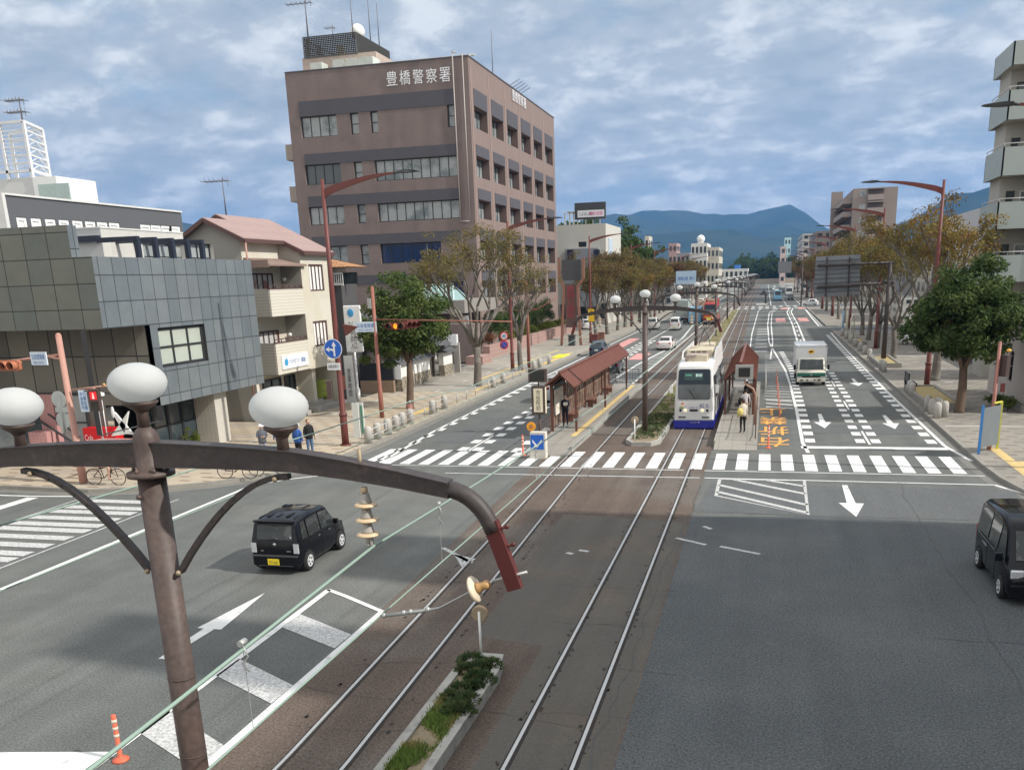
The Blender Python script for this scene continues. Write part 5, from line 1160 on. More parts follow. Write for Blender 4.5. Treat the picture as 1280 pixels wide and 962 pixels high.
m.face([(MX, MY, 8.86), (MX, 43.35, 8.86), (-37, 43.35, 8.86), (-37, MY, 8.86)], 4); m.face([(MX, 43.35, 2.66), (-37, 43.35, 2.66), (-37, 43.35, 8.86), (MX, 43.35, 8.86)], 0)
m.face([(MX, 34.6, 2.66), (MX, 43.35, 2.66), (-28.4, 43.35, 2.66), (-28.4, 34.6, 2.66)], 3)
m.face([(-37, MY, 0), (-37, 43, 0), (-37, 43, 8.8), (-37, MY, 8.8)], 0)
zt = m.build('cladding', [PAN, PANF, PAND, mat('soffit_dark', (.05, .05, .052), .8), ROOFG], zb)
window(zb, Px, wops[0], .2, FRD, mat('blind_window', (.42, .46, .40), .25, var=.1, spec=.7), 3, 2, .12)
# ground floor: shop glazing on the avenue side, tiled pier
for i in range(4):
    y0 = 35.0 + i * 1.1; window(zb, fr('x', -27.2), (y0, .15, y0 + 1.08, 2.62), 0, FRD, GLASS, 1, 2, .08, 'shop_window')
TWH = grid_mat('cream_tile', (.52, .50, .44), (.36, .34, .30), .22, .12, .01, 'YZ', var=.08)
m = MB(); m.box(-29.2, 39.3, .1, -26.0, 40.35, 2.655); m.build('tiled_pier', [grid_mat('cream_tile_front', (.50, .475, .42), (.33, .31, .27), .22, .12, .01, 'XZ', var=.08)], zb)
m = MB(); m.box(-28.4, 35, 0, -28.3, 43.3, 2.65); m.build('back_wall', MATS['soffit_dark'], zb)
for i in range(4): x0 = -37 + i * 1.95; window(zb, fr('y', 34.55), (x0, .6, x0 + 1.8, 3.2), 0, FRD, GLASSC if i % 2 else GLASS, 1, 2, .09, 'shop_window')
# white storey with dark portal frames on top
WHW = grid_mat('white_panel_wall', (.52, .51, .48), (.40, .39, .37), 1.8, 1.2, .012, 'YZ', c2=(.50, .49, .46), var=.06)
WHF = mat('white_wall_front', (.52, .53, .54), .8, var=.07, sc=.6)
rv = thing('rooftop_storey', 'white set-back rooftop storey with dark portal frames above the panel-clad building', 'building', (-31, 40, 8.8)); X1 = -27.9
z_t = AX(125, 285, X1).z; y_n = AX(125, 285, X1).y; y_f = AX(228, 290, X1).y
m = MB(); wall_holes(m, fr('x', X1), y_n, 8.86, y_f, z_t, [(y_n + 2.7, 9.0, y_n + 8.4, 9.75)], .3); quadbox(m, -37, y_n, 8.86, X1, y_f, z_t, 'fr'); m.face([(-37, y_n, 8.86), (X1, y_n, 8.86), (X1, y_n, z_t), (-37, y_n, z_t)], 1); m.build('wall', [WHW, WHF], rv)
window(rv, fr('x', X1), (y_n + 2.7, 9.0, y_n + 8.4, 9.75), .25, FRD, GLASSC, 5, 1, .07)
m = MB(); m.box(-37, y_n - .03, z_t, X1 + .03, y_f, z_t + .06); m.build('coping', FRW, rv)
m = MB(); zf = AX(172, 297, X1 + 1.9).z - .04
for px in (172, 194, 215, 234, 252):
    y = AX(px, 310, X1 + 1.9).y; m.bar((X1 - .0, y, zf), (X1 + 2.0, y, zf), .2, .2); m.bar((X1 + 1.92, y, zf - .08), (X1 + 1.92, y, 8.86), .2, .2); m.build('portal_frame', mat('navy_steel', (.02, .026, .045), .5), rv); m = MB()
m.box(-31.5, y_n - .2, z_t - .55, X1 - .05, y_n, z_t - .3); m.build('wall_beam', MATS['navy_steel'], rv)
# dark grey block and white tower behind
gz = thing('grey_gabled_block', 'dark slate-grey block with white-framed windows behind the panel-clad building', 'building', (-60, 60, 0)); Yb = 58.0
XG = -44.0; pa = AX(5, 246, XG); pb2 = AX(226, 264, XG); zt_ = (pa.z + pb2.z) / 2; Pg = fr('x', XG)
wo = []
for px in (20, 38, 56, 73, 90, 106, 121, 136, 175, 188, 201, 212): q = AX(px, 271 + (px - 20) * .058, XG); wo.append((q.y, q.z - 2.0, q.y + AX(px + 13, 275, XG).y - AX(px, 275, XG).y, q.z))
m = MB(); wall_holes(m, Pg, pa.y, 0, pb2.y, zt_, wo, .2); quadbox(m, XG - 12, pa.y, 0, XG, pb2.y, zt_, 'r'); m.build('wall', mat('slate_wall', (.10, .105, .115), .8, var=.08, sc=.4), gz)
m = MB(); m.box(XG - 12, pa.y - .25, 0, XG + .08, pa.y, zt_ + .1); m.box(XG, pa.y, zt_, XG + .1, pb2.y, zt_ + .12); m.build('trim', FRW, gz)
for o in wo: window(gz, Pg, o, .1, WHP, WHP, 1, 1, .2)
tw_ = thing('white_tower_block', 'white rendered block with glazed balcony carrying an open white steel tower', 'building', (-62, 66, 0)); Yt = 62.0
a = AY(-30, 225, Yt); b = AY(45, 226, Yt); m = MB(); quadbox(m, a.x, Yt, 0, b.x, Yt + 6, AY(45, 221, Yt).z); m.build('wall', mat('white_render', (.62, .62, .61), .8, var=.05), tw_)
m = MB(); c0 = AY(40, 222, Yt - .3); c1 = AY(70, 224, Yt - .3); m.box(c0.x, Yt - .3, c0.z - 3, c1.x, Yt + 4, c0.z); m.build('corner_block', WHP, tw_)
m = MB(); c0 = AY(47, 231, Yt - .6); c1 = AY(86, 234, Yt - .6); m.box(c0.x, Yt - .6, c0.z - 1.6, c1.x, Yt - .5, c0.z); m.build('glazed_balcony', mat('green_glass', (.38, .48, .44), .2, var=.2, spec=.7), tw_)
st_ = thing('steel_lattice_tower', 'open white steel frame tower with horizontal rails rising above the left rooftops', 'tower', (-64, 64, 10)); m = MB()
zb_, ztp = AY(25, 224, Yt).z, AY(25, 152, Yt).z; xr = AY(62, 220, Yt + 3.5).x; xm = AY(41, 222, Yt).x; xl = AY(-30, 222, Yt).x
cs = [(xl, Yt), (xm, Yt), (xr, Yt + 3.5), (xl, Yt + 4.2)]
xm2 = AY(9, 210, Yt).x
for (x, y) in cs + [(xm2, Yt)]: m.bar((x, y, zb_), (x - .0, y, ztp), .2)
for i in range(7):
    z = zb_ + (ztp - zb_) * (.14 + .86 * i / 6); th = .2 if i in (0, 6) else .1
    for p, q in ((0, 1), (1, 2), (2, 3)): m.bar((*cs[p], z), (*cs[q], z), th, th); 
    if i < 6:
        z2 = z + (ztp - zb_) * .07; m.bar((*cs[0], z2), (*cs[1], z2), .05)
        mx_ = ((cs[1][0] + cs[2][0]) / 2, (cs[1][1] + cs[2][1]) / 2); m.bar((*cs[1], z), (*mx_, z2 + .3), .05); m.bar((*cs[2], z), (*mx_, z2 + .3), .05)
m.build('frame', mat('white_steel', (.68, .69, .70), .5), st_)
q = AY(28, 150, Yt); zz1, zz2 = AY(26, 133, Yt).z, AY(26, 140, Yt).z
mast(28, 150, 122, Yt, 'double yagi aerial on top of the white steel tower', .07, 1.2, (AY(26, 125, Yt).z, AY(26, 140, Yt).z))
mast(282, 262, 222, 60, 'yagi aerial on wire stays above the pinkish roof', .05, 1.4, (AY(282, 226, 60).z,))
# ---------------- cream house
CRM = mat('cream_siding', (.57, .54, .465), .85, var=.06, sc=.8, fine=.05, c2=(.53, .49, .40), c2sc=.6); CRM_SHADE = mat('cream_siding_shaded', (.34, .325, .29), .85, var=.06, sc=.6)  # grey copy of the cream siding paints shade on faces turned from the sun
SID = grid_mat('cream_clapboard', (.58, .55, .475), (.40, .375, .32), 30, .17, .012, 'YZ', var=.05); SID_SHADE = grid_mat('cream_clapboard_shaded', (.36, .345, .305), (.24, .23, .2), 30, .17, .012, 'XZ', var=.05)  # clapboard likewise: greyed copy puts shade into the colour of the balcony ends
PRF = grid_mat('pink_roof', (.33, .235, .215), (.25, .17, .16), 40, .32, .02, 'YX', var=.12, c2=(.31, .22, .20)); PTR = mat('plum_trim', (.095, .05, .046), .6)
ch = thing('cream_apartment_house', 'three-storey cream house with a pinkish gabled roof and recessed balconies', 'house', (-27, 50, 0)); XW = -26.4; XI = -27.75
m = MB()
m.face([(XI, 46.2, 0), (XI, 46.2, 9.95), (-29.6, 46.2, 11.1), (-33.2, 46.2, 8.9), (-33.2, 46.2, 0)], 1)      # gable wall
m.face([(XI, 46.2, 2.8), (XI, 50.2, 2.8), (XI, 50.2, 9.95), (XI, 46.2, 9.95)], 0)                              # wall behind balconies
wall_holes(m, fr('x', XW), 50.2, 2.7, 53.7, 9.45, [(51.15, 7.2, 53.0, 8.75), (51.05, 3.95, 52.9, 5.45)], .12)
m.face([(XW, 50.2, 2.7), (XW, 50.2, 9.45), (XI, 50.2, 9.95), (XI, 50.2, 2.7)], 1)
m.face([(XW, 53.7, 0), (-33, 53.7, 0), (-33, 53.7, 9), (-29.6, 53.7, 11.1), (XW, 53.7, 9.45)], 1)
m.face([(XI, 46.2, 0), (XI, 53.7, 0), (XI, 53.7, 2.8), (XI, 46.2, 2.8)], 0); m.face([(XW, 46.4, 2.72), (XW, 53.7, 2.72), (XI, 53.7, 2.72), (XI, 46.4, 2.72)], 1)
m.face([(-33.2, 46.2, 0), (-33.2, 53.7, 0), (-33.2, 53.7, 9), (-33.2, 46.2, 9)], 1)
m.build('wall', [CRM, CRM_SHADE], ch)
m = MB()
def slope_(xa, za, xb, zb_, y0, y1): m.prism([(xa, y0, za), (xb, y0, zb_), (xb, y0, zb_ + .1), (xa, y0, za + .12)], (0, y1 - y0, 0))
slope_(-29.6, 11.12, -27.3, 10.0, 45.8, 48.2); slope_(-29.6, 11.12, -33.7, 8.72, 45.8, 48.2); slope_(-30.3, 11.46, -27.3, 10.0, 48.2, 50.1); slope_(-30.3, 11.46, XW + .3, 9.41, 50.1, 54.1); slope_(-30.3, 11.46, -33.7, 9.2, 48.2, 54.1)
m.build('roof', PRF, ch)
m = MB()
for a, b in (((-29.6, 45.78, 11.1), (XI + .5, 45.78, 9.95)), ((-29.6, 45.78, 11.1), (-33.7, 45.78, 8.72)), ((-30.3, 48.16, 11.44), (-29.3, 48.16, 10.98)), ((-30.3, 48.16, 11.44), (-33.7, 48.16, 9.2)), ((XI + .45, 50.08, 9.95), (XW + .32, 50.08, 9.35)), ((XW + .32, 50.1, 9.36), (XW + .32, 54.1, 9.36)), ((XI + .5, 45.8, 9.96), (XI + .5, 50.1, 9.96))): m.bar(a, b, .1, .2)
m.build('eaves_trim', PTR, ch)
m = MB(); m.prism([(XI, 46.3, 8.95), (XW + .2, 46.3, 8.62), (XW + .2, 46.3, 8.72), (XI, 46.3, 9.1)], (0, 4.3, 0)); m.box(XI, 46.25, 8.55, XW + .15, 46.32, 8.95); m.build('balcony_canopy', mat('canopy_brown', (.24, .17, .14), .7), ch)
for z0, z1 in ((5.93, 7.42), (2.75, 4.5)):
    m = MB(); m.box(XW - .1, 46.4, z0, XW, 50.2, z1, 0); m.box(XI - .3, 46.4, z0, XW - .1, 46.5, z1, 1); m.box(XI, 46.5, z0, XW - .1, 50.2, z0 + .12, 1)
    bo = m.build('balcony', [SID, SID_SHADE], ch); m = MB(); m.bar((XW - .05, 46.4, z1 + .18), (XW - .05, 50.2, z1 + .18), .05); 
    for i in range(6): m.bar((XW - .05, 46.45 + i * .74, z1), (XW - .05, 46.45 + i * .74, z1 + .18), .04)
    m.box(XW - .13, 46.38, z1 - .03, XW + .03, 50.2, z1 + .02); m.build('railing', PTR, bo)
    P_ = fr('x', XI); window(ch, P_, (46.9, z0 + .15, 49.2, z0 + 2.35), -.02, PTR, mat('lace_window', (.50, .50, .49), .3, var=.2, sc=3, spec=.6, c2=(.28, .13, .11), c2sc=.8, c2lo=.55, c2hi=.6), 4, 2, .09, 'balcony_door')
    MB().ball((XI + .3, 50.05, z0 + 2.0), .12, 10).build('wall_lamp', WHP, ch)
for o in ((51.15, 7.2, 53.0, 8.75), (51.05, 3.95, 52.9, 5.45)):
    w_ = window(ch, fr('x', XW), o, .08, PTR, WHP, 4, 1, .09)
m = MB(); m.tube([(XI + .5, 45.9, 9.9), (XI + .5, 45.9, 8.5), (XI - .1, 45.95, 8.2), (XI - .15, 46.05, .2)], .05, 6); m.build('downpipe', mat('pipe_pink', (.45, .25, .2), .6), ch)
for y0, y1, g_ in ((46.8, 48.9, GLASS), (49.3, 50.6, GLASS), (51.6, 52.7, mat('dark_slats', (.10, .10, .095), .5))): window(ch, fr('x', XI), (y0, .5 if y0 < 51 else .2, y1, 2.4), -.02, FRD, g_, 2, 1, .08, 'shop_window')
m = MB(); m.box(XI, 50.9, 0, XW - .3, 51.3, 2.72); m.build('pier', CRM, ch); m = MB(); m.box(XI - .5, 53.5, 0, XW, 53.7, 2.72); m.build('pier', CRM, ch)
sb = thing('shop_signboard', 'white shop signboard with blue lettering below the cream balcony', 'sign', (XW + .1, 48.8, 3.2)); a = AX(353, 455, XW + .06); b = AX(385, 446, XW + .06); zc_ = (a.z + b.z) / 2
MB().box(XW + .01, a.y, zc_ - .38, XW + .07, b.y, zc_ + .38).build('board', SIGW, sb); text('リハビリ・福祉', 'lettering', INKB, sb, (XW + .085, (a.y + b.y) / 2 + .25, zc_), 1.9, .28, (0, 1, 0)); m = MB(); m.tube([(XW + .08, a.y + .45, zc_), (XW + .09, a.y + .45, zc_)], .2, 12); m.build('emblem', mat('emblem_blue', (.05, .3, .6), .4), sb)
vs = thing('vertical_shop_sign', 'tall rounded white vertical sign on the far corner of the cream house', 'sign', (-25.9, 54.2, 5)); a = AY(431, 385, 54.3); b = AY(443, 440, 54.3)
MB().box(a.x - .1, 54.2, b.z, a.x + 1.05, 54.4, a.z + .15).build('board', SIGW, vs, bevel=.06); text('さくら\n福祉\n会館\n入口', 'lettering', INK, vs, (a.x + .48, 54.18, (a.z + b.z) / 2 - .3), .6, (a.z - b.z) * .62)
MB().ball((a.x + .4, 54.19, a.z - .3), (.22, .02, .26), 10).build('emblem', MATS['emblem_blue'], vs)
sp_ = thing('shop_steps', 'pale concrete steps in front of the cream house shop', 'steps', (-25.8, 51, .15)); m = MB(); m.box(XW - .6, 49.8, .15, XW + .5, 52.8, .45); m.box(XW - .6, 50.1, .45, XW + .1, 52.6, .7); m.box(XW - .4, 47.4, .15, XW + .3, 49.2, .4); m.build('steps', CONC, sp_)
for (px, py, w0, h0, mt_, lb_) in ((402, 487, .8, 1.3, mat('poster_yellow', (.45, .55, .12), .5, var=.25, sc=3), 'green and yellow poster board beside the shop door'), (433, 478, .5, .9, mat('poster_red', (.65, .25, .2), .5, var=.3, sc=4), 'white and red poster beside the shop'), (438, 490, .35, 1.0, mat('poster_dark', (.25, .05, .05), .5, var=.3), 'dark red vending banner behind the red lamp pole')):
    q = AY(px, py, 52.6 if px < 420 else 54.5); t = thing('poster_board', lb_, 'poster', q); MB().box(q.x - w0 / 2, q.y, q.z - h0 / 2, q.x + w0 / 2, q.y + .05, q.z + h0 / 2).build('board', mt_, t)
q = AY(437, 474, 54.0); t = thing('white_sign_panel', 'white upright sign with small dark characters between lamp pole and white pipe', 'sign', q); MB().box(q.x - .3, q.y, q.z - 1.5, q.x + .3, q.y + .05, q.z + 1.5).build('panel', SIGW, t); text('営\n業\n時\n間', 'lettering', INK, t, (q.x, q.y - .01, q.z - .2), .25, 1.8)
t = thing('white_pole', 'slim white steel pole in front of the house next door', 'pole', (-25.5, 54.6, .15)); MB().tube([(-25.5, 54.6, .15), (-25.5, 54.6, 1.0), (-25.5, 54.6, 1.05), (-25.5, 54.6, 5.6)], [.14, .14, .08, .07], 10).build('pipe', WHP, t)
# orange tiled house beyond
oh = thing('orange_roof_house', 'grey house with an orange tiled hip roof partly hidden behind the lamp pole', 'house', (-31, 60, 0)); Yo = 58.0
a = AY(400, 335, Yo); b = AY(455, 333, Yo + 2.6); zt_ = AY(440, 333, Yo).z
m = MB(); quadbox(m, a.x - 3, Yo, 0, b.x - .6, Yo + 2.4, AY(430, 355, Yo).z); m.build('wall', mat('charcoal_siding', (.075, .072, .075), .8, var=.1), oh)
m = MB(); quadbox(m, a.x - 3, Yo + .6, AY(430, 355, Yo).z, b.x - 1.2, Yo + 2.2, zt_); m.build('upper_wall', mat('upper_white', (.5, .48, .44), .8), oh)
m = MB(); zr_ = AY(430, 317, Yo + 1).z; m.face([(a.x - 4, Yo - .3, zt_), (b.x + .2, Yo - .3, zt_), (b.x - 3.2, Yo + 1.3, zr_), (a.x - 1, Yo + 1.3, zr_)]); m.face([(b.x + .2, Yo - .3, zt_), (b.x + .2, Yo + 2.7, zt_), (b.x - 3.2, Yo + 1.3, zr_)]); m.face([(a.x - 4, Yo + 2.7, zt_), (b.x + .2, Yo + 2.7, zt_), (b.x - 3.2, Yo + 1.3, zr_), (a.x - 1, Yo + 1.3, zr_)]); m.face([(a.x - 4, Yo - .3, zt_ - .02), (b.x + .2, Yo - .3, zt_ - .02), (b.x + .2, Yo + 2.7, zt_ - .02), (a.x - 4, Yo + 2.7, zt_ - .02)])
m.build('roof', grid_mat('orange_tiles', (.42, .21, .09), (.24, .11, .05), .3, .3, .04, 'XY', c2=(.48, .27, .13), var=.15), oh)
m = MB(); z0_ = AY(430, 357, Yo).z; m.bar((a.x, Yo - .1, z0_ + .8), (b.x - .4, Yo - .1, z0_ + .8), .07); m.bar((a.x, Yo - .1, z0_ + .1), (b.x - .4, Yo - .1, z0_ + .1), .1)
for i in range(12): x = a.x + (b.x - .4 - a.x) * i / 11; m.bar((x, Yo - .1, z0_), (x, Yo - .1, z0_ + .8), .05)
m.build('balcony_rail', FRW, oh); window(oh, fr('y', Yo + .6), (a.x + .6, z0_ + .1, a.x + 2.4, z0_ + .85), -.03, FRD, GLASS, 2, 1)

# ---------------- white building with billboard, past the brown block
wb = thing('white_office_building', 'cream-white office block with a rooftop billboard beyond the brown building', 'building', (-26, 150, 0)); Yw = 150.0
a = AY(694, 285, Yw); b = AY(757, 279, Yw); c = AY(771, 400, Yw + 8); zt_ = b.z
m = MB(); wall_holes(m, fr('y', Yw), a.x - 8, 0, b.x, zt_, [(AY(723, 305, Yw).x, AY(723, 309, Yw).z, AY(733, 305, Yw).x, AY(733, 302, Yw).z)], .3); quadbox(m, a.x - 8, Yw, 0, b.x, Yw + 16, zt_, 'f'); m.build('wall', mat('cream_wall', (.50, .485, .44), .85, var=.08, sc=.3), wb)
window(wb, fr('y', Yw), (AY(723, 305, Yw).x, AY(723, 309, Yw).z, AY(733, 305, Yw).x, AY(733, 302, Yw).z), .2, FRD, GLASS, 2, 1, .1)
q0, q1 = AY(709, 325, Yw), AY(750, 310, Yw); m = MB(); m.box(q0.x, Yw - 1.5, 3, q1.x, Yw, q1.z); m.build('grey_oriel', mat('oriel_grey', (.25, .27, .30), .5, .2, var=.1), wb)
for px in (709, 742): q = AY(px, 322, Yw - 1.6); window(wb, fr('y', Yw - 1.55), (q.x, q.z - 1, q.x + 1.0, q.z + 1.2), 0, FRD, BLUEG, 1, 2, .15)
m = MB(); m.box(b.x, Yw + 2.5, 4, b.x + .15, Yw + 6, zt_ - 2.2); m.build('sign_panel', mat('panel_paleblue', (.5, .58, .66), .4), wb)
for k_ in range(6): window(wb, fr('y', Yw - .05), (a.x - 1 + k_ * 1.6, 1, a.x + .3 + k_ * 1.6, 3.4), 0, FRD, GLASS, 1, 1, .12)
bbd = thing('billboard', 'dark rooftop billboard with a white strip of black and pink characters', 'billboard', (-28, 151, 16)); a = AY(718, 254, Yw + 1); b = AY(757, 273, Yw + 1)
MB().box(a.x, Yw + 1, b.z, b.x, Yw + 1.5, a.z).build('panel', mat('billboard_dark', (.06, .065, .07), .5), bbd); a2 = AY(720.5, 263, Yw); b2 = AY(754, 270, Yw); MB().box(a2.x, Yw + .9, b2.z, b2.x, Yw + .98, a2.z).build('strip', SIGW, bbd)
text('とよはしOO', 'lettering', INK, bbd, (a2.x + 1.35, Yw + .88, (a2.z + b2.z) / 2), 2.2, .55); text('葬祭会館', 'lettering', mat('pink_ink', (.8, .08, .35), .5), bbd, (b2.x - 1.35, Yw + .88, (a2.z + b2.z) / 2), 2.2, .6)
m = MB()
for px in (722, 732, 741, 750): q = AY(px, 278, Yw + 1.5); m.bar((q.x, Yw + 1.6, zt_), (q.x, Yw + 1.6, b.z), .15)
for px in (706, 712, 717): q = AY(px, 278, Yw + 1.5); m.bar((q.x, Yw + 1.6, zt_), (q.x, Yw + 1.6, zt_ + 2.0), .2)
m.box(AY(706, 270, Yw).x, Yw + 1.5, zt_ + 1.8, AY(718, 270, Yw).x, Yw + 3, zt_ + 2.1); m.build('legs', FRW, bbd)
# brown twin-post gate sign
gs = thing('tower_sign', 'tall brown twin-post sign tower with dark panels and red characters', 'sign', (-21.2, 103, .15)); m = MB()
for px0, px1, px2 in ((702, 705, 699), (726, 722, 729)):
    p = [G(px0, 432, .15)]; Yg = 102.6
    p = [Vector((AY(px0, 430, Yg).x, Yg, .15)), AY(px1, 358, Yg), AY(px2, 348, Yg), AY(px2, 322, Yg)]
    for u, v in zip(p[:-1], p[1:]): m.bar(u, v, .26, .26)
m.build('posts', mat('sign_brown', (.25, .12, .08), .6, var=.1), gs)
a, b = AY(702, 325, Yg), AY(726, 350, Yg); MB().box(a.x, Yg, b.z, b.x, Yg + .3, a.z).build('top_panel', mat('panel_dark', (.06, .06, .065), .4), gs)
a, b = AY(706, 355, Yg), AY(721, 409, Yg); MB().box(a.x, Yg, b.z, b.x, Yg + .3, a.z).build('main_panel', mat('panel_brown', (.11, .07, .06), .5), gs)
text('豊\n橋\n公\n園\n前', 'lettering', mat('red_ink', (.32, .04, .05), .5), gs, ((a.x + b.x) / 2, Yg - .03, (a.z + b.z) / 2 + .4), .95, (a.z - b.z) * .75)
# ---------------- right side: apartments, small house, long white hall
APW = mat('apartment_wall', (.42, .40, .36), .85, var=.06, sc=.5); APM = mat('mint_panel', (.33, .37, .355), .6, var=.06, sc=.5); APP = mat('mint_pale', (.36, .41, .41), .6)
ap = thing('apartment_building', 'five-storey apartment building with pale mint balconies at the right edge', 'building', (14, 66, 0)); XA = 15.4
levels = [(6.35, 8.0), (9.6, 11.2), (12.75, 14.4), (15.95, 17.6), (19.0, 20.3)]; YN, YW, XS = 65.4, 67.3, 16.45
m = MB(); quadbox(m, 14.35, YW, 0, 30, 70.15, 19.9, ''); m.box(XS, YN - .1, 0, XS + .35, YW, 19.9); m.build('wall', APW, ap)
for z0, z1 in levels[:4] + [(3.2, 4.8)]:
    for x0_, x1_, g_ in ((14.75, 15.25, GLASS), (15.55, 16.25, GLASSC)): window(ap, fr('y', YW), (x0_, z0 + .2, x1_, z0 + 2.35), -.03, FRW if x0_ > 15 else FRD, g_, 1, 1, .08)
for z0, z1 in levels:
    m = MB(); m.box(13.95, YN, z0, XS, YN + .08, z1, 0); m.box(13.95, YN, z0, 14.03, 70.3, z1, 1); m.box(13.95, 70.2, z0, 14.4, 70.3, z1, 1); m.box(14.03, YN + .08, z0, XS, YW, z0 + .15, 2)
    bo = m.build('balcony', [APM, APP, APW], ap); m = MB()
    if z0 > 18: continue
    m.tube([(13.99, YN, z1 + .2), (XS, YN, z1 + .2)], .03, 6); m.tube([(13.99, YN, z1 + .2), (13.99, 70.25, z1 + .2)], .03, 6)
    for i in range(4): m.tube([(14.0 + i * .8, YN + .04, z1), (14.0 + i * .8, YN + .04, z1 + .2)], .02, 5); m.tube([(14.0, YN + i * 1.6, z1), (14.0, YN + i * 1.6, z1 + .2)], .02, 5)
    m.build('railing', FRW, bo)
m = MB(); m.box(XS + .35, YN + .3, 0, 26, YW, 19.7, 0)
for z in (5.2, 8.4, 11.6, 14.8, 18.0): m.box(XS + .36, YN + .15, z, 26, YN + .3, z + .9, 1)
m.build('stair_bay', [mat('stair_grey', (.30, .29, .28), .7), APW], ap)
sh = thing('corner_house', 'small pale house with a dark tiled roof behind the green tree at the right edge', 'house', (13.3, 55, 0)); m = MB()
HX = 13.15; wall_holes(m, fr('w', HX), 50.2, 0, 59.6, 4.9, [(57.3, .3, 58.2, 2.2), (54.3, 1.3, 55.1, 2.9)], .12); quadbox(m, HX, 50.2, 0, 20, 59.6, 4.9, 'lt'); m.build('wall', mat('pinkish_stucco', (.46, .42, .385), .9, var=.06, fine=.08), sh)
m = MB(); m.face([(HX - .7, 49.6, 4.7), (HX - .7, 60.2, 4.7), (17, 60.2, 6.9), (17, 49.6, 6.9)]); m.face([(HX - .7, 49.6, 4.62), (HX - .7, 60.2, 4.62), (17, 60.2, 6.8), (17, 49.6, 6.8)]); m.face([(HX - .7, 60.2, 4.62), (HX - .7, 60.2, 4.7), (17, 60.2, 6.9), (17, 60.2, 6.8)]); m.bar((HX - .72, 49.6, 4.66), (HX - .72, 60.2, 4.66), .1, .12); m.build('roof', grid_mat('grey_tiles', (.17, .165, .175), (.07, .07, .08), .3, .35, .04, 'YX', var=.15), sh)
window(sh, fr('w', HX), (57.3, .3, 58.2, 2.2), .1, FRD, LENS, 1, 1); window(sh, fr('w', HX), (54.3, 1.3, 55.1, 2.9), .1, FRD, LENS, 1, 1)
m = MB(); m.box(HX - .25, 50.2, .1, HX - .05, 57, .45); m.build('plinth', CONC, sh)
wh = thing('white_hall', 'long pale grey building behind the autumn trees on the right', 'building', (20, 95, 0)); m = MB(); XH = 21.5
wall_holes(m, fr('w', XH), 84, 0, 128, 13.2, [(88 + i * 6.5, 6.5, 90.5 + i * 6.5, 9.2) for i in range(6)] + [(92, .4, 106, 3.4)], .3); quadbox(m, XH, 84, 0, 45, 128, 13.2, 'l'); m.build('wall', mat('hall_white', (.52, .52, .53), .85, var=.05, sc=.2), wh)
for i in range(6): window(wh, fr('w', XH), (88 + i * 6.5, 6.5, 90.5 + i * 6.5, 9.2), .25, FRW, GLASSC, 2, 1, .1)
window(wh, fr('w', XH), (92, .4, 106, 3.4), .25, FRD, BLUEG, 8, 1, .12, 'shop_window')
MB().box(XH - .5, 84, 3.7, XH, 128, 4.3).build('ledge', mat('hall_ledge', (.32, .32, .33), .8), wh)
for k_, (y0, y1, mt_, lb_) in enumerate(((84, 92.5, mat('fence_pale', (.50, .48, .42), .8, var=.1), 'low cream boundary wall on the right behind the pavement'), (72, 84, mat('fence_dark', (.14, .15, .16), .7, var=.15), 'low dark slatted boundary wall on the right behind the pavement'))):
    t = thing('boundary_wall', lb_, 'wall', (16.2, y0, 0)); m = MB(); m.box(15.6 + (.6 if k_ == 0 else 0), y0, .1, 15.75 + (.6 if k_ == 0 else 0), y1, 1.35); 
    for i in range(int((y1 - y0) / 1.2)): m.box(15.56 + (.6 if k_ == 0 else 0), y0 + i * 1.2, .1, 15.6 + (.6 if k_ == 0 else 0), y0 + i * 1.2 + .1, 1.4)
    m.build('panels', mt_, t)
# unseen block added at the near right corner, its roofline shaped to shade the junction
nb_ = thing('shadow_block', 'unseen block added at the near right corner to cast shade over the junction', 'building', (17, 5, 0)); m = MB()
quadbox(m, 17, -30, 0, 34, 25.5, 20.0, ''); quadbox(m, 17.5, 17.5, 19.9, 26, 21.5, 23.5, ''); quadbox(m, 17.5, 11, 19.9, 26, 13.6, 26.5, ''); m.build('wall', APW, nb_)
for z in (2, 5.6, 9.2, 12.8, 16.4):
    for y in range(-28, 23, 5): window(nb_, fr('w', 17), (y, z, y + 3.4, z + 2), -.03, FRD, GLASS, 3, 1)
# ---------------- distant buildings
def block(x0, x1, y0, dy, z1, mt, label, rows_=0, cols_=0, side=None, group=None, name='building_block', roof=None):
    t = thing(name, label, 'building', (x0, y0, 0), group); m = MB(); quadbox(m, x0, y0, 0, x1, y0 + dy, z1, 't'); m.face([(x0, y0, z1), (x1, y0, z1), (x1, y0 + dy, z1), (x0, y0 + dy, z1)], 1); m.build('wall', [mt, roof or ROOFG], t)
    if rows_:
        hz_ = z1 / rows_; fs = []
        for r_ in range(rows_):
            za = hz_ * (r_ + .3); zb_ = za + hz_ * .45
            for c_ in range(cols_): w_ = (x1 - x0) / cols_; xa = x0 + w_ * (c_ + .22); xb = xa + w_ * .55; fs.append([(xa, y0 - .05, za), (xb, y0 - .05, za), (xb, y0 - .05, zb_), (xa, y0 - .05, zb_)])
            if side:
                X_ = x1 + .05 if side == 'x' else x0 - .05; n_ = min(6, max(2, int(dy / 4)))
                for c_ in range(n_): w_ = dy / n_; ya = y0 + w_ * (c_ + .22); yb = ya + w_ * .55; fs.append([(X_, ya, za), (X_, yb, za), (X_, yb, zb_), (X_, ya, zb_)])
        for f_ in fs: MB().face(f_).build('window', GLASS, t)
    return t
TAN = mat('apartment_brown', (.27, .225, .20), .85, var=.06, sc=.2); TAND = mat('apartment_brown_dark', (.19, .16, .145), .85, var=.06)
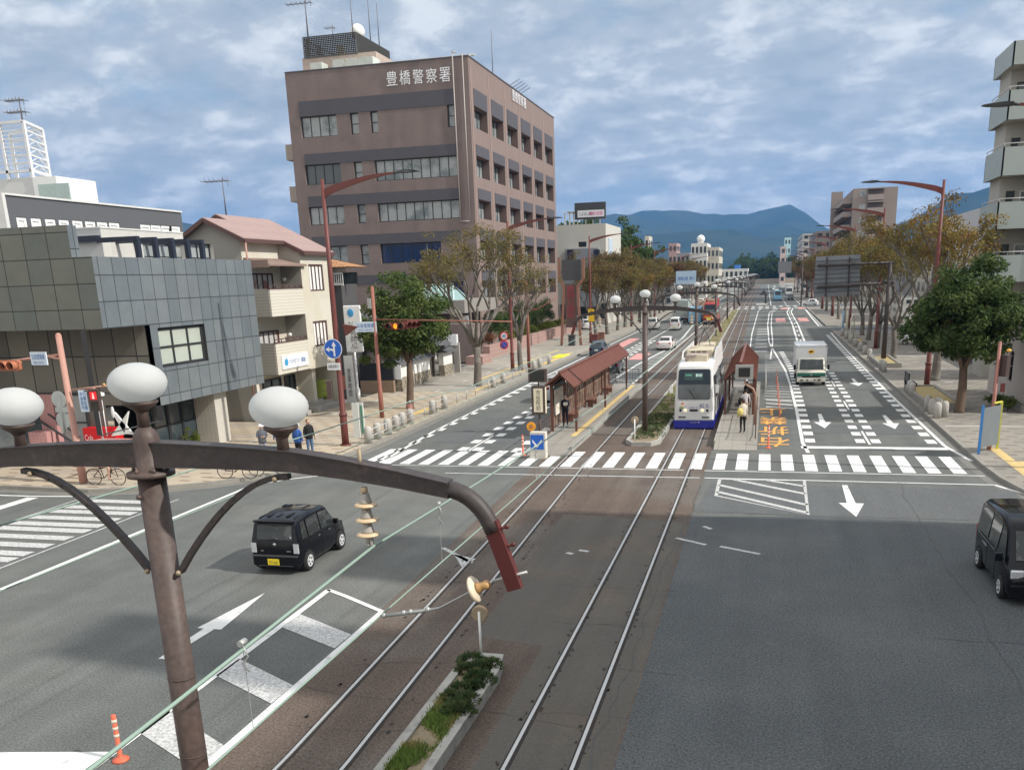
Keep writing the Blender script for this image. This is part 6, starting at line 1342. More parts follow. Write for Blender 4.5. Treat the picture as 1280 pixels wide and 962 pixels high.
Yd = 250.0; a = AY(1067, 237, Yd); b = AY(1123, 232, Yd); zt_ = (a.z + b.z) / 2
fa = thing('brown_apartment_block', 'tall brown-grey apartment block with stacked balconies on the right skyline', 'building', (a.x, Yd, 0)); m = MB(); quadbox(m, a.x, Yd, 0, b.x, Yd + 40, zt_, ''); m.build('wall', TAN, fa)
xe = AY(1085, 237, Yd).x; xe2 = AY(1105, 237, Yd).x
for i in range(7):
    z = zt_ - 2.9 - i * 3.1; 
    if z < 2: break
    m = MB(); m.box(xe, Yd - 1.2, z, xe2, Yd, z + 1.3); m.box(xe, Yd - 1.25, z + 2.6, xe2 + .2, Yd, z + 2.85); bo = m.build('balcony', mat('balcony_brown', (.31, .26, .235), .8), fa)
    m = MB(); m.face([(xe, Yd - .04, z + 1.3), (xe2, Yd - .04, z + 1.3), (xe2, Yd - .04, z + 2.6), (xe, Yd - .04, z + 2.6)]); m.face([(a.x + 1.5, Yd - .04, z + 1.0), (a.x + 3.0, Yd - .04, z + 1.0), (a.x + 3.0, Yd - .04, z + 2.3), (a.x + 1.5, Yd - .04, z + 2.3)], 1); m.build('window', [mat('shade_brown', (.11, .09, .085), .8), GLASSC], fa)
# curved stair side facing the road (left flank)
for i in range(8):
    z = zt_ - 3.3 - i * 3.1
    if z < 2: break
    m = MB(); m.box(a.x - 2.2, Yd + 2, z, a.x, Yd + 34, z + 1.2); m.build('gallery', MATS['balcony_brown'], fa)
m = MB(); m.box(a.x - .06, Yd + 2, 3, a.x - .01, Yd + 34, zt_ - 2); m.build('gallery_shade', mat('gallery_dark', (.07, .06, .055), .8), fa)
m = MB(); m.prism([(a.x - 3, Yd + 34, 0), (a.x, Yd + 34, 0), (a.x, Yd + 36, 0), (a.x - 3, Yd + 36, 0)], (0, 0, zt_ + 2)); m.build('end_wall', TAN, fa)
a2 = AY(1020, 289, 330); b2 = AY(1037, 288, 330); block(a2.x, AY(1052, 288, 330).x, 330, 50, a2.z, TAND, 'second brown-grey apartment block left of the tallest one on the right', 7, 3, 'l'); a3 = AY(1003, 300, 400); block(a3.x, AY(1022, 300, 400).x, 400, 60, AY(1010, 292, 400).z, mat('pale_block', (.45, .43, .41), .8), 'pale narrow apartment block at the end of the right-hand row', 8, 2, 'l')
# left white hotel-like group and others down the avenue
def px_block(px0, px1, pyt, Y, dy, mt, label, r=0, c=0, side='x', group=None, name='building_block'):
    a = AY(px0, pyt, Y); b = AY(px1, pyt, Y); return block(a.x, b.x, Y, dy, (a.z + b.z) / 2, mt, label, r, c, side, group, name)
WB1 = mat('far_white', (.60, .59, .55), .85, var=.05); WB2 = mat('far_cream', (.50, .47, .40), .85, var=.08); GB1 = mat('far_grey', (.24, .24, .25), .85, var=.1); PKB = mat('far_pink', (.40, .27, .25), .8)
px_block(864, 884, 304, 300, 20, WB1, 'white office block with a rooftop dome left of the avenue in the distance', 4, 4); px_block(884, 899, 309, 306, 26, WB2, 'cream block adjoining the white domed one in the distance', 4, 3)
q = AY(876, 303, 304); t = thing('rooftop_dome', 'small white dome on the distant white office block', 'dome', q); m = MB(); m.ball((q.x, 304, q.z + 1.0), (1.3, 1.3, 1.3), 10); m.box(q.x - 1, 303, q.z - 1.5, q.x + 1, 305, q.z); m.build('dome', WHP, t)
px_block(846, 862, 316, 290, 16, GB1, 'dark grey low block left of the distant white office block', 3, 3); px_block(836, 846, 304, 330, 14, PKB, 'small pink tower building among the left treetops', 5, 2); px_block(806, 811, 295, 260, 8, WB2, 'narrow cream building just right of the dark green trees', 4, 1)
px_block(775, 800, 332, 190, 14, WB1, 'white shop building behind the orange trees on the left pavement', 3, 3); px_block(800, 840, 345, 240, 14, GB1, 'grey shop row behind the farther left trees', 3, 5)
px_block(900, 935, 336, 420, 20, WB1, 'low white building behind the row of lamp globes', 2, 6)
px_block(1122, 1150, 372, 140, 14, WB1, 'white shop behind the big sign mast on the right', 3, 3, 'l')
for k_, (y, z1, mt_, lb_) in enumerate(((140, 9, WB2, 'cream building lining the right pavement beyond the big sign'), (166, 12, GB1, 'grey building lining the right pavement beyond the big sign'), (226, 10, WB2, 'cream building beyond the far right side street'), (300, 13, WB1, 'white building far along the right side'))):
    block(23, 40, y, 22, z1, mt_, lb_, 3, 4, 'l')
for k_, (y, z1, mt_, lb_) in enumerate(((168, 10, WB2, 'cream building on the left behind the grey box truck'), (226, 12, WB1, 'white building on the left beyond the far crossing'), (262, 10, GB1, 'grey building on the left far beyond the crossing'), (340, 12, WB2, 'cream building far down the left side'))):
    block(-50, -31.5, y, 24, z1, mt_, lb_, 3, 4, 'x')
BS = mat('blue_shed', (.06, .22, .6), .5); px_block(918, 925, 331, 470, 10, BS, 'small bright blue shed in the distance', name='shed')
px_block(976, 983, 308, 620, 20, mat('far_salmon', (.55, .42, .38), .8), 'small salmon tower among the far roofs', 4, 1); px_block(981, 989, 297, 760, 20, mat('far_aqua', (.45, .66, .68), .6), 'pale aqua tower above the distant wood', 5, 2)
# the far end of the avenue: embankment and roofs of the far town
r_ = random.Random(21)
fm = [WB1, WB2, GB1, mat('far_brown_roof', (.20, .15, .13), .8, var=.2), mat('far_blue_roof', (.12, .18, .26), .7, var=.2)]
for k_ in range(190):
    Y = r_.uniform(560, 1500); 
    X = r_.uniform(-340, 80) * (Y / 900)
    if Y < 1000 and -70 < X < 40: continue
    w_ = r_.uniform(9, 22); h_ = r_.uniform(5, 11) * (1.6 if r_.random() < .1 else 1)
    t = thing('town_house', 'small roof in the far town at the foot of the hills', 'building', (X, Y, 0), 'roofs of the far town'); m = MB(); quadbox(m, X, Y, 0, X + w_, Y + 10, h_, 't')
    mt_ = r_.choice(fm[:3])
    if r_.random() < .6: m.prism([(X - .5, Y - .5, h_), (X - .5, Y + 10.5, h_), (X - .5, Y + 5, h_ + 2.6)], (w_ + 1, 0, 0), 1)
    else: m.face([(X, Y, h_), (X + w_, Y, h_), (X + w_, Y + 10, h_), (X, Y + 10, h_)], 1)
    m.build('walls_and_roof', [mt_, r_.choice(fm[1:])], t)
em = thing('embankment_wall', 'pale concrete wall closing the view at the far end of the avenue', 'wall', (-16, 640, 0)); MB().box(-60, 640, 0, 40, 642, 3.2).build('wall', mat('far_wall', (.40, .36, .29), .9, var=.15), em)
# ---------------- hills
def hill(name, prof, Y0, depth, seed):
    """ridge through (photo x, photo y) crest points at distance Y0"""
    m = MB(); n = len(prof); xs = np.linspace(prof[0][0], prof[-1][0], 90); crest = [AY(x, float(np.interp(x, [p[0] for p in prof], [p[1] for p in prof])), Y0) for x in xs]
    rowsn = 26; grid = []
    for j in range(rowsn):
        u = j / (rowsn - 1); row = []
        for i, c in enumerate(crest):
            X = c.x * (1 - .0 * u); f = (math.cos(u * math.pi) * .5 + .5) if u < 1 else 0
            y = Y0 - depth * u if True else 0
            nz_ = noise.fractal(Vector((X * .0011 + seed, y * .0016, seed)), 1, 2.1, 6) * 150 * math.sin(min(1, u * 1.6) * math.pi * .9 + .12) * (1 - u) * (1 if u > .04 else 0)
            nz2 = noise.fractal(Vector((X * .007 + seed, y * .007, seed)), 1, 2, 4) * 16 * (1 - u)
            row.append((X, y, max(-1, (c.z) * f + nz_ + nz2)))
        grid.append(row)
    b = len(m.v)
    for r in grid: m.v += r
    for j in range(rowsn - 1):
        for i in range(89): m.f.append((b + j * 90 + i, b + j * 90 + i + 1, b + (j + 1) * 90 + i + 1, b + (j + 1) * 90 + i)); m.m.append(0); m.sm.append(True)
    return m.build(name, HILL, kind='structure')
hill('hills', [(-200, 300), (0, 300), (560, 300), (690, 296), (740, 284), (780, 274), (808, 267), (830, 265), (850, 263), (872, 266), (895, 272), (918, 276), (940, 274), (960, 268), (980, 261), (992, 262), (1006, 270), (1020, 282), (1050, 296), (1120, 300), (1400, 300)], 6500, 2600, 3.3)
hill('hills', [(-900, 312), (-100, 300), (0, 291), (180, 284), (222, 281), (250, 284), (300, 288), (500, 305), (1040, 305), (1110, 290), (1140, 276), (1160, 262), (1185, 248), (1200, 245), (1225, 250), (1240, 244), (1252, 247), (1280, 262), (1330, 262), (1600, 290), (2400, 300)], 4600, 1900, 8.1)
# ================================================================== VEHICLES
TYRE = mat('tyre', (.02, .02, .021), .85); RIM = mat('alloy_rim', (.72, .73, .74), .35, .3, var=.05); ARCH = mat('wheel_arch', (.008, .008, .008), .9)
CGL = mat('car_glass', (.022, .028, .03), .05, var=.5, sc=2.5, spec=.5, c2=(.07, .075, .075), c2sc=2.2, c2lo=.55, c2hi=.6); REDL = mat('tail_lamp', (.45, .02, .02), .2, spec=.7); CLRL = mat('clear_lamp', (.62, .64, .66), .12, .3, var=.2, sc=20, spec=.9)
CHR = mat('chrome', (.6, .6, .6), .15, .9); PLY = mat('plate_yellow_car', (.80, .62, .03), .5); PLW = mat('plate_white_car', (.75, .75, .75), .5)
def paint(name, c, r=.22): return mat(name, c, r, 0, var=.05, sc=1.0, spec=.5)
def body_pts(st):
    y, zb, zq, zt, wl, wb, wt = st
    return [(0, zb), (wl * .88, zb), (wl, zb + .12), (wl * 1.0, (zb + zq) / 2 + .05), (wb, zq), (wt, max(zq + .001, zt - .07)), (max(.05, wt - .09), zt), (0, zt + .018)]
def body_mesh(sts, mt, name, parent, bevel=.03):
    m = MB(); n = 8; R_ = []
    for st in sts:
        half = body_pts(st); b = len(m.v)
        full = [(x, z) for x, z in half] + [(-x, z) for x, z in reversed(half[1:-1])]
        m.v += [(x, st[0], z) for x, z in full]; R_.append(b)
    k = 14
    for i in range(len(sts) - 1):
        for j in range(k):
            q = (j + 1) % k; m.f.append((R_[i] + j, R_[i] + q, R_[i + 1] + q, R_[i + 1] + j)); m.m.append(0); m.sm.append(True)
    m.f.append(tuple(R_[0] + j for j in reversed(range(k)))); m.f.append(tuple(R_[-1] + j for j in range(k))); m.m += [0, 0]; m.sm += [False, False]
    o = m.build(name, mt, parent, fix=True)
    md = o.modifiers.new('bevel', 'BEVEL'); md.width = bevel; md.segments = 2; md.limit_method = 'ANGLE'; md.angle_limit = R(28)
    o.data.polygons.foreach_set('use_smooth', [True] * len(o.data.polygons)); 
    return o
def at_y(sts, y):
    ys = [s[0] for s in sts]; return [float(np.interp(y, ys, [s[i] for s in sts])) for i in range(7)]
def side_window(sts, corners, side, parent, mt=CGL, off=.012, name='side_window'):
    m = MB(); p = []
    for y, t in corners:
        h = body_pts(at_y(sts, y)); a, b = h[4], h[5]; p.append((side * (a[0] + (b[0] - a[0]) * t + off), y, a[1] + (b[1] - a[1]) * t + .004))
    m.face(p); return m.build(name, mt, parent)
def end_window(sts, y0, y1, f, parent, dirn, mt=CGL, name='windscreen', t0=.06, t1=.9, off=.014):
    """glass on the sloping strip between stations y0 (low) and y1 (high)"""
    m = MB(); p = []
    for t, s in ((t0, -1), (t0, 1), (t1, 1), (t1, -1)):
        y = y0 + (y1 - y0) * t; st = at_y(sts, y); h = body_pts(st); w_ = h[6][0] * f; p.append((s * w_, y + dirn * off, h[6][1] + off * .6 + .006))
    m.face(p); return m.build(name, mt, parent)
def wheels(parent, xs, ys_, r, wd=.17, rim=RIM, arch=True, sts=None):
    for y in ys_:
        for s in (-1, 1):
            m = MB(); x = s * xs; m.lathe([(r * .6, -wd / 2), (r * .93, -wd / 2), (r, -wd / 2 + .03), (r, wd / 2 - .03), (r * .93, wd / 2), (r * .6, wd / 2)], (x - s * (wd * .5 - .034), y, r), 22, 0, Matrix.Rotation(R(90), 4, 'Y'))
            wh_ = m.build('wheel', TYRE, parent)
            g = MB(); g.tube([(x - s * .08, y, r), (x + s * .038, y, r)], r * .62, 18, sm=False)
            g.build('rim', rim, wh_); k_ = MB()
            for i in range(5):
                a = i * 1.2566; k_.bar((x - s * .008, y + math.cos(a) * r * .12, r + math.sin(a) * r * .12), (x - s * .008, y + math.cos(a) * r * .5, r + math.sin(a) * r * .5), .012, .012) if False else None
                a += .63; c_ = Vector((x + s * .0385, y + math.cos(a) * r * .36, r + math.sin(a) * r * .36)); k_.tube([c_, c_ + Vector((s * .004, 0, 0))], r * .12, 8, sm=False)
            k_.build('rim_gap', ARCH, wh_)
            if arch:
                a_ = MB(); pts = [(x + s * .004, y + math.cos(t) * r * 1.2, max(.13, r + math.sin(t) * r * 1.2)) for t in [i * math.pi / 12 - .3 for i in range(15)]]; a_.face(pts); a_.build('wheel_arch', ARCH, parent)
def plate(parent, y, z, s, mt, txt, w_=.33, h_=.165, x=0):
    MB().box(x - w_ / 2, y - .008, z - h_ / 2, x + w_ / 2, y + .008, z + h_ / 2).build('number_plate', mt, parent)
    text(txt, 'number', INK, parent, (x, y + s * .012, z - .015), w_ * .72, h_ * .5, (-s, 0, 0) if s > 0 else (1, 0, 0))
def finish(t, loc, rz=0):
    t.location = loc; t.rotation_euler = (0, 0, rz); return t

# --- black boxy kei car (rear view)
def kei_box():
    t = thing('boxy_car', 'black boxy small car with a yellow number plate driving up the left lanes', 'car', (0, 0, 0)); W_ = .72
    s = [(-1.50, .20, .86, .90, .66, .68, .62), (-1.47, .17, .87, .98, .70, .71, .66), (-1.42, .16, .88, 1.36, .71, .71, .62), (-1.36, .16, .88, 1.47, .72, .71, .61), (-.6, .15, .87, 1.52, .72, .715, .615), (.25, .15, .86, 1.50, .72, .71, .61), (.46, .15, .86, 1.44, .72, .71, .60),
         (.88, .15, .85, .93, .72, .69, .63), (1.30, .16, .80, .86, .70, .66, .58), (1.42, .2, .70, .74, .66, .60, .50)]
    P = mat('black_paint', (.006, .007, .010), .12, 0, var=.05, spec=.28); body_mesh(s, P, 'body', t, .035)
    m = MB(); m.face([(-.52, -1.483, .96), (.52, -1.483, .96), (.50, -1.425, 1.335), (-.50, -1.425, 1.335)]); m.build('rear_window', CGL, t)
    end_window(s, .88, .46, .9, t, 1)
    for sd in (-1, 1):
        side_window(s, [(-1.28, .08), (-.98, .08), (-.98, .92), (-1.2, .92)], sd, t); side_window(s, [(-.90, .08), (-.22, .08), (-.22, .92), (-.88, .92)], sd, t); side_window(s, [(-.14, .08), (.70, .08), (.46, .9), (-.14, .92)], sd, t)
        MB().box(sd * .55, -1.525, .60, sd * .69, -1.46, .86).build('tail_lamp', CLRL, t)
        m = MB(); m.bar((sd * .73, .62, .93), (sd * .80, .62, .95), .05); m.box(sd * .74, .56, .90, sd * .86, .66, 1.03); m.build('mirror', P, t)
        m = MB()
        for y in (-.34, .30): m.bar((sd * .735, y - .06, .80), (sd * .735, y + .06, .80), .02, .03)
        m.build('door_handle', CHR, t)
        m = MB(); 
        for y in (-.18, -.96, .78): m.box(sd * .716, y - .006, .22, sd * .7245, y + .006, .84)
        m.build('door_gap', ARCH, t); m = MB(); m.bar((sd * .70, -1.2, 1.515), (sd * .70, .3, 1.51), .03, .02) if False else m.box(sd * .50, -1.25, 1.47, sd * .52, .25, 1.505); m.build('roof_rail', P, t)
    m = MB(); m.box(-.66, -1.56, .24, .66, -1.46, .52); m.build('rear_bumper', P, t, bevel=.03)
    m = MB(); m.box(-.66, -1.565, .51, .66, -1.5, .535); m.box(-.5, -1.57, .245, .5, -1.55, .26); m.build('trim', mat('trim_grey', (.10, .10, .105), .3, .3), t)
    m = MB(); m.ball((-.0, -1.512, .83), (.055, .012, .04), 12); m.build('emblem', CHR, t); m = MB(); m.bar((0, -1.49, .98), (-.16, -1.49, .965), .012); m.bar((0.12, -1.5, .9), (0, -1.5, .98), .012); m.build('wiper', ARCH, t)
    MB().box(-.58, -1.50, 1.43, .58, -1.38, 1.475).build('spoiler', P, t, bevel=.015)
    for k in range(3): MB().box(-.34 + k * .28, -1.15, 1.50, -.26 + k * .28, .15, 1.522).build('roof_rib', P, t)
    for x_ in (.42, .47): MB().box(x_ - .02, -1.475, 1.0, x_ + .02, -1.47, 1.04).build('sticker', WHP, t) if x_ > .45 else None
    plate(t, -1.575, .36, -1, PLY, '77-43', .33, .165, -.05)
    MB().box(-.42, -1.516, .64, -.34, -1.506, .665).box(.34, -1.516, .64, .46, -1.506, .665).build('badge', CHR, t)
    wheels(t, .72, (-1.03, 1.0), .27); return t
finish(kei_box(), (-12.57, 22.38, .014), R(1))

# --- black kei van (front/side view)
def kei_van(P, label, L=3.45, name='van'):
    t = thing(name, label, 'van', (0, 0, 0)); h = L / 2
    s = [(-h, .2, .88, .95, .64, .66, .60), (-h + .05, .17, .90, 1.2, .69, .69, .62), (-h + .13, .16, .92, 1.66, .70, .70, .60), (-h + .3, .16, .92, 1.74, .71, .70, .59), (.2, .16, .92, 1.78, .71, .70, .59), (h - .95, .16, .90, 1.72, .71, .70, .58), (h - .80, .16, .88, 1.62, .71, .70, .57),
         (h - .28, .16, .84, .92, .71, .68, .62), (h - .06, .17, .74, .80, .68, .64, .56), (h, .2, .60, .64, .62, .58, .5)]
    body_mesh(s, P, 'body', t, .04); end_window(s, h - .28, h - .80, .94, t, 1)
    m = MB(); m.face([(-.5, -h + .02, 1.02), (.5, -h + .02, 1.02), (.48, -h + .09, 1.55), (-.48, -h + .09, 1.55)]); m.build('rear_window', CGL, t)
    for sd in (-1, 1):
        side_window(s, [(h - 1.15, .06), (h - .42, .06), (h - .86, .88), (h - 1.15, .92)], sd, t); side_window(s, [(h - 2.05, .06), (h - 1.24, .06), (h - 1.24, .92), (h - 2.05, .92)], sd, t); side_window(s, [(-h + .3, .06), (h - 2.15, .06), (h - 2.15, .92), (-h + .36, .92)], sd, t)
        m = MB(); m.box(sd * .36, h - .12, .62, sd * .64, h - .015, .82); m.build('headlamp', CLRL, t, bevel=.03)
        m = MB(); m.bar((sd * .70, h - .55, .95), (sd * .80, h - .5, .95), .05); m.box(sd * .74, h - .56, .90, sd * .90, h - .46, 1.10); m.build('mirror', P, t, bevel=.02)
        m = MB()
        for y in (h - 1.2, h - 2.1): m.box(sd * .708, y - .006, .25, sd * .7135, y + .006, .9)
        m.build('door_gap', ARCH, t); m = MB(); m.bar((sd * .715, h - 2.6, .78), (sd * .715, h - 2.1, .78), .02, .03); m.bar((sd * .72, -h + .4, .93), (sd * .72, h - 1.3, .93), .012, .03); m.build('chrome_strip', CHR, t)
        MB().box(sd * .56, -h - .02, .6, sd * .68, -h + .05, 1.0).build('tail_lamp', REDL, t)
    m = MB(); m.box(-.34, h - .03, .58, .34, h + .015, .72); m.build('grille', ARCH, t); m = MB(); m.box(-.64, h - .1, .2, .64, h + .05, .5); m.build('front_bumper', P, t, bevel=.03)
    m = MB(); m.box(-.66, -h - .03, .2, .66, -h + .06, .5); m.build('rear_bumper', P, t, bevel=.03)
    m = MB(); m.box(-.25, h - .62, .93, .0, h - .45, 1.0); m.build('dashboard_tray', WHP, t) if False else None
    plate(t, h + .06, .36, 1, PLY, '41-06'); plate(t, -h - .04, .4, -1, PLY, '41-06')
    wheels(t, .71, (-h + .62, h - .55), .27); return t
finish(kei_van(mat('black_paint', (0, 0, 0)), 'black small van coming towards the camera at the right edge of the picture'), (6.22, 22.95, .014), R(180))

# --- generic hatchback / saloon / minivan for the middle distance
def small_car(kind, P, label, plate_m=PLW, name='car'):
    t = thing(name, label, 'car', (0, 0, 0))
    if kind == 'saloon': s = [(-2.05, .25, .72, .78, .66, .7, .6), (-1.98, .2, .78, .88, .76, .76, .68), (-1.5, .18, .80, .92, .79, .77, .66), (-.95, .18, .82, 1.27, .8, .77, .56), (-.2, .18, .82, 1.33, .8, .77, .57), (.35, .18, .82, 1.26, .8, .77, .56), (1.05, .18, .80, .86, .79, .74, .64), (1.85, .2, .66, .72, .75, .68, .56), (2.0, .26, .56, .6, .64, .6, .5)]; rw = (-1.5, -.95); fw_ = (1.05, .35); ws = [[(-1.2, .1), (-.42, .05), (-.42, .9), (-.85, .88)], [(-.34, .05), (.75, .08), (.34, .88), (-.34, .9)]]; yy = (-1.25, 1.2); L = 2.05
    elif kind == 'mini': s = [(-2.05, .25, .92, .96, .7, .72, .64), (-2.0, .18, .95, 1.1, .78, .78, .68), (-1.85, .17, .95, 1.62, .79, .78, .62), (-1.0, .17, .95, 1.70, .8, .78, .62), (.3, .17, .93, 1.66, .8, .78, .62), (.6, .17, .92, 1.55, .8, .78, .60), (1.4, .18, .88, .95, .79, .74, .64), (1.95, .2, .7, .74, .74, .66, .56), (2.05, .26, .56, .6, .64, .58, .5)]; rw = None; fw_ = (1.4, .6); ws = [[(-1.75, .08), (-1.05, .08), (-1.05, .9), (-1.7, .9)], [(-.97, .08), (-.1, .08), (-.1, .9), (-.97, .9)], [(0, .08), (1.1, .08), (.58, .88), (0, .9)]]; yy = (-1.3, 1.25); L = 2.05
    else: s = [(-1.72, .25, .82, .86, .64, .68, .6), (-1.68, .18, .85, .98, .72, .73, .64), (-1.4, .17, .86, 1.35, .74, .73, .58), (-.7, .17, .86, 1.46, .75, .73, .57), (.1, .17, .85, 1.44, .75, .73, .57), (.4, .17, .85, 1.34, .75, .73, .56), (1.0, .18, .82, .9, .74, .7, .6), (1.6, .2, .68, .72, .7, .63, .52), (1.72, .26, .56, .6, .6, .55, .46)]; rw = (-1.68, -1.4); fw_ = (1.0, .4); ws = [[(-1.2, .08), (-.45, .08), (-.45, .9), (-1.1, .88)], [(-.37, .08), (.75, .08), (.4, .88), (-.37, .9)]]; yy = (-1.05, 1.02); L = 1.72
    body_mesh(s, P, 'body', t, .04); end_window(s, fw_[0], fw_[1], .94, t, 1)
    if rw: end_window(s, rw[0], rw[1], .94, t, -1, name='rear_window')
    else: m = MB(); m.face([(-.55, -2.0, 1.12), (.55, -2.0, 1.12), (.52, -1.9, 1.55), (-.52, -1.9, 1.55)]); m.build('rear_window', CGL, t)
    for sd in (-1, 1):
        for w_ in ws: side_window(s, w_, sd, t)
        zt_ = .62 if kind != 'mini' else .85
        MB().box(sd * .45, -L - .0, zt_, sd * .72, -L + .12, zt_ + .17).build('tail_lamp', REDL, t); MB().box(sd * .42, L - .14, .52, sd * .68, L + .01, .64).build('headlamp', CLRL, t); MB().box(sd * .76, fw_[0] - .25, .86, sd * .9, fw_[0] - .15, .98).build('mirror', P, t)
    plate(t, -L - .02, .5 if kind == 'saloon' else .6, -1, plate_m, '30-18'); plate(t, L + .01, .36, 1, plate_m, '30-18'); wheels(t, .78 if kind != 'hatch' else .735, yy, .3 if kind != 'hatch' else .27); return t
PW = paint('white_car_paint', (.66, .66, .65)); PS = paint('silver_car_paint', (.40, .41, .42)); PD = paint('dark_car_paint', (.03, .035, .045)); PT = paint('teal_car_paint', (.30, .52, .50)); PPk = paint('pearl_paint', (.68, .62, .60))
v = finish(small_car('saloon', PPk, 'white saloon seen from behind in the left lanes beyond the left shelter'), (-9.9, 97.2, .014), R(-2))
v = finish(kei_van(paint('white_van_paint', (.62, .63, .62)), 'small white van ahead of the white saloon on the left carriageway'), (-12.2, 132, .014))
v = finish(small_car('mini', paint('grey_white_paint', (.52, .52, .50)), 'pale people carrier in the kerb lane half hidden by the second lamp post'), (-15.6, 134.5, .014))
v = finish(small_car('hatch', paint('navy_car_paint', (.05, .07, .10)), 'silver and dark hatchback at the left kerb above the shelter roof'), (-15.9, 90.6, .014))
v = finish(small_car('mini', PS, 'silver people carrier stopped behind the left platform sign', PLY), (-12.35, 56.9, .014))
v = finish(small_car('hatch', PD, 'dark hatchback glimpsed behind the far end of the left shelter'), (-11.9, 74, .014))
v = finish(small_car('hatch', PW, 'white car turning out of the far right side street'), (9.6, 214.5, .014), R(75))
v = finish(small_car('hatch', PD, 'dark car facing the camera beyond the far crossing'), (6.6, 262, .014), R(180))
v = finish(small_car('mini', PW, 'white people carrier facing the camera far down the right lanes'), (3.6, 330, .014), R(180))
v = finish(small_car('mini', PS, 'silver vehicle in the far queue on the right carriageway'), (4.0, 372, .014), R(180))
v = finish(small_car('hatch', PT, 'pale teal car parked beneath the right green tree'), (16.2, 91, .15), R(60))
v = finish(small_car('hatch', PW, 'white car parked behind the right green tree trunk'), (14.6, 97, .15), R(80))
v = finish(small_car('hatch', PW, 'white car parked beside the brown tower sign on the left'), (-25.9, 136, .15), R(20))
v = finish(small_car('mini', PW, 'white people carrier parked in front of the white office block'), (-28.5, 143, .15), R(90))
v = finish(small_car('hatch', PD, 'dark small car far away on the left carriageway'), (-13.6, 262, .014)); v = finish(small_car('hatch', PW, 'white small car far away on the left carriageway'), (-10.2, 300, .014))
# blue and white minibus beyond the crossing
def box_truck(P, BX, label, L, W_, H_, cabz, stripe=None, rearv=False):
    t = thing('delivery_truck' if stripe else 'box_truck', label, 'truck', (0, 0, 0)); h = L / 2; w_ = W_ / 2
    m = MB(); m.box(-w_, -h, .72, w_, h - 1.45, H_); bx_ = m.build('cargo_box', BX, t, bevel=.025)
    m = MB()
    for x_ in (-w_ + .05, w_ - .05): m.box(x_ - .05, h - 1.47, .75, x_ + .05, h - 1.435, H_ - .02)
    m.box(-w_ + .02, h - 1.47, H_ - .1, w_ - .02, h - 1.435, H_ - .01); m.box(-w_, -h - .01, .72, w_, -h + .04, .85); m.build('box_edges', mat('box_edge', (.62, .62, .63), .35, .3), bx_)
    cw = w_ - .12
    s = [(h - 1.38, .38, 1.1, cabz - .1, cw, cw, cw - .05), (h - 1.2, .38, 1.1, cabz, cw, cw, cw - .05), (h - .55, .38, 1.1, cabz - .04, cw, cw, cw - .08), (h - .14, .38, .96, 1.02, cw, cw, cw - .03), (h - .02, .36, .8, .86, cw, cw, cw - .04), (h, .38, .6, .66, cw - .04, cw - .06, cw - .1)]
    body_mesh(s, P, 'cab', t, .03); end_window(s, h - .14, h - .55, .97, t, 1, t0=.03, t1=.93)
    for sd in (-1, 1): side_window(s, [(h - 1.2, .05), (h - .35, .05), (h - .6, .9), (h - 1.2, .92)], sd, t); MB().box(sd * (cw - .38), h - .06, .56, sd * (cw - .04), h + .01, .70).build('headlamp', CLRL, t, bevel=.02); m = MB(); m.bar((sd * cw, h - .2, 1.15), (sd * (cw + .16), h - .12, 1.2), .03); m.box(sd * (cw + .09), h - .16, 1.05, sd * (cw + .24), h - .1, 1.38); m.build('mirror', ARCH, t)
    m = MB(); m.box(-cw, h - .04, .26, cw, h + .06, .46); m.build('bumper', P, t, bevel=.02); m = MB()
    for x_ in (-.62, -.28, .1, .5): m.box(x_, h + .055, .33, x_ + .2, h + .066, .42)
    m.build('bumper_slots', ARCH, t)
    m = MB(); m.box(-w_ + .25, -h + .1, .4, w_ - .25, h - .5, .7); m.build('chassis', ARCH, t)
    if stripe:
        g = MB(); g.face([(-cw + .02, h + .006, .72), (cw - .02, h + .006, .72), (cw - .02, h + .0, .86), (-cw + .02, h, .86)]); g.box(-cw + .01, h - .03, .60, cw - .01, h + .012, .82); g.build('green_band', stripe, t, bevel=.01)
        m = MB(); m.box(-cw + .34, h - .02, .56, cw - .34, h + .018, .66); m.build('grille', ARCH, t); m = MB(); m.tube([(0, h + .013, .73), (0, h + .024, .73)], .065, 14); m.build('emblem', CHR, t)
        c_ = Vector((0, h - 1.448, H_ - .42)); e = MB(); e.ball(c_, (.21, .012, .15), 22); e.build('oval_badge', mat('badge_yellow', (.82, .48, .05), .5), bx_)
        k_ = MB(); k_.ball(c_ + Vector((.03, .010, .0)), (.12, .008, .055), 14); k_.ball(c_ + Vector((-.06, .012, .045)), (.05, .008, .045), 10); k_.ball(c_ + Vector((.06, .012, .035)), (.045, .008, .04), 10); k_.build('badge_mark', ARCH, bx_)
    for x_ in (-w_ + .2, w_ - .2): MB().box(x_ - .12, -h - .02, .55, x_ + .12, -h + .02, .68).build('tail_lamp', REDL, t)
    if rearv:
        m = MB()
        for i in range(7): x_ = -w_ + .12 + i * (W_ - .24) / 6; m.box(x_ - .02, -h - .02, .9, x_ + .02, -h, H_ - .1)
        m.build('rear_door_ribs', mat('rib_grey', (.45, .47, .46), .5), bx_)
    plate(t, h + .07, .36, 1, PLW, '12-84'); wheels(t, cw, (-h + 1.0, h - .75), .34, .2, mat('steel_rim', (.3, .3, .3), .5), arch=False); return t
v = finish(box_truck(paint('cream_paint', (.60, .52, .38)), paint('white_box_paint', (.66, .67, .68), .4), 'white box delivery truck with a green and cream cab coming towards the camera', 5.6, 2.08, 2.55, 1.78, mat('green_cab', (.012, .13, .09), .3, spec=.6)), (3.16, 66.6, .014), R(180))
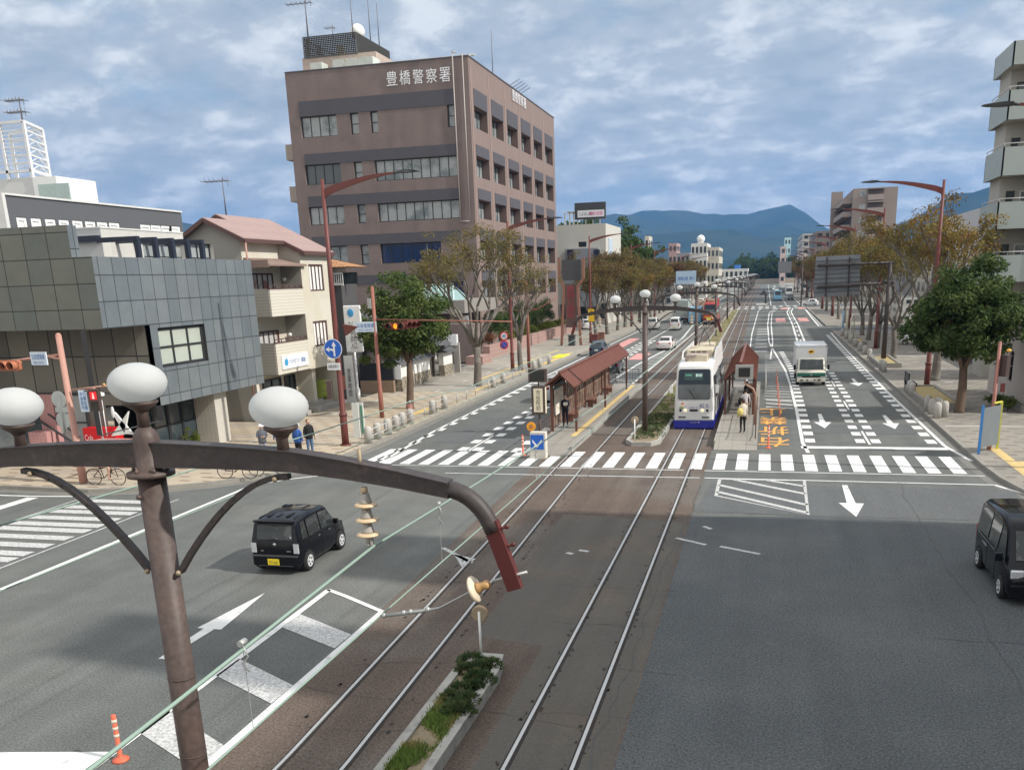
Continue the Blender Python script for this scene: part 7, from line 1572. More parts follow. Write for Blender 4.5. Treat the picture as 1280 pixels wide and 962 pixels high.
v = finish(box_truck(PW, mat('grey_box_paint', (.36, .40, .38), .5, var=.1), 'grey-green box truck seen from behind on the left carriageway', 8.2, 2.5, 3.5, 2.2, rearv=True), (-13.3, 156, .014))
v = finish(box_truck(PW, paint('white_box_paint', (.66, .67, .68), .4), 'white truck facing the camera far beyond the far crossing', 8, 2.5, 3.4, 2.3), (7.4, 318, .014), R(180))
v = finish(box_truck(mat('red_cab', (.4, .08, .06), .3), mat('mixed_box', (.5, .35, .25), .6, var=.3), 'red-fronted truck half hidden behind the grey box truck', 5, 2.2, 2.8, 2.0), (-10.9, 172, .014), R(0))
def minibus(P, label):
    t = thing('minibus', label, 'bus', (0, 0, 0)); s = [(-3.5, .3, 1.2, 1.3, .9, .95, .85), (-3.45, .25, 1.2, 2.5, .98, .98, .88), (3.2, .25, 1.2, 2.5, .98, .98, .86), (3.45, .25, 1.1, 1.3, .97, .95, .85), (3.5, .3, .9, .95, .9, .9, .8)]
    body_mesh(s, P, 'body', t); end_window(s, 3.45, 3.2, .95, t, 1); m = MB(); m.face([(-.8, -3.49, 1.35), (.8, -3.49, 1.35), (.8, -3.46, 2.3), (-.8, -3.46, 2.3)]); m.build('rear_window', CGL, t)
    for sd in (-1, 1):
        for k in range(4): side_window(s, [(-3.2 + k * 1.6, .1), (-1.75 + k * 1.6, .1), (-1.75 + k * 1.6, .85), (-3.2 + k * 1.6, .85)], sd, t)
    wheels(t, .98, (-2.2, 2.2), .38, .2); return t
finish(minibus(paint('light_blue_paint', (.22, .50, .72)), 'light blue and white minibus beyond the far crossing'), (3.2, 262, .014), R(180))
finish(minibus(paint('light_blue_paint', (.22, .50, .72)), 'light blue minibus in the left lanes beside the red tram'), (-10.6, 150, .014), 0)

# --- trams
def make_tram(label, P, SK, RF, dest=True, group='trams'):
    t = thing('tram', label, 'tram', (0, 0, 0)); w_ = .97; L = 11.6
    s = [(0.0, .10, 1.0, 1.30, .90, .91, .84), (.06, .05, 1.2, 2.2, .95, .95, .88), (.22, .05, 1.3, 3.06, .97, .97, .86), (.5, .05, 1.3, 3.22, .98, .98, .84), (5.8, .05, 1.3, 3.24, .98, .98, .84), (11.1, .05, 1.3, 3.22, .98, .98, .84), (11.5, .05, 1.3, 3.0, .96, .96, .82), (11.6, .1, 1.0, 1.3, .9, .91, .8)]
    body_mesh(s, P, 'body', t, .05)
    m = MB(); m.box(-.985, -.02, .03, .985, 11.62, .44); m.build('skirt', SK, t, bevel=.03); m = MB(); m.box(-.80, .3, 0.0, .8, 11.3, .12); m.build('underframe', ARCH, t)
    def fp(x, z): # point on the raked front
        y = float(np.interp(z, [1.3, 2.2, 3.06], [0, .06, .22])); return (x, y - .022, z)
    zs_ = [1.46, 1.53, 1.85, 2.2, 2.5, 2.87, 2.94]; hw = [.72, .80, .80, .80, .79, .77, .70]
    for (nm_, i0, i1, mt__) in (('lower_glass', 0, 3, mat('tram_glass_clear', (.06, .07, .075), .1, var=.6, sc=3, spec=.9)), ('windscreen', 3, 6, mat('tram_glass', (.012, .022, .035), .08, spec=.35))):
        m = MB()
        for i in range(i0, i1): m.face([fp(-hw[i], zs_[i]), fp(hw[i], zs_[i]), fp(hw[i + 1], zs_[i + 1]), fp(-hw[i + 1], zs_[i + 1])])
        m.build(nm_, mt__, t)
    m = MB(); m.bar(fp(.05, 1.5), fp(-.25, 1.95), .03); m.tube([(-.35, .5, 1.4), (-.35, .5, 1.75)], .2, 8); m.build('wiper', ARCH, t)
    if dest:
        m = MB(); m.face([(q[0], q[1] - .012, q[2]) for q in (fp(-.5, 2.42), fp(.42, 2.42), fp(.42, 2.78), fp(-.5, 2.78))]); d_ = m.build('destination_display', mat('display_dark', (.03, .06, .06), .3), t)
        LT = mat('display_text', (.6, .8, .72), .4, emit=(.65, .9, .8), es=.5); q = fp(.22, 2.62); text('駅前', 'lettering', LT, d_, (q[0], q[1] - .02, q[2] + .02), .32, .17); q = fp(-.28, 2.66); text('EKIMAE', 'lettering', mat('display_green', (.15, .5, .35), .4, emit=(.2, .7, .5), es=.35), d_, (q[0], q[1] - .02, q[2]), .3, .09)
    WH_ = mat('tram_front_white', (.70, .72, .76), .35, spec=.5)
    for x_ in (-.66, .66): MB().tube([(x_, -.03, .93), (x_, .0, .93)], .06, 14, sm=False).build('marker_lamp', ARCH, t)
    for x_ in (-.42, .42): MB().ball((x_, -.01, .93), (.10, .04, .09), 14).build('headlamp', mat('warm_lamp', (.8, .76, .55), .2, emit=(1, .9, .6), es=.35), t)
    m = MB(); m.box(-.2, -.03, .89, .2, .0, .98); m.build('coupler_slot', ARCH, t)
    for x_ in (-.58, .58): MB().box(x_ - .18, -.03, .56, x_ + .18, .0, .63).build('vent', mat('vent_dark', (.08, .08, .08), .5), t)
    m = MB(); m.box(-.96, -.05, .46, .96, .02, .50); m.build('bumper_line', mat('bumper_grey', (.5, .52, .56), .4), t)
    # sides: doors, windows, pilasters
    for sd in (-1, 1):
        for y0, y1, z0, z1, nm in ((.55, 1.45, .35, 2.55, 'door'), (5.3, 6.3, .35, 2.55, 'door'), (1.7, 3.3, 1.35, 2.5, 'side_window'), (3.45, 5.1, 1.35, 2.5, 'side_window'), (6.5, 8.1, 1.35, 2.5, 'side_window'), (8.25, 9.9, 1.35, 2.5, 'side_window'), (10.2, 11.0, .35, 2.55, 'door')):
            m = MB(); f_ = lambda z: .985 - max(0, z - 1.3) / 1.9 * .13; m.face([(sd * (f_(z0) + .01), y0, z0), (sd * (f_(z0) + .01), y1, z0), (sd * (f_(z1) + .01), y1, z1), (sd * (f_(z1) + .01), y0, z1)] if z0 > 1.3 else [(sd * .997, y0, z0), (sd * .997, y1, z0), (sd * .997, y1, 1.3), (sd * (f_(z1) + .012), y1, z1), (sd * (f_(z1) + .012), y0, z1), (sd * .997, y0, 1.3)][:6]); m.build(nm, CGL, t)
        m = MB(); m.bar((sd * .97, .15, 2.15), (sd * 1.12, .02, 2.2), .03); m.box(sd * 1.04, -.04, 1.8, sd * 1.2, .04, 2.15); m.build('mirror', WHP, t)
    # roof equipment with side fairings
    m = MB(); m.box(-.55, 1.0, 3.2, .55, 2.6, 3.55); m.box(-.66, 3.4, 3.2, .66, 6.4, 3.62); m.box(-.5, 8.4, 3.2, .5, 10.2, 3.55); rq = m.build('roof_unit', RF, t, bevel=.03)
    m = MB()
    for x_ in (-.45, -.15, .15): m.box(x_, 3.385, 3.42, x_ + .22, 3.405, 3.54)
    m.build('roof_vent', ARCH, rq)
    for sd in (-1, 1): m = MB(); m.prism([(sd * .86, 2.2, 3.0), (sd * .86, 11.0, 3.0), (sd * .84, 10.6, 3.6), (sd * .84, 3.0, 3.6)], (sd * -.03, 0, 0)); m.build('roof_fairing', P, t)
    m = MB(); m.tube([(-.4, 7.2, 3.3), (-.2, 7.9, 3.95), (.0, 7.2, 4.5)], .02, 5); m.tube([(.4, 7.2, 3.3), (.2, 7.9, 3.95), (.0, 7.2, 4.5)], .02, 5); m.tube([(-.5, 7.2, 4.51), (.5, 7.2, 4.51)], .02, 5)
    for x_ in (-.4, 0, .4): m.box(x_ - .06, 7.0, 3.24, x_ + .06, 7.4, 3.4)
    m.build('pantograph', DGREY, t); return t
trm = make_tram('white tram with a blue skirt and cream roof waiting at the right platform', paint('tram_white', (.68, .68, .67), .35), mat('tram_blue', (.012, .02, .30), .3, spec=.6), mat('roof_cream', (.52, .46, .34), .8, var=.2, sc=1.5, c2=(.28, .22, .19), c2sc=.6, c2lo=.5, c2hi=.56))
text('ペンキュー舎', 'lettering', WHP, trm, (.05, -.045, .35), .5, .09); text('紅え', 'lettering', mat('navy_ink', (.05, .05, .3), .5), trm, (.52, -.04, 1.17), .48, .21); text('ほの国とうふ', 'lettering', MATS['navy_ink'], trm, (.0, -.04, 1.07), .46, .09)
m = MB(); m.ball((-.58, -.03, 1.17), (.09, .015, .09), 12); m.ball((-.55, -.04, 1.27), (.07, .012, .04), 10, 1); m.ball((-.62, -.035, 1.05), (.11, .012, .04), 10, 2); m.build('round_motif', [mat('motif_cream', (.75, .6, .42), .5), mat('motif_red', (.5, .05, .04), .5), mat('motif_green', (.2, .32, .12), .5)], trm)
finish(trm, (-3.26, 45.5, .02))
tr2 = make_tram('red and dark tram with a yellow front panel far up the left track', mat('tram_red', (.38, .035, .03), .35, spec=.5), mat('tram_black', (.02, .02, .022), .4), mat('roof_dark_tan', (.30, .2, .13), .7, var=.3), False)
MB().box(-.45, -.06, .65, .2, -.04, 1.0).build('yellow_panel', mat('panel_yellow', (.85, .70, .04), .5), tr2); MB().box(-.9, -.06, 1.02, .9, -.035, 1.25).build('orange_band', mat('band_orange', (.65, .25, .05), .5), tr2)
finish(tr2, (-8.15, 144, .02))

for i_, (x_, y_, P_, k_, lb_) in enumerate(((-15.4, 178, PW, 'hatch', 'white hatchback ahead of the grey box truck in the kerb lane'), (-12.4, 190, PS, 'mini', 'silver people carrier ahead of the grey box truck'), (-15.2, 232, PW, 'mini', 'white people carrier just past the far crossing on the left'), (-12.2, 240, PD, 'saloon', 'dark saloon just past the far crossing on the left'), (3.4, 400, PW, 'hatch', 'white hatchback in the far queue on the right carriageway'), (6.9, 360, PD, 'mini', 'dark people carrier behind the far white truck'))):
    finish(small_car(k_, P_, lb_), (x_, y_, .014), R(180) if x_ > 0 else 0)
# ================================================================== TREES
BARK = mat('bark_grey', (.135, .118, .10), .95, var=.25, sc=3, fine=.25, fsc=18, bump=.6, bsc=12, c2=(.22, .205, .18), c2sc=2, c2lo=.5, c2hi=.65)
BARKD = mat('bark_brown', (.13, .09, .065), .95, var=.25, sc=3, fine=.3, fsc=18, bump=.7, bsc=12)
def leaf_mat(name, c, c2, c3=None):
    m = mat(name, c, .75, 0, .35, 1.1, .3, 7, c2=c2, c2sc=.9, c2lo=.42, c2hi=.62, spec=.15, trans=.28); return m
L_EVG = leaf_mat('leaf_evergreen', (.050, .084, .028), (.095, .13, .04))
L_EVG2 = leaf_mat('leaf_evergreen_bright', (.060, .098, .028), (.125, .155, .045))
L_AUT = leaf_mat('leaf_autumn_olive', (.135, .125, .045), (.21, .15, .05))
L_ORG = leaf_mat('leaf_autumn_orange', (.165, .105, .045), (.125, .115, .045))
L_YEL = leaf_mat('leaf_autumn_yellow', (.21, .175, .05), (.23, .13, .04))
L_RED = leaf_mat('leaf_autumn_red', (.15, .07, .045), (.10, .08, .035))
def limbs(r, base, height, spread, levels, n0, up=.55, trunk_h=.35, rad=.16, wob=.12, first=None):
    """trunk and limbs; returns (MB, tips)"""
    m = MB(); tips = []
    top = base + Vector((r.uniform(-.15, .15), r.uniform(-.15, .15), height * trunk_h))
    pts = [base, base.lerp(top, .5) + Vector((r.uniform(-.06, .06), r.uniform(-.06, .06), 0)), top]
    m.tube([base - Vector((0, 0, .1)), base + Vector((0, 0, .15))] + pts[1:], [rad * 1.5, rad * 1.15, rad, rad * .85], 10)
    def grow(p, d, L, ra, lv):
        q = p; ps = [p]; rs = [ra]; n = 3
        for i in range(n):
            d = (d + Vector((r.uniform(-wob, wob), r.uniform(-wob, wob), r.uniform(-.02, .14)))).normalized(); q = q + d * L / n; ps.append(q); rs.append(ra * (1 - .38 * (i + 1) / n))
        m.tube(ps, rs, 6 if lv > 1 else 4, caps=lv == levels)
        tips.append((q, lv, ps[2]))
        if lv > 0:
            for i in range(2 if r.random() < .6 else 3):
                a = r.uniform(0, 6.28); side = Vector((math.cos(a), math.sin(a), r.uniform(-.15, .5))) * r.uniform(.35, .75); grow(q if i else ps[2], (d + side).normalized(), L * r.uniform(.6, .82), rs[-1], lv - 1)
    for i in range(n0):
        a = 6.28 * i / n0 + r.uniform(-.4, .4); s_ = spread * r.uniform(.6, 1.15); d = Vector((math.cos(a) * s_, math.sin(a) * s_, up)).normalized()
        grow(top - Vector((0, 0, r.uniform(0, height * trunk_h * .25))), d, height * .30, rad * .58, levels)
    return m, tips
def leaves(r, clumps, per, size, flat=1.0, outer=True):
    m = MB()
    for (c, R_, k) in clumps:
        for i in range(int(per * k)):
            v = Vector((r.gauss(0, 1), r.gauss(0, 1), r.gauss(0, 1) * flat)); v = v.normalized() * R_ * (r.uniform(.25, 1) ** .45)
            p = c + Vector((v.x, v.y, v.z * flat)); n = (v.normalized() * .6 + Vector((r.gauss(0, .6), r.gauss(0, .6), r.gauss(.35, .6)))).normalized()
            a = n.orthogonal().normalized(); b = n.cross(a); t = r.uniform(0, 6.28); u = a * math.cos(t) + b * math.sin(t); w_ = n.cross(u); s = size * r.uniform(.55, 1.25)
            m.v += [tuple(p - u * s), tuple(p + w_ * s * .45), tuple(p + u * s), tuple(p - w_ * s * .45)]; q = len(m.v) - 4; m.f.append((q, q + 1, q + 2, q + 3)); m.m.append(0); m.sm.append(False)
    return m
def evergreen(seed, H_, RX, z0, n, per, size, leaf, bark, trunk_h=.45, rad=.2, gaps=.0, squash=1.0):
    r = random.Random(seed); t = thing('evergreen_tree', '', 'tree', (0, 0, 0)); tr, tips = limbs(r, Vector((0, 0, 0)), H_ * .8, .6, 2, 5, .8, trunk_h * 1.2, rad)
    tr.build('trunk', bark, t); cl = []
    zc = (z0 + H_) / 2; hz_ = (H_ - z0) / 2
    while len(cl) < n:
        v = Vector((r.uniform(-1, 1), r.uniform(-1, 1), r.uniform(-1, 1)))
        if v.length > 1 or v.length < .35: continue
        k = .80 + .48 * noise.noise(Vector((v.x * 1.9 + seed, v.y * 1.9, v.z * 1.9))); v = v * k
        ra = r.uniform(.38, .72) * RX / 3
        cl.append((Vector((v.x * RX, v.y * RX * squash, zc + v.z * hz_)), ra, 1.0))
    leaves(r, cl, per, size, .75).build('crown', leaf, t); return t
def vase(seed, H_, spread, leaf, per, size, rad=.2, levels=3, n0=5, keep=1.0, name='deciduous_tree', low=.0, clR=.55, bark=BARK, trunk_h=.26):
    r = random.Random(seed); t = thing(name, '', 'tree', (0, 0, 0)); tr, tips = limbs(r, Vector((0, 0, 0)), H_, spread, levels, n0, .95, trunk_h, rad, .16)
    zmax = max(q[0].z for q in tips); k = H_ / zmax
    tr.v = [(x, y, z * (k if z > 0 else 1)) for x, y, z in tr.v]; tr.build('trunk', bark, t)
    cl = [(Vector((q.x, q.y, q.z * k)), clR * r.uniform(.7, 1.2), 1) for q, lv, _ in tips if lv <= 1 and q.z * k > low * H_ and r.random() < keep]
    cl += [(Vector((q.x, q.y, q.z * k)) + Vector((r.gauss(0, .4), r.gauss(0, .4), r.gauss(0, .3))), clR * .8, .8) for q, lv, _ in tips if lv == 0 and q.z * k > low * H_ and r.random() < keep]
    leaves(r, cl, per, size, .8).build('crown', leaf, t); return t
def put(t, loc, label, group=None, rz=0, sc=1, zadd=.15):
    t.location = (loc[0], loc[1], zadd); t['label'] = label; t.rotation_euler = (0, 0, rz); t.scale = (sc,) * 3 if isinstance(sc, (int, float)) else sc
    if group: t['group'] = group
    return t
# right green tree
put(evergreen(11, 7.6, 3.05, 1.9, 260, 130, .125, L_EVG, BARKD, .36, .21), (9.95, 50.6), 'large dark green broadleaf tree at the right corner')
# left green tree (leaning trunk, loose shape)
put(evergreen(23, 8.2, 3.0, 2.2, 170, 120, .12, L_EVG2, BARKD, .42, .2), (-20.75, 51.6), 'loose green broadleaf tree behind the amber signal')
# thin-leaved zelkovas, left
put(vase(5, 10.9, .52, L_AUT, 70, .085, .26, 3, 6, .95, low=.42, clR=.62), (-20.1, 63.3), 'tall thinning olive-brown tree at the left kerb, nearest of the autumn trees')
put(vase(8, 9.0, .44, L_AUT, 38, .08, .2, 3, 5, .7, low=.4, clR=.55), (-19.9, 74.9), 'sparse brownish tree right behind the red lamp with the round signs')
A = vase(31, 8.6, .55, L_ORG, 58, .11, .2, 3, 5, 1, low=.36, clR=.7); B = vase(37, 8.2, .55, L_AUT, 62, .11, .2, 3, 5, 1, low=.36, clR=.7); C_ = vase(41, 8.0, .6, L_YEL, 58, .11, .2, 3, 5, 1, low=.36, clR=.7); D_ = vase(47, 7.6, .6, L_RED, 60, .12, .2, 3, 5, 1, low=.36, clR=.72)
put(A, (-20.2, 113), 'orange-brown tree just right of the brown tower sign', 'autumn roadside trees'); put(B, (-20.3, 131), 'olive-brown tree following the orange one on the left pavement', 'autumn roadside trees'); put(C_, (-20.4, 147), 'yellowish tree in the left row above the box truck', 'autumn roadside trees'); put(D_, (-20.6, 188), 'reddish tree in the left row below the white domed building', 'autumn roadside trees')
more = [(A, -20.3, 122, 1.05), (B, -20.4, 139, 1.1), (A, -20.4, 155, 1.0), (B, -20.5, 163, 1.05), (C_, -20.5, 172, 1.0), (B, -20.6, 180, .95), (D_, -20.6, 196, 1.1), (B, -21, 226, 1.1), (D_, -21, 238, 1.1), (A, -21, 252, 1), (B, -21, 270, 1.1), (C_, -21, 290, 1.1), (D_, -21, 318, 1.2), (B, -21, 350, 1.2)]
for i, (s, x, y, sc) in enumerate(more):
    copy_tree(s, None, (x, y, .15), i * 1.7, {0: 'orange-brown', 1: 'olive-brown', 2: 'yellowish', 3: 'reddish'}[[A, B, C_, D_].index(s)] + (' tree in the thick of the left-hand autumn row' if y < 200 else ' tree far down the left side beyond the crossing'), (sc * 1.1, sc * 1.1, sc * 1.15))
# right-hand row
put(vase(61, 11.4, .60, L_YEL, 62, .11, .26, 3, 6, .9, low=.46, clR=.68), (11.2, 65.5), 'thin orange-yellow tree rising behind the red lamp and the right green tree')
put(vase(67, 10.6, .55, L_AUT, 66, .10, .22, 3, 5, .95, low=.40, clR=.62), (10.6, 82), 'olive-yellow tree right of the big sign mast')
rr2 = [(B, 10.6, 94, 1.0, 'olive-brown tree behind the big road sign'), (A, 10.8, 104, 1.02, 'orange-brown tree behind the big road sign'), (B, 10.9, 112, .98, 'farther olive-brown tree behind the big road sign'), (A, 11, 138, 1.0, 'orange-brown tree on the right beyond the side-street mouth'), (B, 11, 150, 1, 'olive tree on the right beyond the side-street mouth'), (D_, 11, 164, 1, 'reddish tree on the right beyond the side-street mouth'),
       (A, 11, 180, 1, 'orange tree on the right before the far crossing'), (B, 11, 194, 1, 'olive tree on the right before the far crossing'), (D_, 11.5, 232, 1.1, 'reddish tree past the far crossing on the right'), (A, 11.5, 250, 1.1, 'orange tree past the far crossing on the right'), (B, 11.5, 275, 1.2, 'olive tree far down the right side'), (A, 11.5, 310, 1.2, 'orange tree far down the right side')]
for i, (s, x, y, sc, lb) in enumerate(rr2): copy_tree(s, None, (x, y, .15), i * 2.1 + 1, lb, (sc * 1.12, sc * 1.12, sc * (1.2 if y < 220 else 1)))
# big dark trees behind the white office block, by the far wood, etc.
E1 = evergreen(71, 12, 6, 2, 150, 55, .34, L_EVG, BARKD, .35, .4); put(E1, (-36, 178), 'big dark green tree rising left of the rooftop billboard', 'dark green trees behind the white office block', 0, (1.35, 1.2, 1.72), 0)
for i, (x, y, s_) in enumerate(((-29.5, 186, (1.35, 1.2, 1.55)), (-26, 196, (1.2, 1, 1.32)), (-46, 180, (1.4, 1.2, 1.6)))): copy_tree(E1, None, (x, y, 0), i * 2, ('dark green tree right of the rooftop billboard', 'lower dark green tree sloping down to the left autumn row', 'dark green tree hidden behind the brown building corner')[i], s_)
for i in range(26):
    x = AY(924 + (i % 13) * 6.2 - (4 if i > 12 else 0), 320, 800).x; copy_tree(E1, None, (x, 760 + (i % 5) * 16, -2), i, 'dark tree in the wood on the low hill at the end of the avenue', (1.5, 1.5, 1.55 + .5 * math.sin(i * 1.3)))
# shrubs
def shrub(seed, rx, rz, leaf, n=26, per=60, size=.05, name='shrub'):
    r = random.Random(seed); t = thing(name, '', 'shrub', (0, 0, 0)); cl = []
    for i in range(n): a = r.uniform(0, 6.28); q = r.uniform(0, 1) ** .5; cl.append((Vector((math.cos(a) * rx * q * .75, math.sin(a) * rx * q * .75, rz * (.35 + .5 * math.sqrt(max(0, 1 - q * q))) * r.uniform(.5, 1))), rx * .38, 1))
    leaves(r, cl, per, size, .8).build('foliage', leaf, t); b = MB()
    for i in range(4): b.tube([(0, 0, 0), (r.uniform(-.2, .2) * rx, r.uniform(-.2, .2) * rx, rz * .5)], .025, 5)
    b.build('stems', BARKD, t); return t
L_SHB = leaf_mat('leaf_clipped', (.085, .115, .022), (.15, .16, .03)); L_SHR = leaf_mat('leaf_red_brown', (.20, .085, .04), (.12, .06, .03))
sA = shrub(3, .95, 1.0, L_SHB, 30, 70, .07); put(sA, (-27.3, 97.5), 'rounded yellow-green clipped bush nearest the brown pier', 'clipped bushes in the pink planter', 0, 1, 1.1)
for i in range(8): copy_tree(sA, None, (-27.4 - i * .05, 101.3 + i * 3.6, 1.1), i * 1.3, 'rounded yellow-green clipped bush farther along the pink planter', .95 + .1 * (i % 3))
sR = shrub(9, 1.1, 1.5, L_SHR, 22, 60, .07); put(sR, (-27.4, 90.8), 'reddish-brown loose bush at the near end of the pink planter', None, 0, 1, 1.0)
sC = shrub(14, 1.3, 4.6, L_EVG, 46, 80, .09, 'hedge_tree'); put(sC, (-28.4, 95.5), 'tall dark green hedge shrub against the brown building', 'tall hedge shrubs', 0, 1, .9)
for i in range(6): copy_tree(sC, None, (-28.6, 99.5 + i * 4.4, .9), i * 2.1, 'tall dark green hedge shrub farther along the brown building', (1, 1, .9 + .12 * (i % 3)))
sD = shrub(19, .55, .8, L_EVG2, 16, 50, .06); put(sD, (12.4, 51.3), 'small green bush at the foot of the corner house', None, 0, 1, .15); copy_tree(sD, None, (12.3, 53, .15), 1, 'low green bush beside the corner house wall', (1.4, 1.6, 1)); copy_tree(sD, None, (15.6, 106, .1), 1, 'dark bush in front of the white hall', (3, 4, 2.4))
sP = shrub(22, .45, 1.3, L_SHB, 12, 40, .06, 'potted_plant'); put(sP, (-26.6, 38.0), 'spiky yellow-green potted plant outside the shop glazing', None, 0, 1, .15); copy_tree(sP, None, (-27.0, 34.4, .15), 1, 'yellow-green potted plant at the corner of the shop glazing', 1.1); copy_tree(sP, None, (-25.9, 50.7, .7), 1, 'small potted plant on the shop steps', .4)
copy_tree(E1, None, (-31, 66.5, 0), 2.2, 'garden pine-like tree behind the white plaster wall', (.36, .4, .5))
# ================================================================== PEOPLE
SKIN = mat('skin', (.48, .30, .21), .6, var=.05)
def cloth(n, c): return mat('cloth_' + n, c, .85, var=.12, sc=6, fine=.1)
def skin_mesh(verts, edges, rad, sub=1):
    me = bpy.data.meshes.new('s'); me.from_pydata(verts, edges, []); o = bpy.data.objects.new('s', me); col.objects.link(o)
    md = o.modifiers.new('s', 'SKIN'); md.use_smooth_shade = True
    for i, r_ in enumerate(rad): me.skin_vertices[0].data[i].radius = (r_, r_) if isinstance(r_, (int, float)) else r_
    me.skin_vertices[0].data[0].use_root = True
    s = o.modifiers.new('u', 'SUBSURF'); s.levels = sub; s.render_levels = sub
    dg = bpy.context.evaluated_depsgraph_get(); r_ = bpy.data.meshes.new_from_object(o.evaluated_get(dg)); bpy.data.objects.remove(o); bpy.data.meshes.remove(me); return r_
def person(label, loc, rz, top, legs, hair=(.02, .015, .012), pose='stand', helmet=False, h=1.66, extra=None, skirt=None, group=None, sleeve=True):
    t = thing('person', label, 'person', (0, 0, 0), group)
    k = h / 1.7; J = {}
    def V(n, x, y, z, r_): J[n] = (Vector((x, y, z)) * k, r_ * k)
    V('pel', 0, 0, .93, .125); V('wai', 0, .0, 1.08, .115); V('che', 0, -.01, 1.28, .135); V('nec', 0, .0, 1.46, .055); V('hea', 0, -.01, 1.56, .085)
    arms = {'stand': ((.04, -.02), (.06, -.05)), 'phone': None, 'walk': None, 'ride': None}
    for s, n in ((-1, 'l'), (1, 'r')):
        V('sh' + n, s * .17, 0, 1.40, .06)
        if pose == 'phone': V('el' + n, s * .22, -.03, 1.15, .045); V('wr' + n, s * .08, -.24, 1.16, .03)
        elif pose == 'ride': V('el' + n, s * .22, -.22, 1.22, .045); V('wr' + n, s * .22, -.44, 1.12, .03)
        else: V('el' + n, s * .235, .02, 1.14, .045); V('wr' + n, s * .24, -.05, .90, .03)
        if pose == 'ride': V('hi' + n, s * .08, 0, .90, .1); V('kn' + n, s * .10, -.38, .72 if s < 0 else .86, .062); V('an' + n, s * .10, -.28, .30 if s < 0 else .48, .042); V('to' + n, s * .10, -.42, .27 if s < 0 else .45, .035)
        else:
            st_ = .10 if pose == 'walk' else .0
            V('hi' + n, s * .09, 0, .88, .095); V('kn' + n, s * .10, -s * st_ * .6 - .01, .48, .062); V('an' + n, s * .10, s * st_ * -1.0 + .02, .09, .042); V('to' + n, s * .11, -.13 - s * st_, .045, .038)
    E_ = [('pel', 'wai'), ('wai', 'che'), ('che', 'nec'), ('nec', 'hea')]
    for n in 'lr': E_ += [('che', 'sh' + n), ('sh' + n, 'el' + n), ('el' + n, 'wr' + n), ('pel', 'hi' + n), ('hi' + n, 'kn' + n), ('kn' + n, 'an' + n), ('an' + n, 'to' + n)]
    names_ = list(J); idx = {n: i for i, n in enumerate(names_)}
    me = skin_mesh([tuple(J[n][0]) for n in names_], [(idx[a], idx[b]) for a, b in E_], [J[n][1] for n in names_], 1)
    for mm in (SKIN, top, legs, mat('shoe', (.03, .03, .03), .6)): me.materials.append(mm)
    zw = .98 * k
    for p in me.polygons:
        c = p.center; p.use_smooth = True
        if c.z > 1.455 * k: p.material_index = 0
        elif c.z < .10 * k and pose != 'ride': p.material_index = 3
        elif abs(c.x) > .19 * k and c.z < .93 * k and pose != 'phone': p.material_index = 0
        elif c.z < zw and not (abs(c.x) > .175 * k): p.material_index = 2
        else: p.material_index = 1
    # hands with five fingers, face features in the same mesh
    m = MB()
    for s, n in ((-1, 'l'), (1, 'r')):
        w_ = J['wr' + n][0]; d = (w_ - J['el' + n][0]).normalized(); a = d.cross(Vector((1, 0, 0))).normalized(); p = w_ + d * .045; m.ball(p, (.026, .036, .045), 8)
        for i in range(4): q = p + a * (.024 - .016 * i) + d * .03; m.tube([q, q + d * (.035 - .004 * abs(i - 1)), q + d * .055 + Vector((-s * .012, 0, 0))], [.009, .008, .006], 5)
        m.tube([p + a * .026, p + a * .045 + d * .025, p + a * .042 + d * .045], [.011, .009, .007], 5)
    hc = J['hea'][0] + Vector((0, -.005, .02)) * k
    m.ball(hc, (.078 * k, .092 * k, .112 * k), 14); m.tube([hc + Vector((0, -.085, .012)) * k, hc + Vector((0, -.108, -.018)) * k, hc + Vector((0, -.088, -.026)) * k], [.008, .014, .008], 6)
    for s in (-1, 1): m.ball(hc + Vector((s * .08, .0, -.005)) * k, (.012, .02, .03), 6)
    fm_ = m.mesh('f', [SKIN])
    import bmesh
    b = bmesh.new(); b.from_mesh(me); b.from_mesh(fm_); b.to_mesh(me); b.free(); me.name = 'body'
    o = bpy.data.objects.new('body', me); col.objects.link(o); o.parent = t; ORIG[o.name] = Vector((0, 0, 0))
    e = MB()
    for s in (-1, 1): e.ball(hc + Vector((s * .03, -.083, .012)) * k, .009, 6)
    e.box(-.022 * k, hc.y - .093 * k, hc.z - .052 * k, .022 * k, hc.y - .082 * k, hc.z - .044 * k, 1); e.build('face_features', [INK, mat('lips', (.35, .12, .1), .6)], o)
    hm_ = cloth('hair_%d' % int(hair[0] * 1000), hair)
    if helmet: m = MB(); m.lathe([(.135, .03), (.118, .04), (.112, .09), (.085, .135), (.04, .155), (0, .16)], hc + Vector((0, 0, -.01)), 16); m.build('helmet', WHP, t)
    m = MB(); m.ball(hc + Vector((0, .022, .028)) * k, (.086 * k, .086 * k, .098 * k), 14); m.build('hair', hm_, t)
    if extra: extra(t, J, k)
    if skirt: m = MB(); m.lathe([(.15, 1.0), (.19, .8), (.24, .48), (.22, .47)], k=14); m.build('skirt', skirt, t)
    t.location = loc; t.rotation_euler = (0, 0, rz); return t
NAVY = cloth('navy', (.015, .018, .03)); BLUE = cloth('work_blue', (.03, .09, .30)); GREY = cloth('grey_work', (.10, .11, .13)); JEAN = cloth('jeans', (.07, .13, .24)); BLK = cloth('black', (.012, .012, .014)); LIL = cloth('lilac_grey', (.30, .29, .36)); CRMC = cloth('cream', (.55, .50, .42)); BEI = cloth('beige', (.42, .36, .28))
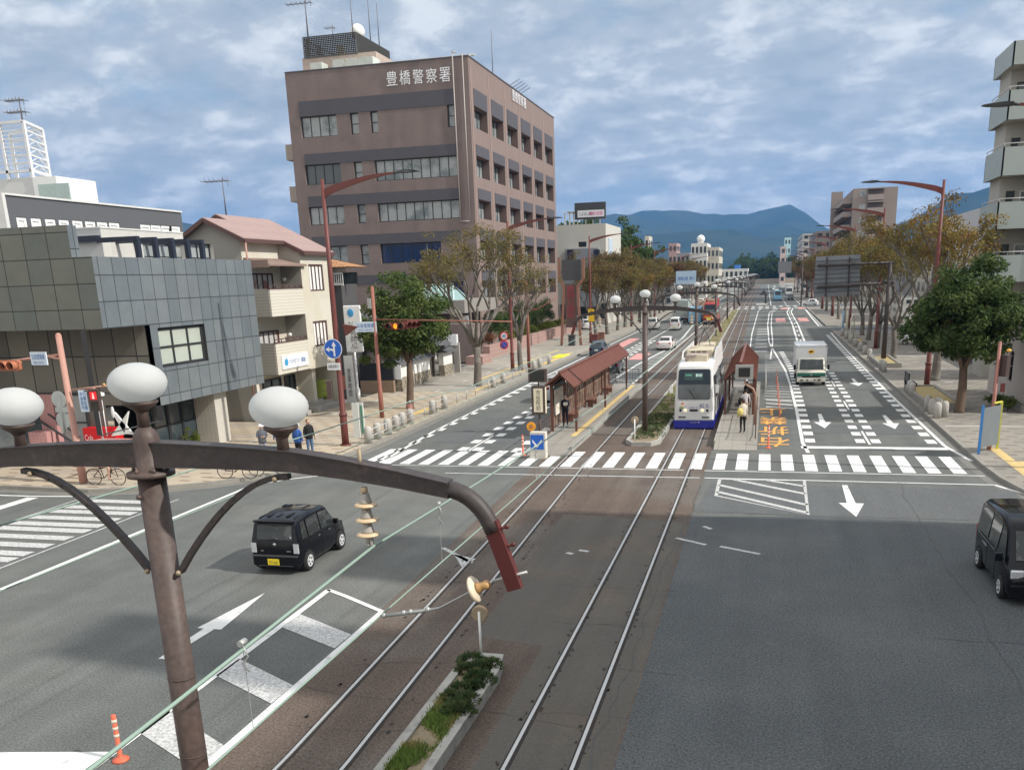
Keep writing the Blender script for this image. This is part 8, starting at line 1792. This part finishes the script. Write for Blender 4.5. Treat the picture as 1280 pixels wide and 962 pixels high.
def jacket(mt):
    def f(t, J, k):
        m = MB(); m.lathe([(.175, .86), (.18, 1.0), (.175, 1.2), (.19, 1.36), (.10, 1.46), (.08, 1.48)], k=14, M4=Matrix.Diagonal((k, k * .72, k, 1))); m.build('jacket', mt, t)
    return f
gp = 'people on the left pavement corner'
person('person in white helmet and grey work jacket reading papers on the left pavement', G(331, 577, .15), R(40), GREY, LIL, pose='phone', helmet=True, extra=jacket(GREY), group=gp)
person('person in blue shirt hidden behind the neck of the right foreground globe', G(352, 574, .15), R(10), BLUE, BEI, group=gp, extra=jacket(BLUE))
person('person in a white helmet and bright blue work jacket seen from behind', G(375, 577, .15), R(170), BLUE, BLK, helmet=True, extra=jacket(BLUE), group=gp)
person('bare-headed person in a black jacket and jeans, rightmost of the pavement group', G(389, 572, .15), R(60), BLK, JEAN, hair=(.08, .03, .02), extra=jacket(BLK), h=1.72, group=gp)
def papers(t, J, k): MB().box(-.11, -.34, 1.12, .11, -.28, 1.26).build('papers', WHP, t); MB().ball((0, -.07, 1.525), (.055, .04, .05), 8).build('face_mask', WHP, t); jacket(NAVY)(t, J, k)
q = G(707, 533, .3); person('person in a dark suit and white face mask holding papers on the left platform', (q.x, q.y, .3), R(15), NAVY, NAVY, pose='phone', extra=papers, h=1.58)
def bag(c, mt, nm='shoulder_bag'):
    def f(t, J, k): MB().ball(c, (.16, .12, .2), 10).build(nm, mt, t); m = MB(); m.tube([(c[0], c[1], c[2] + .15), (c[0] * .3, 0, 1.45)], .012, 5); m.build('strap', mt, t)
    return f
def f2(t, J, k): jacket(CRMC)(t, J, k); bag((.2, .1, 1.0), cloth('mustard', (.55, .45, .15)), 'cloth_bag')(t, J, k)
q = G(928, 541, .3); person('person in cream top with a yellow cloth bag, nearest in the right platform queue', (q.x, q.y, .3), R(-150), CRMC, BLK, hair=(.05, .02, .02), h=1.55, extra=f2, group='people waiting on the right platform')
q = G(931, 525, .3); person('person with dark hair in a pale striped top, second in the right platform queue', (q.x, q.y, .3), R(-170), cloth('pale_stripe', (.48, .45, .46)), BEI, h=1.55, extra=bag((.22, 0, .95), BLK), group='people waiting on the right platform')
q = G(932, 512, .3); person('person mostly hidden behind the others at the right platform display', (q.x, q.y, .3), R(-120), BLK, BLK, h=1.55, group='people waiting on the right platform')

# ================================================================== BICYCLES, MACHINE, STALLS
def bicycle(col_, label, basket=True):
    t = thing('bicycle', label, 'bicycle', (0, 0, 0)); R0 = .33
    for x in (-.53, .53):
        m = MB(); pts = [(x + R0 * math.cos(a), 0, R0 + R0 * math.sin(a)) for a in [i * 2 * math.pi / 24 for i in range(25)]]; m.tube(pts, .017, 6, caps=False); w_ = m.build('wheel', BLACKP, t)
        s = MB()
        for i in range(12): a = i * math.pi / 6; s.tube([(x, 0, R0), (x + R0 * math.cos(a), 0, R0 + R0 * math.sin(a))], .003, 3, caps=False)
        s.build('spokes', STEEL, w_)
    m = MB()
    for a, b in (((-.53, 0, .33), (-.08, 0, .28)), ((-.08, 0, .28), (.38, 0, .72)), ((-.08, 0, .28), (-.2, 0, .78)), ((-.53, 0, .33), (-.18, 0, .7)), ((.53, 0, .33), (.36, 0, .95)), ((-.18, 0, .66), (.38, 0, .78))): m.tube([a, b], .016, 6)
    m.build('frame', col_, t); m = MB(); m.tube([(.36, 0, .95), (.34, -.25, 1.0), (.2, -.27, 1.0)], .012, 6); m.tube([(.36, 0, .95), (.34, .25, 1.0), (.2, .27, 1.0)], .012, 6); m.build('handlebar', STEEL, t)
    MB().ball((-.22, 0, .84), (.13, .07, .035), 8).build('saddle', BLACKP, t)
    if basket: m = MB(); lattice(lambda u, z, d=0: Vector((.62 + d, u, z)), -.15, .15, .72, .95, .06, .06, .01); [m.bar((.42, y, .72), (.66, y, .72), .012) for y in (-.15, .15)]; [m.bar((.42, y, .95), (.66, y, .95), .012) for y in (-.15, .15)]; m.box(.42, -.15, .72, .66, .15, .73); m.box(.65, -.15, .72, .66, .15, .94); m.build('basket', STEEL, t)
    return t
b1 = bicycle(BLACKP, 'dark bicycle ridden past the pink wall at the left corner'); b1.location = G(134, 606, .15); b1.rotation_euler = (0, 0, R(4))
def shorts(t, J, k): pass
person('cyclist in a dark shirt and shorts riding along the left pavement', G(131, 606, .15), R(94), cloth('dark_blue', (.02, .03, .08)), SKIN, pose='ride', h=1.7)
for i, (x, y, rz, lb) in enumerate(((G(298, 598, .15).x, G(298, 598, .15).y, 5, 'silver bicycle parked at the kerb left of the pavement group'), (G(338, 594, .15).x, G(338, 594, .15).y, 15, 'second bicycle, parked nearer the kerb with its wheel showing under the lamp arm'))):
    c = copy_tree(b1, None, (x, y, .15), R(rz), lb)
c = copy_tree(b1, None, (-24.9, 33.8, .15), R(80), 'bicycle leaning at the shop glazing behind the foreground post')
# pink tiled planters, red machine, sail-like sculpture, steps at the side-street shop
PKT = grid_mat('pink_tile', (.50, .27, .26), (.35, .18, .17), .18, .10, .012, 'XZ', var=.08)
pt_ = thing('pink_tiled_wall', 'pink tiled low wall pieces in front of the panel-clad building', 'wall', (-29, 33, .15)); m = MB()
a = AY(34, 535, 33.5); b = AY(69, 605, 33.5); m.box(a.x, 33.5, .1, b.x, 34.1, 1.62)
a = AY(114, 552, 33.2); b = AY(165, 600, 33.2); m.box(a.x, 33.2, .1, b.x, 33.9, 1.32); m.build('tiles', PKT, pt_)
vm = thing('red_vending_machine', 'red stall machine with white script lettering beside the pink tiled wall', 'vending machine', (-28, 34, .15)); a = AY(103, 535, 34.0); b = AY(142, 534, 34.0); m = MB(); m.box(a.x, 34.0, .15, b.x, 34.55, a.z); m.build('cabinet', mat('vending_red', (.62, .01, .015), .35, var=.05), vm)
text('Coca-Cola', 'lettering', WHP, vm, (a.x + .13, 33.98, a.z - .65), .85, .17, (0, .02, -1), (1, 0, 0)) if False else text('Cola', 'lettering', WHP, vm, (a.x + .28, 33.98, a.z - .42), .42, .26)
sc2 = thing('white_sail_sculpture', 'white folded sail-like parasol standing by the red machine', 'parasol', (-27.4, 33, .15)); Yq = 33.0
m = MB(); m.prism([AY(139, 545, Yq), AY(155, 543, Yq), AY(160, 514, Yq)], (0, .1, 0)); m.prism([AY(156, 542, Yq), AY(167, 543, Yq), AY(143, 515, Yq), AY(140, 516, Yq)], (0, .08, 0)); q = AY(141, 515, Yq); m.ball(q, (.08, .05, .25), 10); m.tube([AY(134, 545, Yq), AY(127, 500, Yq)], .025, 6); m.build('canvas', WHP, sc2)
t = thing('stair_rail', 'dark diagonal stair rails in front of the panel-clad building', 'railing', (-29.5, 34, .15)); m = MB(); m.bar(AY(44, 522, 34), AY(92, 553, 33.6), .08); m.bar(AY(60, 517, 34.2), AY(100, 546, 33.8), .06); m.bar(AY(88, 550, 33.7), AY(88, 560, 33.7), .05); m.build('rails', DGREY, t)
mt_ = thing('pink_column', 'pink tiled column at the shop entrance left of the round sign backs', 'column', (-30.4, 34, .15)); a = AY(50, 508, 34.3); MB().box(a.x, 34.2, .1, a.x + .8, 34.5, 3.2).build('tiles', PKT, mt_)
# street objects on the left pavement farther along
for (px, py, lb, mt1) in ((715, 432, 'dark street box beside the second lamp group on the left pavement', DGREY), (744, 431, 'red-brown street box near the brown tower sign', DKRED), (752, 428, 'slim brown post box by the left kerb', BRNW)):
    q = G(px, py, .15); t = thing('street_box', lb, 'street box', q); m = MB(); m.box(q.x - .35, q.y - .3, .15, q.x + .35, q.y + .3, 1.25); m.box(q.x - .42, q.y - .36, 1.25, q.x + .42, q.y + .36, 1.33); m.build('cabinet', mt1, t, bevel=.02)
yk = thing('yellow_ramp', 'yellow painted kerb ramp beside a dark mat on the left kerb', 'ramp', G(700, 444, .15)); q = G(702, 446, .15); MB().prism([(q.x - 1.1, q.y - 1.2, .02), (q.x + .7, q.y - 1.2, .02), (q.x + .2, q.y - 1.2, .22), (q.x - .8, q.y - 1.2, .22)], (0, 3.6, 0)).build('ramp', mat('ramp_yellow', (.75, .72, .03), .6), yk)
for (px, py, h_, mt1, lb) in ((1058, 419, 2.8, mat('post_cream', (.62, .58, .45), .5), 'tall cream post at the side-street mouth on the right'), (1053, 416, 2.6, mat('post_blue', (.3, .45, .6), .5), 'pale blue upright banner at the side-street mouth on the right')):
    q = G(px, py, .15); t = thing('banner_post', lb, 'post', q); MB().tube([q, q + Vector((0, 0, h_))], .12, 8).build('post', mt1, t)
t = thing('curved_rail', 'pale looped tube rail at the side-street mouth on the right', 'rail', G(1062, 426, .15)); q = G(1062, 428, .15); MB().tube([q, q + Vector((0, 0, 2.4)), q + Vector((.25, 1, 2.7)), q + Vector((.5, 2, 2.3)), q + Vector((.5, 2, 0))], .06, 8).build('tube', mat('post_cream', (0, 0, 0)), t)
# distant tram shelter silhouette on its island
isl_ = thing('tram_platform', 'small far platform island with a dark post before the far crossing', 'platform', (-.6, 208, 0)); q = G(957, 381, 0); MB().box(q.x - 2.2, q.y - 8, 0, q.x + .4, q.y + 3, .3).build('platform_body', CONC, isl_)
t = thing('tram_shelter', 'small dark gabled shelter silhouette at the far crossing', 'tram shelter', (q.x, q.y, .3), 'tram stop shelters'); m = MB(); m.tube([(q.x, q.y, .3), (q.x, q.y, 2.6)], .2, 8); m.prism([(q.x - 1.6, q.y - 1, 2.3), (q.x + .4, q.y - 1, 2.3), (q.x - .5, q.y - 1, 3.4)], (0, 3, 0)); m.build('frame', DGREY, t)
# ---------------- air: thin even haze from the camera to the hills
hb_ = MB(); hb_.box(-7900, -180, -1.2, 7900, 7600, 620)
hm = bpy.data.materials.new('haze_air'); hm.use_nodes = True; t_ = hm.node_tree; t_.nodes.clear(); o_ = N(t_, 'ShaderNodeOutputMaterial'); pv = N(t_, 'ShaderNodeVolumePrincipled')
pv.inputs['Color'].default_value = (.20, .48, 1.0, 1); pv.inputs['Density'].default_value = .00011; pv.inputs['Anisotropy'].default_value = .2
t_.links.new(pv.outputs[0], o_.inputs['Volume']); hb_.build('haze', hm, kind='stuff')
